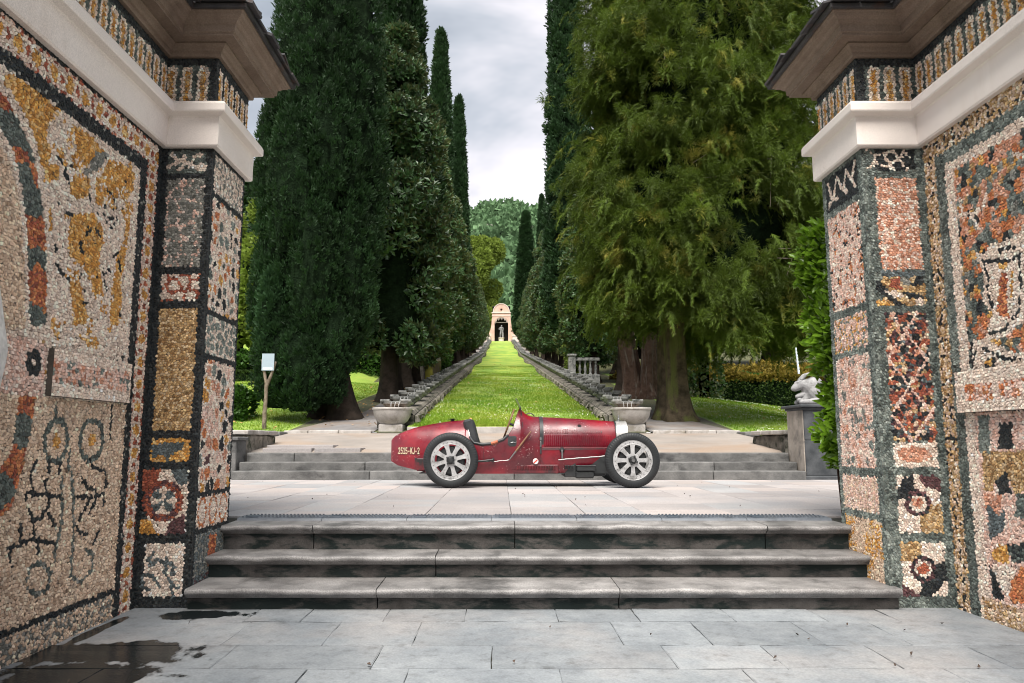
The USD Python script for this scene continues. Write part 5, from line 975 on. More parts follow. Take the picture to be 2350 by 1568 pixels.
# wheels
from shapely.ops import unary_union
from shapely.geometry import Point
from shapely import affinity
def wheel(zx, zy, yc, near, spin):
    c = at(*z5(zx, zy), 9.90); c = np.array([c[0], yc, .365]); s = -1 if near else 1
    ri, ro, wd = .258, .365, .058; n = 192
    prof = [(ri - .004, -.045), (ri, -.052), (ri + .02, -.062), (ri + .055, -.066), (ro - .028, -.058), (ro - .012, -.047), (ro - .003, -.030), (ro, -.018), (ro - .007, -.016), (ro - .007, -.011), (ro, -.009), (ro, .009), (ro - .007, .011), (ro - .007, .016), (ro, .018), (ro - .003, .030), (ro - .012, .047), (ro - .028, .058), (ro - .028, .058), (ri + .055, .066), (ri + .02, .062), (ri, .052), (ri - .004, .045)]
    m = revolve(prof, n, axis='y'); V = np.array(m.vertices).reshape(len(prof), n, 3); g = (np.arange(n) % 3 == 0)
    for i in (4, 5, 6, 16, 17, 18): V[i][g, 0] *= .985; V[i][g, 2] *= .985; V[i][g, 1] *= .93
    m.vertices = V.reshape(-1, 3)
    drum = revolve([(0, -.09), (.19, -.09), (.19, .012), (.17, .022), (0, .022)], 32, axis='y'); 
    if not near: drum.apply_transform(np.diag([1, -1, 1, 1])); drum.invert()
    drum.apply_translation(c); w = part(car, 'wheel', drum, M_dark)
    m.apply_translation(c); part(w, 'tyre', m, M_tyre, smooth=32)
    rim = Point(0, 0).buffer(.2595, 48).difference(Point(0, 0).buffer(.211, 48)); hub = Point(0, 0).buffer(.088, 24); sp = []
    for k in range(8):
        a = k * math.pi / 4 + spin; q = Polygon([(.05, -.024), (.05, .024), (.16, .0265), (.225, .040), (.225, -.040), (.16, -.0265)]); sp.append(affinity.rotate(q, a, (0, 0), True))
    face = unary_union([rim, hub] + sp).buffer(-.008).buffer(.008).buffer(.012).buffer(-.012)
    ex = trimesh.creation.extrude_polygon(face, .018, engine='earcut'); V = np.array(ex.vertices); V = np.stack([V[:, 0], s * (.036 + V[:, 2]), V[:, 1]], 1); ex = trimesh.Trimesh(V, ex.faces if not near else ex.faces, process=False); ex.fix_normals()
    bead = revolve([(.250, .050), (.2605, .057), (.2645, .050), (.2645, .03)], 64, axis='y'); 
    bead2 = revolve([(.206, .030), (.211, .0575), (.216, .0545)], 64, axis='y')
    for b in (bead, bead2):
        if near: b.apply_transform(np.diag([1, 1, 1, 1]));
    bb = cat([bead, bead2]); vv = np.array(bb.vertices); vv[:, 1] = s * np.abs(vv[:, 1]); bb.vertices = vv
    rm = cat([ex, bb]); rm.apply_translation(c); rp = part(w, 'rim', rm, M_alloy, smooth=30)
    if near:
        bolts = []
        for k in range(26):
            a = k * 2 * math.pi / 26 + .05; b = revolve([(0, .0035), (.0045, .003), (.0055, 0)], 6, axis='y'); b.apply_translation(c + [.2345 * math.cos(a), -.0538, .2345 * math.sin(a)]); part(w, 'rim_bolt', b, M_dark)
        h = revolve([(0, .10), (.028, .098), (.034, .088), (.043, .082), (.052, .060), (.056, .05)], 20, axis='y', loc=c)
        ears = []
        for k in range(4):
            a = k * math.pi / 2 + spin + .4; e_ = box(-.011, .011, -.09, -.055, .035, .066, .004); e_.apply_transform(trimesh.transformations.rotation_matrix(a, [0, 1, 0])); e_.apply_translation(c); ears.append(e_)
        part(w, 'hub_nut', cat([h] + ears), M_dark, smooth=40)
        if zx > 1500: part(w, 'hub_cap', revolve([(0, .1035), (.022, .1035), (.0235, .0985)], 20, axis='y', loc=c), M_steel)
    return c
cr = wheel(600, 608, DWN, True, .27); cf = wheel(2018, 610, DWN, True, 0.0); wheel(600, 608, DWF, False, .1); wheel(2018, 610, DWF, False, .2)
for c, nm in ((cf, 'front_axle'), (cr, 'rear_axle')):
    part(car, nm, tube([(c[0], DWN + .05, .365), (c[0], DWN + .25, .345), (c[0], DC, .335), (c[0], DWF - .25, .345), (c[0], DWF - .05, .365)], .028 if nm[0] == 'r' else .02, 10), M_steel if nm[0] == 'f' else M_dark, smooth=60)
part(car, 'front_spring', cat([trimesh.convex.convex_hull(np.array([[x, DC + s * .24 + d, z] for x, z in ((CX(1790), .40), (CX(1800), .36), (cf[0] + .14, .37), (cf[0] + .14, .34)) for d in (-.02, .02)])) for s in (-1, 1)]), M_dark)
part(car, 'frame_horn', cat([tube([(CX(1820), DC + s * .23, CZ(570)), (cf[0], DC + s * .235, .43), (cf[0] + .16, DC + s * .235, .36)], .02, 8) for s in (-1, 1)]), M_dred)
# ---------------------------------------------------------------- trees
def foliage(name, ramp, trans=0.25, rough=0.6, spec=0.25, back=None, warm=None, nscale=1.2):
    """leaf colour: random per leaf, slow drift through the crown, optional paler underside and a share of warm patches"""
    n = {'g': ('geometry', {}), 'r': ('rgb_ramp', {'ramp': ramp}), 'n': ('noise_texture', {'scale': nscale, 'detail': 3.0}), 'm': ('map_range', {'from_min': .3, 'from_max': .7, 'to_min': .65, 'to_max': 1.4}), 'cc': ('combine_xyz', {}),
         'h': ('mix', {'mix_type': 'multiply', 'fac': 1.0}), 'p': ('principled_bsdf', {'roughness': rough, 'specular_ior_level': spec}), 't': ('translucent_bsdf', {}), 'x': ('mix_closure', {'fac': trans})}
    l = [('g.position', 'n.vector'), ('n.fac', 'm.value'), ('m.result', 'cc.x'), ('m.result', 'cc.y'), ('m.result', 'cc.z'), ('g.random_per_island', 'r.fac'), ('cc.vector', 'h.color2')]
    last = 'r.color'
    if back:
        n['bk'] = ('mix', {'color2': back}); l += [(last, 'bk.color1'), ('g.backfacing', 'bk.fac')]; last = 'bk.color'
    if warm:
        n['wn'] = ('noise_texture', {'scale': 1.25, 'detail': 4.0, 'roughness': 0.6}); n['wr'] = ('rgb_ramp', {'ramp': [(0.57, (0, 0, 0)), (0.72, (0.7, 0.7, 0.7))]}); n['wx'] = ('mix', {'color2': warm})
        l += [('g.position', 'wn.vector'), ('wn.fac', 'wr.fac'), ('wr.color', 'wx.fac'), (last, 'wx.color1')]; last = 'wx.color'
    l += [(last, 'h.color1'), ('h.color', 'p.base_color'), ('h.color', 't.color'), ('p.BSDF', 'x.closure1'), ('t.BSDF', 'x.closure2')]
    return mat(name, n, l, surface='x.closure')
M_cyp = foliage('cypress_foliage', [(0, (0.0136, 0.0379, 0.0107)), (0.4, (0.0231, 0.0568, 0.0142)), (0.8, (0.0374, 0.0757, 0.016)), (0.94, (0.0612, 0.0984, 0.016)), (1, (0.0884, 0.1097, 0.016))], .2, .6, .25)
M_cyp2 = foliage('far_cypress_foliage', [(0, (0.025, 0.0576, 0.0206)), (0.6, (0.0432, 0.0845, 0.0274)), (1, (0.0864, 0.12, 0.0314))], .2, .6, .25)
M_cyps = foliage('bright_cypress_shoot', [(0, (0.021, 0.051, 0.019)), (1, (0.0375, 0.075, 0.0275))], .2, .6, .2)
M_jun = foliage('juniper_foliage', [(0, (0.0702, 0.1101, 0.0098)), (0.3, (0.136, 0.1777, 0.0126)), (0.62, (0.2579, 0.2663, 0.0157)), (0.86, (0.3548, 0.3284, 0.0204)), (0.95, (0.3548, 0.3374, 0.0219)), (1, (0.3548, 0.2308, 0.0195))], .3, .55, .3, nscale=.9, warm=(0.36, 0.31, 0.06))  # golden foliage patches, brightened so lit tips are put into the colour
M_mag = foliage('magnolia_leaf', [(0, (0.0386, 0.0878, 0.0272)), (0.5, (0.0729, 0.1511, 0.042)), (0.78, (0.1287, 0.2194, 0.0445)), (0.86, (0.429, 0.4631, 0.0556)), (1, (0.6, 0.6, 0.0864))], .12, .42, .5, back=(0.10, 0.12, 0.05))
M_magl = foliage('sunlit_tone_magnolia_leaf', [(0, (0.0502, 0.1097, 0.0319)), (0.5, (0.1062, 0.2018, 0.0456)), (0.72, (0.2123, 0.3072, 0.0513)), (1, (0.6, 0.6, 0.1026))], .18, .42, .5, back=(0.13, 0.15, 0.055))  # paler copy of the magnolia leaf, sunlight put into its colour
M_bush = foliage('bush_leaf', [(0, (0.0406, 0.1024, 0.015)), (0.6, (0.0811, 0.1774, 0.02)), (1, (0.1893, 0.273, 0.0351))], .3, .5, .3)
M_yel = foliage('yellow_green_leaf', [(0, (0.1638, 0.2264, 0.0365)), (0.6, (0.351, 0.3911, 0.0608)), (1, (0.48, 0.468, 0.1217))], .35, .6, .2)
M_forest = foliage('hazed_forest_leaf', [(0, (0.106, 0.1843, 0.0889)), (0.6, (0.1817, 0.3028, 0.1186)), (1, (0.3633, 0.4475, 0.1482))], .2, .7, .1, nscale=.05)  # lighter and bluer: distance haze put into the leaf colour
M_rust = foliage('rusty_shrub_leaf', [(0, (0.1924, 0.1455, 0.0259)), (0.5, (0.4275, 0.2287, 0.0389)), (0.8, (0.57, 0.3534, 0.0648)), (1, (0.2565, 0.2911, 0.0389))], .3, .7, .15)
M_hedge = foliage('hedge_leaf', [(0, (0.0398, 0.0731, 0.0156)), (0.5, (0.0994, 0.1463, 0.0218)), (0.8, (0.221, 0.2315, 0.0312)), (1, (0.4641, 0.3169, 0.0468))], .2, .65, .2)
M_bark = stone('red_brown_bark', (0.03, 0.018, 0.013), (0.075, 0.048, 0.036), (0.11, 0.10, 0.085), scale=5, fine=50, bump=1.0, rough=.9, per=.1, spots={'scale': 2.5, 'lo': .54, 'hi': .70, 'stretch': (3, 3, .35)}, dist=.02, spec=.1)
M_barkm = stone('mossy_bark', (0.03, 0.025, 0.016), (0.09, 0.07, 0.045), (0.085, 0.095, 0.03), scale=5, fine=50, bump=1.0, rough=.9, per=.1, spots={'scale': 1.6, 'lo': .50, 'hi': .62, 'stretch': (2, 2, .3)}, dist=.02, spec=.1)
M_barkd = stone('dark_bark', (0.018, 0.015, 0.012), (0.05, 0.038, 0.03), scale=5, fine=50, bump=1.0, rough=.95, per=.1, dist=.02, spec=.1)

def unit(v): return v / np.maximum(np.linalg.norm(v, axis=-1, keepdims=True), 1e-9)
def blade_mesh(base, axis, length, width, r, quads=True, fold=None):
    """one flat pointed leaf per row (a kite of two triangles)"""
    n = len(base); axis = unit(axis); side = unit(np.cross(axis, r.normal(0, 1, (n, 3)))) * np.reshape(width, (-1, 1)); L = np.reshape(length, (-1, 1))
    nn = np.cross(axis, unit(side)); mid = base + axis * L * .45 + nn * L * .06
    V = np.stack([base, mid + side, base + axis * L, mid - side], 1).reshape(-1, 3); i = np.arange(n)[:, None] * 4
    return V, np.vstack([i + [0, 1, 2], i + [0, 2, 3]])
def leafmesh(parts):
    off, V, F = 0, [], []
    for v, f in parts: V.append(v); F.append(f + off); off += len(v)
    return trimesh.Trimesh(np.vstack(V), np.vstack(F), process=False)
def trunk_mesh(h, r0, r1, seed, lean=(0, 0), flare=1.6, n=20, flute=.16):
    r = np.random.default_rng(seed); zs = np.concatenate([[-.5, 0, .12, .3, .6, 1.0], np.linspace(1.5, h, 10)]); a = np.linspace(0, 2 * np.pi, n, endpoint=False); ph = r.uniform(0, 6, 3); P = []
    for z in zs:
        t = max(z, 0) / h; R = (r0 + (r1 - r0) * t) * (1 + (flare - 1) * math.exp(-max(z, 0) * 3.2)); w = 1 + flute * (np.sin(a * 5 + ph[0] + z * .25) * .6 + np.sin(a * 9 + ph[1] - z * .3) * .4) * (1 - .5 * t)
        P.append(np.stack([lean[0] * t * h + R * w * np.cos(a) + math.sin(z * .7 + ph[2]) * .04, lean[1] * t * h + R * w * np.sin(a), np.full(n, z)], 1))
    P = np.array(P); P = np.concatenate([P, P[:, :1]], 1); g = grid_mesh(P); g.invert(); return g

def cypress_crown(H, R, z0, seed, ntuft, lobes=14, size=.16, prof=None, nb=3, thick=.020):
    """a dense column of knobby upright sprays: steep plumes on the outline, each built of small tufts that bulge out of the gaps"""
    r = np.random.default_rng(seed)
    lob = lambda th, z: .80 + .40 * meshkit.noise(np.stack([np.cos(th) * lobes / 5, np.sin(th) * lobes / 5, z * .30 + seed], -1), seed) + .30 * (meshkit.noise(np.stack([np.cos(th) * lobes / 1.6, np.sin(th) * lobes / 1.6, z * .8], -1), seed + 1) - .5) + .19 * (meshkit.noise(np.stack([np.cos(th) * lobes, np.sin(th) * lobes, z * 2.2], -1), seed + 2) - .5)
    per = 12; nc = ntuft // per; th = r.uniform(0, 2 * np.pi, nc); t = r.uniform(0, 1, nc); z = z0 + (H - z0) * t
    rad = R * prof(t) * lob(th, z) * (1 - np.abs(r.normal(0, .05, nc))); out = np.stack([np.cos(th), np.sin(th), 0 * th], 1); cen = out * rad[:, None] + np.stack([0 * z, 0 * z, z], 1)
    cs = size * r.uniform(.7, 1.5, nc); k = np.repeat(np.arange(nc), per * nb); n = len(k)
    d = unit(r.normal(0, 1, (n, 3)) + out[k] * .9 + np.array([0, 0, .9])); p = cen[k] + d * (cs[k] * r.uniform(.15, .95, n))[:, None] * np.array([.75, .75, 1.25])
    ax = d * .8 + out[k] * .25 + np.array([0, 0, .75]) + r.normal(0, .28, (n, 3)); lm = blade_mesh(p, ax, cs[k] * r.uniform(.45, .9, n), thick * r.uniform(.8, 1.6, n), r)
    zz, aa = np.meshgrid(np.linspace(0, .985, 50), np.linspace(0, 2 * np.pi, 48), indexing='ij'); z = z0 + (H - z0) * zz; rr = R * prof(zz) * lob(aa, z) * .86
    core = grid_mesh(np.stack([np.cos(aa) * rr, np.sin(aa) * rr, z], -1)); core.invert()
    return leafmesh([lm]), core
def scaled(m, loc): m = m.copy(); m.apply_translation(loc); return m
M_core = stone('gap_shade_inner_foliage', (0.004, 0.009, 0.004), (0.016, 0.032, 0.014), scale=6, fine=26, bump=1.0, rough=.95, per=0, dist=.12, spec=.05)  # near-black cores: shade in the gaps between tufts put into the colour

# front left cypress: many stems, belly low on the left, leaning bare trunk
def prof_front(t): return np.interp(t, [0, .03, .10, .20, .32, .50, .70, .85, 1], [.35, .68, .92, 1.0, 1.0, .92, .80, .62, .0])
gz = lambda x, d: float(groundz(x, d))
X1, D1 = -5.28, 20.0; g1 = gz(X1, D1)
t1 = thing('cypress_tree', 'huge dark bushy cypress leaning over the left lawn beside the sign post', 'tree', (X1, D1, g1))
lm, core = cypress_crown(19, 1.62, .95, 3, 62000, lobes=13, size=.14, prof=prof_front, nb=2, thick=.0145)
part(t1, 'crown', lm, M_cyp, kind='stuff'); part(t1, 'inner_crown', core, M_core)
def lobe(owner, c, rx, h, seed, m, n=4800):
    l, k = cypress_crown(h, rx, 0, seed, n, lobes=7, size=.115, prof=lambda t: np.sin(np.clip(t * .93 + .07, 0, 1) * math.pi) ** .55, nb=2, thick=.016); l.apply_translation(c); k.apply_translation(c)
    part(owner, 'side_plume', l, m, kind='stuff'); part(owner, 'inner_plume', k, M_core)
for c, rx, h, sd, m in (((-.62, -.95, .25), .72, 2.6, 11, M_cyp), ((-.05, -1.2, .15), .62, 2.4, 12, M_cyp), ((.55, -.9, .35), .62, 3.2, 13, M_cyp), ((-.85, -1.15, 1.5), .42, 2.3, 14, M_cyps), ((-1.1, -.5, 1.6), .6, 3.6, 15, M_cyp), ((.2, -1.3, 2.2), .62, 3.8, 16, M_cyp), ((.95, -.7, 1.9), .55, 4.6, 17, M_cyp), ((-.4, -1.25, 4.2), .62, 4.2, 18, M_cyp), ((.5, -1.2, 5.6), .55, 3.6, 19, M_cyp), ((-1.15, -.6, 5.0), .5, 4.0, 20, M_cyp)): lobe(t1, c, rx, h, sd, m)
tr_ = trunk_mesh(3.2, .36, .28, 5, lean=(-.20, 0), flare=1.5); tr_.apply_translation((.86, -.1, -.05)); part(t1, 'trunk', tr_, M_barkd, smooth=50)
part(t1, 'trunk', scaled(trunk_mesh(3, .2, .16, 6, lean=(.05, 0)), (.1, .1, 0)), M_barkd, smooth=50)

# prototypes of the avenue trees
def cypress_proto(name, label, loc, H, R, seed, n, m, z0=1.4, size=.2, thick=.028, top=.42):
    t = thing(name, label, 'tree', loc); l, c = cypress_crown(H, R, z0, seed, n, lobes=10, size=size, prof=lambda q: np.minimum(1, q / .10 + .5) * np.clip(1 - q, 0, 1) ** top, nb=2, thick=thick * 1.25)
    part(t, 'crown', l, m, kind='stuff'); part(t, 'inner_crown', c, M_core); part(t, 'trunk', trunk_mesh(z0 + 1.5, R * .26, R * .2, seed, flare=1.7), M_barkd, smooth=50); return t
def magnolia(name, label, loc, H, R, seed, n, m, z0=1.2, leaf=.21, own=0, cam_side=None, lean=0.0):
    t = thing(name, label, 'tree', loc); r = np.random.default_rng(seed)
    # boughs: rosettes of leaves sit at the ends of short twigs on uneven boughs
    nb_ = 78; bz = z0 + (H - z0) * r.uniform(0, 1, nb_) ** .9; ba = r.uniform(0, 2 * np.pi, nb_); env = lambda q: np.interp(q, [0, .08, .25, .55, .8, .93, 1], [.55, .85, 1.0, .86, .58, .33, .08])
    bl_ = R * env((bz - z0) / (H - z0)) * r.uniform(.72, 1.12, nb_); cen = np.stack([np.cos(ba) * bl_ * .72, np.sin(ba) * bl_ * .72, bz], 1); rad = np.clip(bl_ * .36, .42, .85)
    k = r.integers(nb_, size=n); d = unit(r.normal(0, 1, (n, 3)) + np.array([0, 0, .25])); q = (1 - np.abs(r.normal(0, .16, n)))[:, None]; p = cen[k] + d * rad[k][:, None] * q * np.array([1, 1, 1.15])
    p[:, 0] += lean * (p[:, 2] - z0)
    out = unit(np.stack([p[:, 0], p[:, 1], 0 * p[:, 0]], 1)) * .6 + d * .7 + np.array([0, 0, .55]); out = unit(out); ps = []
    for j in range(7):
        ax = unit(out * r.uniform(.25, .9, (n, 1)) + r.normal(0, .62, (n, 3))); side = unit(np.cross(out + r.normal(0, .30, (n, 3)), ax)); L = leaf * r.uniform(.7, 1.2, (n, 1)); w = side * L * .21; nn = np.cross(ax, side)
        b = p + ax * L * .12; V = np.stack([b, b + ax * L * .5 - w + nn * L * .06, b + ax * L - nn * L * .08, b + ax * L * .5 + w + nn * L * .06], 1).reshape(-1, 3); i = np.arange(n)[:, None] * 4; ps.append((V, np.vstack([i + [0, 1, 2], i + [0, 2, 3]])))
    lm = leafmesh(ps)
    if own:                                     # the leaves that show largest are single pieces
        loc_ = np.asarray(loc); Q = np.concatenate([q[0].reshape(-1, 4, 3) for q in ps]); wpos = Q.mean(1) + loc_
        vis = np.linalg.norm(wpos - CAM, axis=1); pick = np.argsort(vis)[:own]; rest = np.setdiff1d(np.arange(len(Q)), pick)
        for i in pick: part(t, 'leaf', trimesh.Trimesh(Q[i], [[0, 1, 2], [0, 2, 3]], process=False), m)
        i = np.arange(len(rest))[:, None] * 4; lm = trimesh.Trimesh(Q[rest].reshape(-1, 3), np.vstack([i + [0, 1, 2], i + [0, 2, 3]]), process=False)
    part(t, 'crown', lm, m, kind='stuff')
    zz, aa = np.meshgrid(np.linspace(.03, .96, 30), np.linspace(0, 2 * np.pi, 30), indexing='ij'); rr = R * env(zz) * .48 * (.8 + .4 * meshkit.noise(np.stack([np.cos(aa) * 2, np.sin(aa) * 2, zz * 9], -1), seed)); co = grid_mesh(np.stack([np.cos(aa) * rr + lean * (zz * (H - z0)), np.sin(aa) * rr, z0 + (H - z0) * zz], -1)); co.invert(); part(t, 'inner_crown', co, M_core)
    part(t, 'trunk', trunk_mesh(z0 + 3, .30, .2, seed, flare=1.7), M_barkd, smooth=50)
    tw = [tube([(0, 0, bz[i] - bl_[i] * .5), cen[i] * np.array([.6, .6, 1]) + [0, 0, -.1], cen[i]], [.07, .04, .02], 5) for i in range(0, nb_, 3)]; part(t, 'bough', cat(tw), M_barkd); return t
def P3(x, d): return (x, d, gz(x, d))
c2 = cypress_proto('cypress_tree', 'tall dark cypress column behind the huge bushy cypress, top out of the picture', P3(-4.45, 29.0), 25, 1.32, 21, 34000, M_cyp, z0=2.6)
m3 = magnolia('magnolia_tree', 'glossy magnolia with yellowish shoots beside the huge bushy cypress', P3(-4.1, 25.6), 13.4, 2.2, 31, 8000, M_mag, z0=1.5, own=280, leaf=.25)
m4 = magnolia('magnolia_tree', 'broad magnolia with leaves coloured pale yellow as if lit, second along the left water chain', P3(-4.25, 40.0), 13.6, 2.3, 32, 7500, M_magl, z0=1.4, leaf=.26)
c4 = cypress_proto('cypress_tree', 'pointed cypress standing highest against the sky left of the avenue', P3(-4.35, 48.0), 23.6, 1.15, 22, 26000, M_cyp2, z0=1.8, size=.26, thick=.04, top=.6)
r1t = cypress_proto('cypress_tree', 'tall straight-edged cypress column right of the open sky', P3(4.05, 46.0), 31, 1.42, 23, 36000, M_cyp2, z0=2.6, size=.26, thick=.038, top=.35)
m5 = magnolia('magnolia_tree', 'dark magnolia behind the right fountain bowl, trunks showing below', P3(4.7, 29.5), 11.5, 2.2, 33, 6500, M_mag, z0=3.0, leaf=.19)
far = [(m4, 'magnolia_tree', -4.3, 57, 1.0, 'left'), (m4, 'magnolia_tree', -4.2, 33.5, .92, 'left'), (m3, 'magnolia_tree', -4.3, 63.5, .92, 'left'), (c4, 'cypress_tree', -4.4, 70, 1.12, 'left'), (m4, 'magnolia_tree', -4.3, 78, .95, 'left'), (m4, 'magnolia_tree', -4.3, 87, .9, 'left'), (m3, 'magnolia_tree', -4.3, 97, .85, 'left'), (m4, 'magnolia_tree', -4.2, 110, .85, 'left'), (m4, 'magnolia_tree', -4.2, 124, .8, 'left'), (m4, 'magnolia_tree', -4.2, 140, .8, 'left'), (m4, 'magnolia_tree', -4.4, 158, .8, 'left'),
       (m4, 'magnolia_tree', 4.5, 37.5, .85, 'right'), (m4, 'magnolia_tree', 4.4, 55, .95, 'right'), (m3, 'magnolia_tree', 4.4, 63, .9, 'right'), (m4, 'magnolia_tree', 4.4, 72, .95, 'right'), (c4, 'cypress_tree', 4.5, 82, .8, 'right'), (m4, 'magnolia_tree', 4.3, 93, .85, 'right'), (m3, 'magnolia_tree', 4.3, 106, .8, 'right'), (m4, 'magnolia_tree', 4.2, 120, .75, 'right'), (c4, 'cypress_tree', 4.7, 140, 1.12, 'right'), (m4, 'magnolia_tree', 4.4, 158, .75, 'right')]
ordn = ['third', 'fourth', 'fifth', 'sixth', 'seventh', 'eighth', 'ninth', 'tenth', 'eleventh', 'twelfth', 'thirteenth']; cnt = {}
for k, (src, nm, x, d, sc_, side) in enumerate(far):
    key = (nm, side); cnt[key] = cnt.get(key, 0) + 1
    base = {'magnolia_tree': {'left': 0, 'right': 0}, 'cypress_tree': {'left': 1, 'right': 0}}[nm][side]; i = cnt[key] - 1 + (0 if base == 0 else 1)
    word = (['second'] + ordn)[i] if nm == 'magnolia_tree' and side == 'right' else (ordn[cnt[key] - 1])
    lab = '%s from the front in the row of magnolias %s of the grass avenue' % (word + ' magnolia', side) if nm == 'magnolia_tree' else {('left'): 'slender far cypress just right of the pointed cypress, against the sky', 'right': ['dark cypress among the far magnolias right of the avenue', 'small pointed far cypress below the hill right of the niche'][min(cnt[key] - 1, 1)]}[side]
    copy_of(src, nm, lab, P3(x, d), rz=k * 73 % 360, scale=np.array([1.75, 1.75, 1.0]) * sc_ if (nm, d) == ('cypress_tree', 140) else sc_)

# big weeping conifer on the right: drooping sprays hung from arching boughs
def spray(seed, L=.44):
    r = np.random.default_rng(seed); n = 30; t = np.linspace(0, 1, n); x = L * (t * .75); z = -L * (.10 * t + .75 * t ** 2); B, A, W, Ls = [], [], [], []
    for i in range(n):
        for s in (-1, 1, 0):
            B.append((x[i], .0, z[i])); A.append((.55 + r.normal(0, .25), s * r.uniform(.35, .9) + r.normal(0, .1), -.75 + r.normal(0, .35))); Ls.append(L * r.uniform(.14, .36) * (1.1 - .5 * t[i])); W.append(.0078)
    return blade_mesh(np.array(B), np.array(A), np.array(Ls), np.array(W), r)
def tuft(seed, R=.17, n=110):
    r = np.random.default_rng(seed); d = unit(r.normal(0, 1, (n, 3)) + np.array([.5, 0, .15])); return blade_mesh(d * (R * r.uniform(.1, .95, n))[:, None] * np.array([1, 1, 1.2]), d + np.array([.2, 0, -.15]) + r.normal(0, .4, (n, 3)), R * r.uniform(.35, .8, n), np.full(n, .0072) * r.uniform(.7, 1.3, n), r)
X2, D2 = 4.35, 19.6; g2 = gz(X2, D2)
t2 = thing('weeping_cypress', 'broad weeping conifer with drooping yellow-green sprays filling the upper right', 'tree', (X2, D2, g2))
rw = np.random.default_rng(8); SP = [spray(70 + k) for k in range(6)] + [tuft(90 + k) for k in range(5)]
env2 = lambda t: np.interp(t, [0, .05, .14, .30, .55, .8, 1], [.72, .95, 1.05, 1.0, .93, .9, .8])
nbough = 330; bt = rw.uniform(0, 1, nbough) ** .95; bz = 3.0 + 13.5 * bt; ba = rw.uniform(0, 2 * np.pi, nbough); bR = 3.05 * env2(bt) * rw.uniform(.70, 1.08, nbough)
bc = np.stack([1.15 + np.cos(ba) * bR, np.sin(ba) * bR * .8, bz], 1)
PM, PI = [], []
def add_sprays(c, a, z, n, rs, spread, lo=.6, hi=1.35):
    for k in range(n):
        an = a + rw.normal(0, .75); tl = rw.normal(0, .28); M = trimesh.transformations.rotation_matrix(an, [0, 0, 1]) @ trimesh.transformations.rotation_matrix(tl, [0, 1, 0]); M[:3, :3] *= rw.uniform(lo, hi); M[:3, 3] = c + rw.normal(0, 1, 3) * spread; PM.append(M); PI.append(rw.integers(6) if rw.random() < .42 else 6 + rw.integers(5))
for i in range(nbough): add_sprays(bc[i], ba[i], bz[i], 60, 0, np.array([.40, .40, .32]))
for i in range(210):                                     # curtains hanging from the lowest boughs
    a = rw.uniform(0, 2 * np.pi); R_ = 3.2 * rw.uniform(.55, 1.05); add_sprays(np.array([1.15 + math.cos(a) * R_, math.sin(a) * R_ * .8, (2.75 if math.cos(a) > -.25 else 3.4) + rw.uniform(-.45, .5)]), a, 0, 14, 0, np.array([.24, .24, .38]), .8, 1.4)
pin = UsdGeom.PointInstancer.Define(stage, t2 + '/crown'); tag(pin.GetPrim(), 'drooping yellow-green sprays', kind='stuff'); tg = []
for k, (v, f) in enumerate(SP): usdkit.mesh(stage, t2 + '/crown/spray_%03d' % (k + 1), (v, f), M_jun); tg.append(t2 + '/crown/spray_%03d' % (k + 1))
pin.CreatePrototypesRel().SetTargets(tg); pin.CreateProtoIndicesAttr(Vt.IntArray.FromNumpy(np.array(PI, np.int32))); Mx = np.array(PM); pin.CreatePositionsAttr(Vt.Vec3fArray.FromNumpy(Mx[:, :3, 3].astype(np.float32)))
scl = np.linalg.norm(Mx[:, :3, 0], axis=1); pin.CreateScalesAttr(Vt.Vec3fArray.FromNumpy(np.repeat(scl[:, None], 3, 1).astype(np.float32))); qs = [trimesh.transformations.quaternion_from_matrix(np.vstack([np.hstack([m[:3, :3] / s_, [[0], [0], [0]]]), [0, 0, 0, 1]])) for m, s_ in zip(Mx, scl)]
pin.CreateOrientationsAttr(Vt.QuathArray([Gf.Quath(float(q[0]), float(q[1]), float(q[2]), float(q[3])) for q in qs]))
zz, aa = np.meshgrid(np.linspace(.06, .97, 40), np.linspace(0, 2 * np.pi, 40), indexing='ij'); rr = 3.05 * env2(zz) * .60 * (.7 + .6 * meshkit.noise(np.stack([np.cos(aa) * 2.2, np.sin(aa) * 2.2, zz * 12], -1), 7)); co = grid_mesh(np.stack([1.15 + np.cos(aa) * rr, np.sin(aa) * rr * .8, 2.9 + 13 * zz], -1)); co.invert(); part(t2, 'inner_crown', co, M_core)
part(t2, 'trunk', trunk_mesh(6, .37, .27, 9, flare=1.6, n=30, flute=.2), M_barkm, smooth=50)
part(t2, 'bare_twig', cat([tube([b * np.array([.75, .75, 1]) + [.3, 0, .15], b, b + rw.normal(0, .3, 3) + [0, -.1, -.3]], [.012, .009, .004], 4) for b in bc[::3]]), plain('grey_twig', (.30, .25, .20), rough=.8))
part(t2, 'bough', cat([tube([(.0, 0, b[2] - 1.2), (b[0] * .5, b[1] * .5, b[2] - .2), b], [.10, .06, .02], 6) for b in bc[::5]]), M_bark)
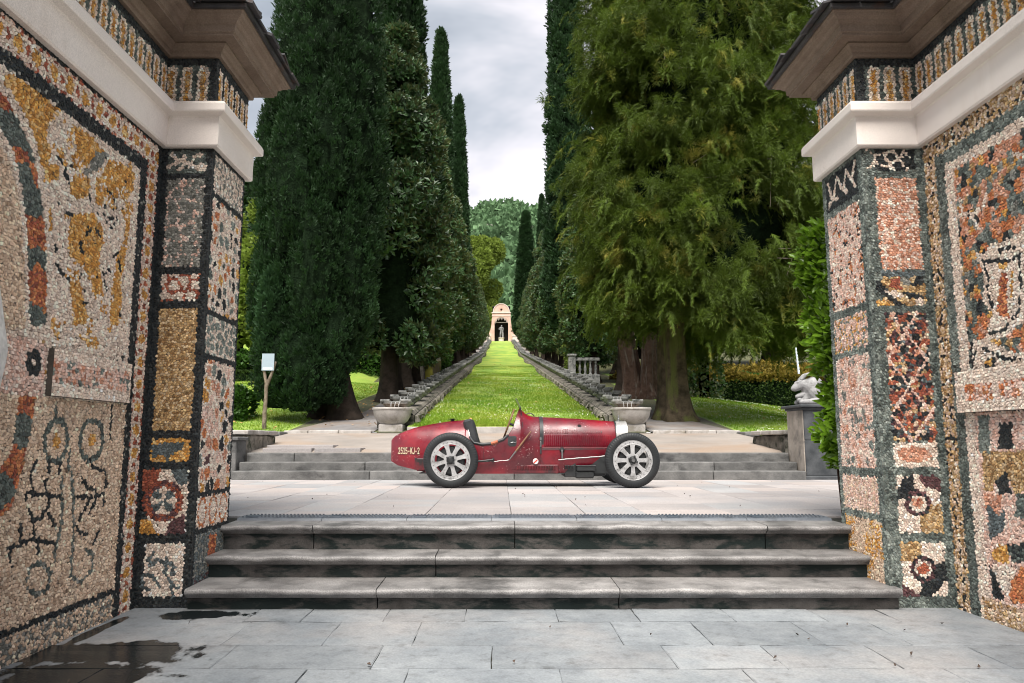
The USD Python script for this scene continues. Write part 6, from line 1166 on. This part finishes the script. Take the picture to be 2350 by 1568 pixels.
# bare trunks beside it
for k, (x, d, rr_, hh, ln) in enumerate(((4.72, 27.4, .36, 6, (-.16, 0)), (5.15, 27.0, .26, 6, (.02, 0)), (-4.6, 32.6, .40, 6, (.0, 0)), (-5.0, 34.5, .3, 7, (.02, 0)), (6.6, 33, .3, 7, (0, 0)))):
    lab = ['leaning red-brown trunk behind the right water chain', 'split red-brown trunk beside the leaning trunk', 'thick fluted dark trunk left of the left water chain', 'dark trunk behind the thick fluted trunk', 'dark thin trunk behind the weeping conifer'][k]
    t = thing('pine_tree', lab, 'tree', P3(x, d)); part(t, 'trunk', trunk_mesh(hh, rr_, rr_ * .75, 60 + k, lean=ln, flare=1.8, n=26, flute=.25), M_bark if x > 0 and x < 6 else M_barkd, smooth=50)
    l, c_ = cypress_crown(12, 1.5, hh - 2.2, 80 + k, 3600, lobes=8, size=.34, prof=lambda q: np.sin(np.clip(q * .9 + .08, 0, 1) * math.pi) ** .6, thick=.04); part(t, 'crown', l, M_cyp, kind='stuff'); part(t, 'inner_crown', c_, M_core)
# background woods: broad dark crowns
def broad(name, label, loc, H, R, seed, n, m, z0=2.0, leaf=.3, sq=1.0, catg='tree', core=True, trunk=True):
    t = thing(name, label, catg, loc); r = np.random.default_rng(seed); nb_ = 26; cz_ = z0 + (H - z0) * r.uniform(.08, .92, nb_); w = np.sin(np.clip((cz_ - z0) / (H - z0) * .85 + .12, 0, 1) * math.pi) ** .6; a = r.uniform(0, 2 * np.pi, nb_); q = R * w * r.uniform(.3, .8, nb_)
    cen = np.stack([np.cos(a) * q, np.sin(a) * q * sq, cz_], 1); rad = R * .36 * r.uniform(.7, 1.25, nb_); k = r.integers(nb_, size=n); d = unit(r.normal(0, 1, (n, 3)) + [0, 0, .2]); p = cen[k] + d * (rad[k] * (1 - np.abs(r.normal(0, .15, n))))[:, None] * np.array([1, sq, min(1, (H - z0) / R * .5)])
    part(t, 'crown', leafmesh([blade_mesh(p, d + r.normal(0, .8, (n, 3)), leaf * r.uniform(.6, 1.3, n), leaf * .3 * r.uniform(.7, 1.3, n), r) for _ in range(2)]), m, kind='stuff')
    if core: part(t, 'inner_crown', cat([scaled(trimesh.creation.icosphere(1, rr * .78), c) for c, rr in zip(cen * np.array([1, 1, 1]), rad * min(1, (H - z0) / R * .6))]), M_core)
    if trunk: part(t, 'trunk', trunk_mesh(z0 + (H - z0) * .5, R * .09, R * .05, seed), M_barkd, smooth=50)
    return t
bt1 = broad('broadleaf_tree', 'dark broadleaf tree behind the left lawn next to the mosaic pillar', P3(-13.5, 46), 10.5, 4.4, 91, 14000, M_cyp, z0=.6, leaf=.34)
bt2 = broad('broadleaf_tree', 'yellow-green tree between the mosaic pillar and the huge cypress', P3(-13.2, 36.5), 9.2, 2.1, 92, 9000, M_yel, z0=1.6, leaf=.24)
bt3 = broad('broadleaf_tree', 'round pale green tree behind the niche at the top of the avenue', (-5.5, 206, float(avez(180))), 33, 8.5, 93, 22000, M_yel, z0=3, leaf=.7, core=False)
bt4 = broad('broadleaf_tree', 'dark broadleaf tree in shade behind the weeping conifer', P3(9.5, 40), 15, 4.5, 94, 12000, M_cyp, z0=4.0, leaf=.34)
for k, (x, d, s_, lab) in enumerate([(-20, 58, .8, 'dark woodland tree at the far left edge of the lawn'), (-9.2, 52, 1.5, 'dark woodland tree behind the trunks left of the avenue'), (-12, 70, 1.8, 'dark woodland tree further up behind the left magnolias'), (12, 62, 1.7, 'dark woodland tree behind the right magnolias'), (16, 62, 1.6, 'dark woodland tree behind the rusty shrubs'), (24, 66, 1.7, 'dark woodland tree at the far right behind the rusty shrubs'), (-14, 100, 1.9, 'dark woodland tree high up left of the avenue'), (14, 95, 1.9, 'dark woodland tree high up right of the avenue'), (16, 135, 2, 'far dark woodland tree right of the avenue near the niche'), (-16, 140, 2, 'far dark woodland tree left of the avenue near the niche')]):
    copy_of(bt1, 'broadleaf_tree', lab, P3(x, d), rz=k * 57, scale=s_)
for k, (x, d, s_, lab) in enumerate([(7.2, 46, .9, 'shaded tree between the bare trunks and the right magnolias')]): copy_of(bt4, 'broadleaf_tree', lab, P3(x, d), rz=k * 97 + 40, scale=s_)
# shrubs and hedges
def leafbox(name, label, c, sx, sy, sz, n, m, seed, leaf=.12, catg='hedge', rough=.12, yaw=0, top=None):
    t = thing(name, label, catg, c, rz=yaw); r = np.random.default_rng(seed); u = r.uniform(-1, 1, (n, 3)); k = r.integers(0, 3, n); k[r.uniform(0, 1, n) < .45] = 2; s = np.where(r.uniform(0, 1, n) < .75, -1, 1)
    u[np.arange(n), k] = np.where(k == 2, 1, s); p = u * np.array([sx, sy, sz / 2]); p[:, 2] += sz / 2; d = np.zeros((n, 3)); d[np.arange(n), k] = np.where(k == 2, 1, s)
    p += d * ((meshkit.fbm(p * 2.2, 3, seed) - .5) * rough * 4)[:, None] - d * np.abs(r.normal(0, rough * .5, (n, 1)))
    lm = blade_mesh(p, d * .7 + r.normal(0, .7, (n, 3)) + [0, 0, .3], leaf * r.uniform(.6, 1.3, n), leaf * .34 * r.uniform(.7, 1.3, n), r)
    if top:
        hi = p[:, 2] > sz * .80; idx = np.repeat(hi, 1); V, F = lm; Q = V.reshape(-1, 4, 3)
        for sel, mm, nm in ((~hi, m, 'foliage'), (hi, top, 'top_shoots')): q = Q[sel]; i = np.arange(len(q))[:, None] * 4; part(t, nm, (q.reshape(-1, 3), np.vstack([i + [0, 1, 2], i + [0, 2, 3]])), mm, kind='stuff')
    else: part(t, 'foliage', lm, m, kind='stuff')
    part(t, 'inner_foliage', box(-sx + rough * 2, sx - rough * 2, -sy + rough * 2, sy - rough * 2, 0, sz - rough * 2), M_core); return t
leafbox('clipped_hedge', 'clipped hedge with rusty top along the upper edge of the right lawn', (10.6, 30.2, gz(10.6, 30.2) - .35), 4.0, .7, 1.55, 26000, M_hedge, 1, .11, top=M_rust, yaw=-3)
leafbox('shrub_bed', 'bed of orange-brown shrubs on the bank behind the right hedge', (12.5, 38, gz(12.5, 38) - .4), 6.5, 3.2, 1.35, 22000, M_rust, 2, .16, 'shrubs', .22)
leafbox('shrub', 'low green shrub growing out of the orange-brown shrub bed', (11.3, 34.2, gz(11.3, 34.2) + .2), .9, .5, .75, 3500, M_bush, 3, .13, 'shrub', .14)
leafbox('shrub', 'small round olive shrub on top of the orange-brown bed', (14.9, 36.5, gz(14.9, 36.5) + .4), .7, .5, .6, 2500, M_hedge, 4, .12, 'shrub', .12)
leafbox('ivy_wall', 'low retaining wall grown over with ivy at the top of the left lawn', (-12, 35.4, gz(-12, 35.4) - .15), 3.8, .3, .62, 8000, M_hedge, 5, .10, 'ivy wall', .06)
leafbox('leafy_bush', 'bright green leafy bush above the ivy wall left of the sign post', (-11.6, 36.2, gz(-11.6, 36.2)), 3.2, .7, 1.15, 12000, M_bush, 6, .20, 'bush', .22)
leafbox('leafy_bush', 'leafy bush at the lawn edge against the left mosaic pillar', (-7.35, 19.3, gz(-7.35, 19.3) - .1), .62, .5, .72, 5000, M_bush, 7, .13, 'bush', .16)
leafbox('leafy_bush', 'sunlit green bush seen between the trunks left of the avenue', (-6.4, 38.5, gz(-6.4, 38.5)), 1.5, .7, 2.6, 9000, M_bush, 8, .2, 'bush', .22)
leafbox('leafy_bush', 'bright green bush behind the short parapet beside the left water chain', (-4.35, 46, gz(-4.35, 46)), .95, 1.4, 1.7, 6000, M_bush, 9, .18, 'bush', .2)
leafbox('leafy_bush', 'bright yellow-green sapling at the foot of the right magnolias', (4.2, 42, gz(4.2, 42)), .7, .7, 3.0, 6000, M_yel, 10, .18, 'bush', .25)
leafbox('leafy_bush', 'small glossy bush hanging beside the big conifer trunk', (7.3, 27.5, gz(7.3, 27.5)), .6, .4, 1.9, 3500, M_mag, 11, .16, 'bush', .2)
# ---------------------------------------------------------------- niche, figures, hill, small things
import manifold3d as mf
def blob(spheres, bones=None, edge=.03, it=6):
    """one smooth body: hulls of neighbouring spheres joined and relaxed"""
    S = [mf.Manifold.sphere(r, 16).translate((x, y, z)) for x, y, z, r in spheres]; M = mf.Manifold()
    for b in bones or [tuple(range(len(S)))]: M = M + mf.Manifold.batch_hull([S[i] for i in b])
    M = M.refine_to_length(edge); v, f, _ = meshkit.arrays(M); m = trimesh.Trimesh(v, f, process=True); trimesh.smoothing.filter_taubin(m, iterations=it); return m
def figure(h=1.75, pose='stand', seed=0):
    k = h / 1.75; J = dict(head=(0, 0, 1.64, .095), jaw=(0, -.03, 1.57, .065), neck=(0, 0, 1.48, .055), chest=(0, 0, 1.30, .135), shl=(-.19, 0, 1.40, .06), shr=(.19, 0, 1.40, .06), waist=(0, 0, 1.08, .12), hipl=(-.09, 0, .95, .10), hipr=(.09, 0, .95, .10),
        kl=(-.10, -.02, .50, .06), al=(-.11, .02, .09, .04), tl=(-.12, -.13, .03, .03), kr=(.10, -.01, .50, .06), ar=(.11, .02, .09, .04), tr=(.12, -.13, .03, .03), el=(-.26, .02, 1.12, .042), wl=(-.27, -.06, .88, .03), hl=(-.27, -.09, .80, .032), er=(.26, .02, 1.12, .042), wr=(.27, -.06, .88, .03), hr=(.27, -.09, .80, .032))
    if pose == 'hero': J.update(el=(-.33, .0, 1.18, .05), wl=(-.20, -.16, 1.08, .036), hl=(-.14, -.20, 1.10, .036), er=(.30, -.06, 1.22, .05), wr=(.16, -.20, 1.36, .036), hr=(.08, -.22, 1.40, .038), kl=(-.14, -.10, .50, .07), al=(-.16, -.05, .09, .045), tl=(-.20, -.20, .03, .035), head=(.03, -.02, 1.66, .10), jaw=(.03, -.06, 1.58, .07), kr=(.11, .05, .50, .07), ar=(.14, .12, .09, .045), tr=(.17, -.02, .03, .035))
    n = list(J); S = [tuple(np.array(J[q]) * k) for q in n]; B = [('head', 'jaw'), ('jaw', 'neck'), ('head', 'neck'), ('neck', 'chest'), ('shl', 'shr', 'chest', 'neck'), ('chest', 'waist'), ('shl', 'shr', 'waist', 'chest'), ('waist', 'hipl', 'hipr'), ('hipl', 'kl'), ('kl', 'al'), ('al', 'tl'), ('hipr', 'kr'), ('kr', 'ar'), ('ar', 'tr'), ('shl', 'el'), ('el', 'wl'), ('wl', 'hl'), ('shr', 'er'), ('er', 'wr'), ('wr', 'hr')]
    return blob(S, [tuple(n.index(q) for q in b) for b in B], .035 * k, 5)
M_niche = stone('pink_render', (0.52, 0.35, 0.28), (0.62, 0.44, 0.36), (0.42, 0.27, 0.21), scale=.8, fine=20, bump=.2, rough=.85, per=.03, spots={'scale': .5, 'lo': .5, 'hi': .7})
M_nichet = stone('pale_trim', (0.55, 0.47, 0.42), (0.66, 0.57, 0.51), scale=1, fine=20, bump=.2, rough=.85, per=.03)
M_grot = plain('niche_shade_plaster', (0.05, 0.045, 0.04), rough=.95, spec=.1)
M_marble = stone('white_marble', (0.20, 0.20, 0.205), (0.28, 0.278, 0.275), (0.10, 0.10, 0.098), scale=5, fine=40, bump=.15, rough=.6, per=.02, spots={'scale': 4, 'lo': .52, 'hi': .7})
DN = 180.0; zn = float(avez(DN)) - .3
t = thing('garden_niche', 'pink arched garden niche closing the top of the avenue', 'niche', (0, DN, zn))
W, H1 = 2.28, 7.4; a = np.linspace(0, math.pi, 24)
outer = Polygon([(-W, 0), (W, 0), (W, H1)] + [(1.95 * math.cos(q), H1 + .1 + 2.05 * math.sin(q)) for q in a] + [(-W, H1)])
op = Polygon([(-1.68, .0), (1.68, .0), (1.68, 4.6)] + [(1.68 * math.cos(q), 4.6 + 1.68 * math.sin(q)) for q in a] + [(-1.68, 4.6)])
hole = Point(0, 8.15).buffer(.27, 12); face = outer.difference(op).difference(hole)
def ext_f(poly, y0, y1): m = trimesh.creation.extrude_polygon(poly, y1 - y0, engine='earcut'); v = np.array(m.vertices); return trimesh.Trimesh(np.stack([v[:, 0], y1 - v[:, 2], v[:, 1]], 1), m.faces, process=False)
part(t, 'facade', ext_f(face, 0, .9), M_niche); part(t, 'grotto', cat([box(-2.2, 2.2, 3.4, 3.6, 0, 9), box(-2.2, -1.69, .9, 3.4, 0, 9), box(1.69, 2.2, .9, 3.4, 0, 9), box(-2.2, 2.2, .9, 3.6, 8.4, 9.2)]), M_grot)
part(t, 'cornice', cat([box(-W - .12, W + .12, -.14, .5, H1 - .12, H1 + .10), box(-W - .06, W + .06, -.07, .5, 6.55, 6.68)]), M_nichet)
part(t, 'gable_moulding', tube([(1.99 * math.cos(q), -.03, H1 + .12 + 2.09 * math.sin(q)) for q in a], .10, 6), M_nichet)
part(t, 'stone_fringe', cat([tube([((1.66) * math.cos(q), .12, 4.6 + 1.66 * math.sin(q)), (1.62 * math.cos(q), .12, 4.55 + 1.62 * math.sin(q) - .25 - .2 * ((k * 7) % 3))], [.11, .02], 5) for k, q in enumerate(np.linspace(.35, math.pi - .35, 17))]), M_nichet)
for s in (-1, 1):
    vol = Polygon([(s * W, 0), (s * 3.75, 0), (s * 3.75, 1.5), (s * 3.45, 1.75), (s * 3.0, 2.3), (s * 2.62, 3.3), (s * 2.42, 4.6), (s * W, 6.2)]); part(t, 'volute_wing', ext_f(vol, .1, .75), M_niche)
    part(t, 'side_block', box(min(s * 2.7, s * 4.7), max(s * 2.7, s * 4.7), -.5, .5, 0, 1.45), M_nichet); part(t, 'block_cap', box(min(s * 2.6, s * 4.8), max(s * 2.6, s * 4.8), -.6, .6, 1.45, 1.65), M_nichet)
part(t, 'tie_bar', box(-1.7, 1.7, .4, .48, 5.0, 5.07), M_nichet); part(t, 'step', box(-2.6, 2.6, -1.1, 0, -.2, .12), M_nichet)
t = thing('hero_statue', 'pale stone statue of a standing hero on a round plinth inside the niche', 'statue', (0, DN + .9, zn))
part(t, 'plinth', revolve([(0, 0), (.78, 0), (.78, .15), (.66, .22), (.66, 1.05), (.76, 1.12), (.76, 1.25), (0, 1.25)], 20), M_nichet)
f = figure(3.2, 'hero'); f.apply_translation((0, 0, 1.24)); part(t, 'body', f, M_marble, smooth=60)
dr = blob([(.22, .12, 2.9, .24), (.45, .10, 3.3, .20), (.40, .15, 2.2, .22), (.36, .16, 1.45, .20), (-.1, .2, 3.2, .2)], [(0, 1), (0, 2), (2, 3), (0, 4)], .12, 4); part(t, 'draped_skin', dr, M_marble, smooth=60)
# strollers on the left path
def person(label, x, d, shirt, trousers, hair, rz):
    t = thing('person', label, 'person', P3(x, d), rz=rz, group=None); b = figure(1.72); part(t, 'body', b, M_skin, smooth=60)
    part(t, 'shirt', blob([(-.19, 0, 1.39, .075), (.19, 0, 1.39, .075), (0, 0, 1.30, .155), (0, 0, 1.05, .15), (-.09, 0, .93, .12), (.09, 0, .93, .12), (-.26, .02, 1.12, .06), (.26, .02, 1.12, .06)], [(0, 1, 2), (2, 3), (0, 1, 3), (3, 4, 5), (0, 6), (1, 7)], .05, 3), shirt, smooth=60)
    part(t, 'trousers', blob([(-.09, 0, .95, .118), (.09, 0, .95, .118), (-.10, -.02, .5, .08), (-.11, .02, .1, .06), (.10, -.01, .5, .08), (.11, .02, .1, .06)], [(0, 1), (0, 2), (2, 3), (1, 4), (4, 5)], .05, 3), trousers, smooth=60)
    part(t, 'hair', blob([(0, .02, 1.66, .10), (0, .05, 1.60, .08)], [(0, 1)], .03, 2), hair, smooth=60)
M_skin = plain('skin', (0.45, 0.28, 0.2), rough=.6); M_sh1 = plain('white_cloth', (0.72, 0.72, 0.74), rough=.9); M_sh2 = plain('black_cloth', (0.02, 0.02, 0.024), rough=.9); M_jean = plain('blue_denim', (0.04, 0.05, 0.09), rough=.9)
person('person in a white shirt walking up the far left path', -4.75, 112, M_sh1, M_jean, M_sh2, 170); person('person in dark clothes walking left of the person in white', -5.35, 113, M_sh2, M_sh2, M_sh2, 185)
# forked sign post
M_post = stone('weathered_branch', (0.10, 0.075, 0.055), (0.24, 0.19, 0.15), (0.05, 0.04, 0.03), scale=9, fine=60, bump=.8, rough=.85, spots={'scale': 8, 'lo': .5, 'hi': .64, 'stretch': (2, 2, .4)}, dist=.008)
z6 = lambda x, y: ((640 + x * .2997) / 1.2255, (950 + y * .2997) / 1.2255)
DS = 17.6; q = lambda x, y: at(*z6(x, y), DS); b0 = q(345, 822)
t = thing('sign_post', 'forked branch post holding a small bluish glass sign on the left lawn', 'sign', b0)
part(t, 'post', roughen(tube([q(343, 860) - b0, q(347, 700) - b0, q(360, 560) - b0, q(362, 470) - b0, q(372, 400) - b0], [.05, .048, .043, .045, .05], 10), .006, 12, 1), M_post, smooth=60)
part(t, 'branch', roughen(tube([q(366, 440) - b0, q(345, 330) - b0, q(325, 205) - b0], [.042, .036, .032], 9), .006, 12, 2), M_post, smooth=60); part(t, 'branch', roughen(tube([q(368, 450) - b0, q(405, 360) - b0, q(455, 225) - b0], [.045, .038, .026], 9), .006, 12, 3), M_post, smooth=60)
c0, c1 = q(332, 152) - b0, q(440, 310) - b0
M_plate = mat('frosted_sign_glass', {'p': ('principled_bsdf', {'base_color': (0.42, 0.50, 0.58), 'roughness': 0.12, 'specular_ior_level': 0.7}), 't': ('transparent_bsdf', {'color': (0.8, 0.88, 0.9)}), 'x': ('mix_closure', {'fac': 0.35})}, [('p.BSDF', 'x.closure1'), ('t.BSDF', 'x.closure2')], surface='x.closure')
part(t, 'sign_plate', box(c0[0], c1[0], -.058, -.05, c1[2], c0[2]), M_plate); part(t, 'sign_label', box(c0[0] + .03, c1[0] - .03, -.0605, -.0585, c1[2] + .02, c1[2] + .07), plain('pale_label', (.6, .62, .64)))
# white beast head with a clear horn on the right pedestal
def bz(px, py, y, r): return ((px - 300) * .00147, y, (712 - py) * .00147, r * .00147)
t = thing('beast_statue', 'white marble horned beast head with open mouth on the dark pedestal', 'statue', (4.72, 12.2, 1.197))
S = [bz(210, 520, 0, 40), bz(190, 528, 0, 27), bz(300, 475, 0, 62), bz(350, 500, 0, 82), bz(228, 616, 0, 23), bz(295, 596, 0, 33), bz(345, 575, 0, 52), bz(400, 560, 0, 95), bz(450, 640, 0, 90), bz(250, 470, .03, 30), bz(250, 470, -.03, 30), bz(430, 480, 0, 90), bz(250, 655, 0, 30), bz(300, 690, 0, 40)]
part(t, 'head', blob(S, [(0, 1, 2), (2, 3), (0, 9, 10, 2), (4, 5), (5, 6), (6, 7, 3), (7, 8), (3, 11), (11, 7), (6, 13), (12, 13)], .014, 5), M_marble, smooth=60)
for y in (-.05, .05): part(t, 'ear', blob([bz(275, 425, y, 17), bz(322, 378, y * 1.1, 17), bz(385, 350, y * 1.2, 9)], [(0, 1), (1, 2)], .012, 4), M_marble, smooth=60); part(t, 'eye', scaled(trimesh.creation.icosphere(2, .012), bz(243, 478, y * 1.05, 1)[:3]), M_marble, smooth=60); part(t, 'brow', blob([bz(228, 462, y, 13), bz(275, 440, y, 15)], [(0, 1)], .012, 3), M_marble, smooth=60)
for y in (-.10, .10): part(t, 'paw', blob([bz(250, 682, y, 30), bz(330, 682, y, 34), bz(430, 672, y * .9, 48)], [(0, 1), (1, 2)], .014, 4), M_marble, smooth=60)
part(t, 'tongue', blob([bz(235, 598, 0, 12), bz(290, 578, 0, 16)], [(0, 1)], .012, 2), M_marble, smooth=60)
hp = [bz(262 - 20 * u, 360 - 295 * u, 0, 1)[:3] for u in np.linspace(0, 1, 30)]; part(t, 'horn', cat([tube([np.array(p) + np.array([math.cos(i * .9 + k * math.pi), math.sin(i * .9 + k * math.pi), 0]) * .008 for i, p in enumerate(hp)], np.linspace(.013, .006, 30), 6) for k in (0, 1)]), mat('clear_horn', {'p': ('principled_bsdf', {'base_color': (0.75, 0.85, 0.92), 'roughness': 0.08, 'transmission_weight': 0.45})}, [], surface='p.BSDF'), smooth=60)
# laurel growing up behind the right pillar
M_laur = foliage('laurel_leaf', [(0, (0.14, 0.26, 0.02)), (.4, (0.28, 0.42, 0.03)), (.75, (0.46, 0.55, 0.05)), (1, (0.58, 0.60, 0.12))], .45, .28, .5, nscale=3)
t = thing('laurel_shrub', 'bright green laurel climbing behind the right mosaic pillar', 'shrub', (2.42, 6.15, 0)); r = np.random.default_rng(4)
edge = [(1842, 520), (1836, 560), (1832, 600), (1838, 640), (1856, 690), (1850, 730), (1860, 780), (1874, 830), (1886, 880), (1896, 920), (1893, 960), (1872, 992), (1890, 1020), (1904, 1050), (1912, 1078)]
zed = [zat(y, 6.15) for _, y in edge]; xed = [at(x, y, 6.15)[0] for x, y in edge]; L = []
for k in range(1700):
    z = r.uniform(min(zed), max(zed)); xl = np.interp(z, zed[::-1], xed[::-1]); x = xl + .04 + abs(r.normal(0, .16)); y = 6.12 + r.uniform(-.16, .2)
    if x > 2.75: continue
    ax = unit(np.array([-.75 + r.normal(0, .4), -.35 + r.normal(0, .35), .15 + r.normal(0, .45)])); out = unit(np.array([-.3 + r.normal(0, .3), -.75, .65 + r.normal(0, .3)])); sd = unit(np.cross(out, ax)); nn = np.cross(ax, sd); l = r.uniform(.07, .12); w = l * .22
    p = np.array([x - 2.42, y - 6.15, z]); pts = [p] + [p + ax * l * u + s * sd * w * ww + nn * h * l for u, ww, h, s in ((.3, .85, .03, 1), (.3, .85, .03, -1), (.65, .9, .05, 1), (.65, .9, .05, -1))] + [p + ax * l - nn * .06 * l, p + ax * l * .3 - nn * .015, p + ax * l * .65 - nn * .012]
    F = [[0, 6, 1], [0, 2, 6], [1, 6, 7], [1, 7, 3], [6, 2, 4], [6, 4, 7], [3, 7, 5], [7, 4, 5]]; L.append((y - .5 * abs(x - xl), trimesh.Trimesh(pts, [f[::-1] for f in F], process=False)))
L.sort(key=lambda q: q[0])
for _, m in L[:285]: part(t, 'leaf', m, M_laur, smooth=True)
part(t, 'leaf_mass', cat([m for _, m in L[285:]]), M_laur, smooth=True, kind='stuff')
part(t, 'stem', cat([tube([(.2, .2, -.1), (.15, .2, .8), (.06 + .05 * k, .2, 1.6), (.02 - .03 * k, .15, 2.0)], [.02, .016, .012, .006], 6) for k in range(3)]), M_bark)
# parapets by the chains
t = thing('balustrade', 'short pale stone balustrade behind the right water chain', 'balustrade', P3(3.3, 36.6)); zz = 1.35
part(t, 'pier', cat([box(-.2, .16, -.2, .2, -.4, zz, .02), box(-.25, .21, -.25, .25, zz, zz + .1, .02)]), M_basin); part(t, 'rail', box(.16, 1.35, -.13, .13, zz - .22, zz - .08, .01), M_basin); part(t, 'base', box(.16, 1.35, -.14, .14, -.4, .45, .01), M_basin)
for k in range(4): part(t, 'baluster', revolve([(0, 0), (.075, 0), (.075, .05), (.045, .08), (.08, .25), (.05, .42), (.04, .55), (.075, .6), (.075, .69)], 10, loc=(.38 + .26 * k, 0, .45)), M_basin, smooth=40)
t = thing('parapet', 'mossy parapet wall with sloping coping beside the left water chain', 'parapet', P3(-3.95, 38)); s_ = .1326
V = np.array([[x, y, z + y * s_] for x in (-.18, .18) for y in (0, 5.5) for z in (-.5, 1.0)]); part(t, 'wall', roughen(trimesh.convex.convex_hull(V).subdivide().subdivide().subdivide(), .05, 2, 1), stone('mossy_wall', (.14, .10, .07), (.28, .21, .15), (.20, .19, .03), scale=1.5, fine=30, rough=.9, spots={'scale': 1.1, 'lo': .45, 'hi': .6}))
V = np.array([[x, y, z + y * s_] for x in (-.26, .26) for y in (-.1, 5.6) for z in (1.0, 1.12)]); part(t, 'coping', trimesh.convex.convex_hull(V), M_nichet); part(t, 'pier', box(-.95, -.2, -.35, .35, -.5, 1.15, .03), M_rub_st)
# white marble figure in front of the left wall, only its edge in view
M_marblep = stone('pale_marble', (0.58, 0.565, 0.55), (0.70, 0.68, 0.66), (0.45, 0.44, 0.43), scale=4, fine=40, bump=.2, rough=.6, per=.02, spots={'scale': 3, 'lo': .52, 'hi': .7})
t = thing('marble_statue', 'white marble statue at the very left edge of the picture', 'statue', (-2.62, 3.0, ZF)); f = figure(1.95, 'stand'); f.apply_transform(trimesh.transformations.rotation_matrix(math.pi / 2, [0, 0, 1])); f.apply_translation((0, 0, .62)); part(t, 'body', f, M_marblep, smooth=60)
part(t, 'drapery', blob([(.02, .0, 1.9, .20), (.05, .05, 1.5, .22), (.0, .0, 1.05, .24), (.0, .0, .68, .26)], [(0, 1), (1, 2), (2, 3)], .05, 4), M_marblep, smooth=60); part(t, 'plinth', box(-.2, .10, -.28, .22, 0, .62, .02), M_bowl)
# the wooded hill closing the view
xs = np.linspace(-420, 420, 90); ds = np.linspace(186, 900, 90); X, D = np.meshgrid(xs, ds, indexing='ij')
def hillz(X, D): return 25.5 + np.interp(D, [186, 230, 330, 470, 560, 620, 900], [-1.5, 5, 42, 106, 146, 158, 168]) + X * .03 + (meshkit.fbm(np.stack([X / 60, D / 60, X * 0], -1), 4, 12) - .5) * 22 * np.clip((D - 200) / 120, 0, 1)
struct('hill', grid_mesh(np.stack([X, D, hillz(X, D)], -1)), M_soil, 'steep wooded hill closing the end of the avenue', smooth=True)
r = np.random.default_rng(31); n = 2600; hx = np.where(r.uniform(0, 1, n) < .55, r.uniform(-60, 75, n), r.uniform(-330, 330, n)); hd = 240 + 420 * r.uniform(0, 1, n) ** .8; clear = (np.abs(hx - (0 + (hd - 400) * .0)) < 22) & (hd > 440) & (hd < 462); hx, hd = hx[~clear], hd[~clear]; n = len(hx); R_ = r.uniform(3.2, 6.5, n); base = np.stack([hx, hd, hillz(hx, hd) + R_ * .8], 1)
m_ = 36; k = np.repeat(np.arange(n), m_); d = unit(r.normal(0, 1, (n * m_, 3)) + [0, -.2, .4]); p = base[k] + d * (R_[k] * r.uniform(.7, 1.05, n * m_))[:, None] * np.array([1, 1, 1.25])
near_ = hd[k]; V, F = blade_mesh(p, d + r.normal(0, .6, (n * m_, 3)), R_[k] * .62, R_[k] * .24, r)
solo('forest', trimesh.Trimesh(V, F, process=False), M_forest, 'broadleaf forest covering the hill behind the niche', 'forest', kind='stuff')
solo('forest_inside', cat([scaled(trimesh.creation.icosphere(0, R_[i] * .75), base[i]) for i in range(n)]), M_core, 'dark inner mass of the hill forest', 'forest', kind='stuff')
M_cliff = stone('cliff_rock', (0.22, 0.20, 0.18), (0.36, 0.33, 0.30), (0.09, 0.09, 0.07), scale=.15, fine=1.2, bump=1, rough=.95, spots={'scale': .12, 'lo': .5, 'hi': .6, 'stretch': (1, 1, 3)}, dist=1.0)
c = trimesh.creation.box([44, 8, 17]).subdivide().subdivide().subdivide().subdivide(); c = roughen(c, 3.5, .12, 3); c.apply_translation((-4, 452, float(hillz(np.array(-4.), np.array(452.))) + 4)); solo('cliff', c, M_cliff, 'bare grey rock face in the hillside forest', 'cliff')
# bits blown onto the paving
r = np.random.default_rng(9); k = np.stack([r.uniform(-2.3, 2.5, 46), r.uniform(3.6, 5.0, 46), np.full(46, ZF - .05)], 1)[:16]; k2 = np.stack([r.uniform(-4, 4, 60), r.uniform(6.5, 11.8, 60), np.full(60, -.05)], 1)
solo('leaf_litter', daisies(np.vstack([k, k2[:30]]), .008, 8), plain('dry_leaf_bits', (.06, .04, .03), rough=.9, vary=.5), 'dry leaf bits scattered on the paving', 'leaves', kind='stuff')
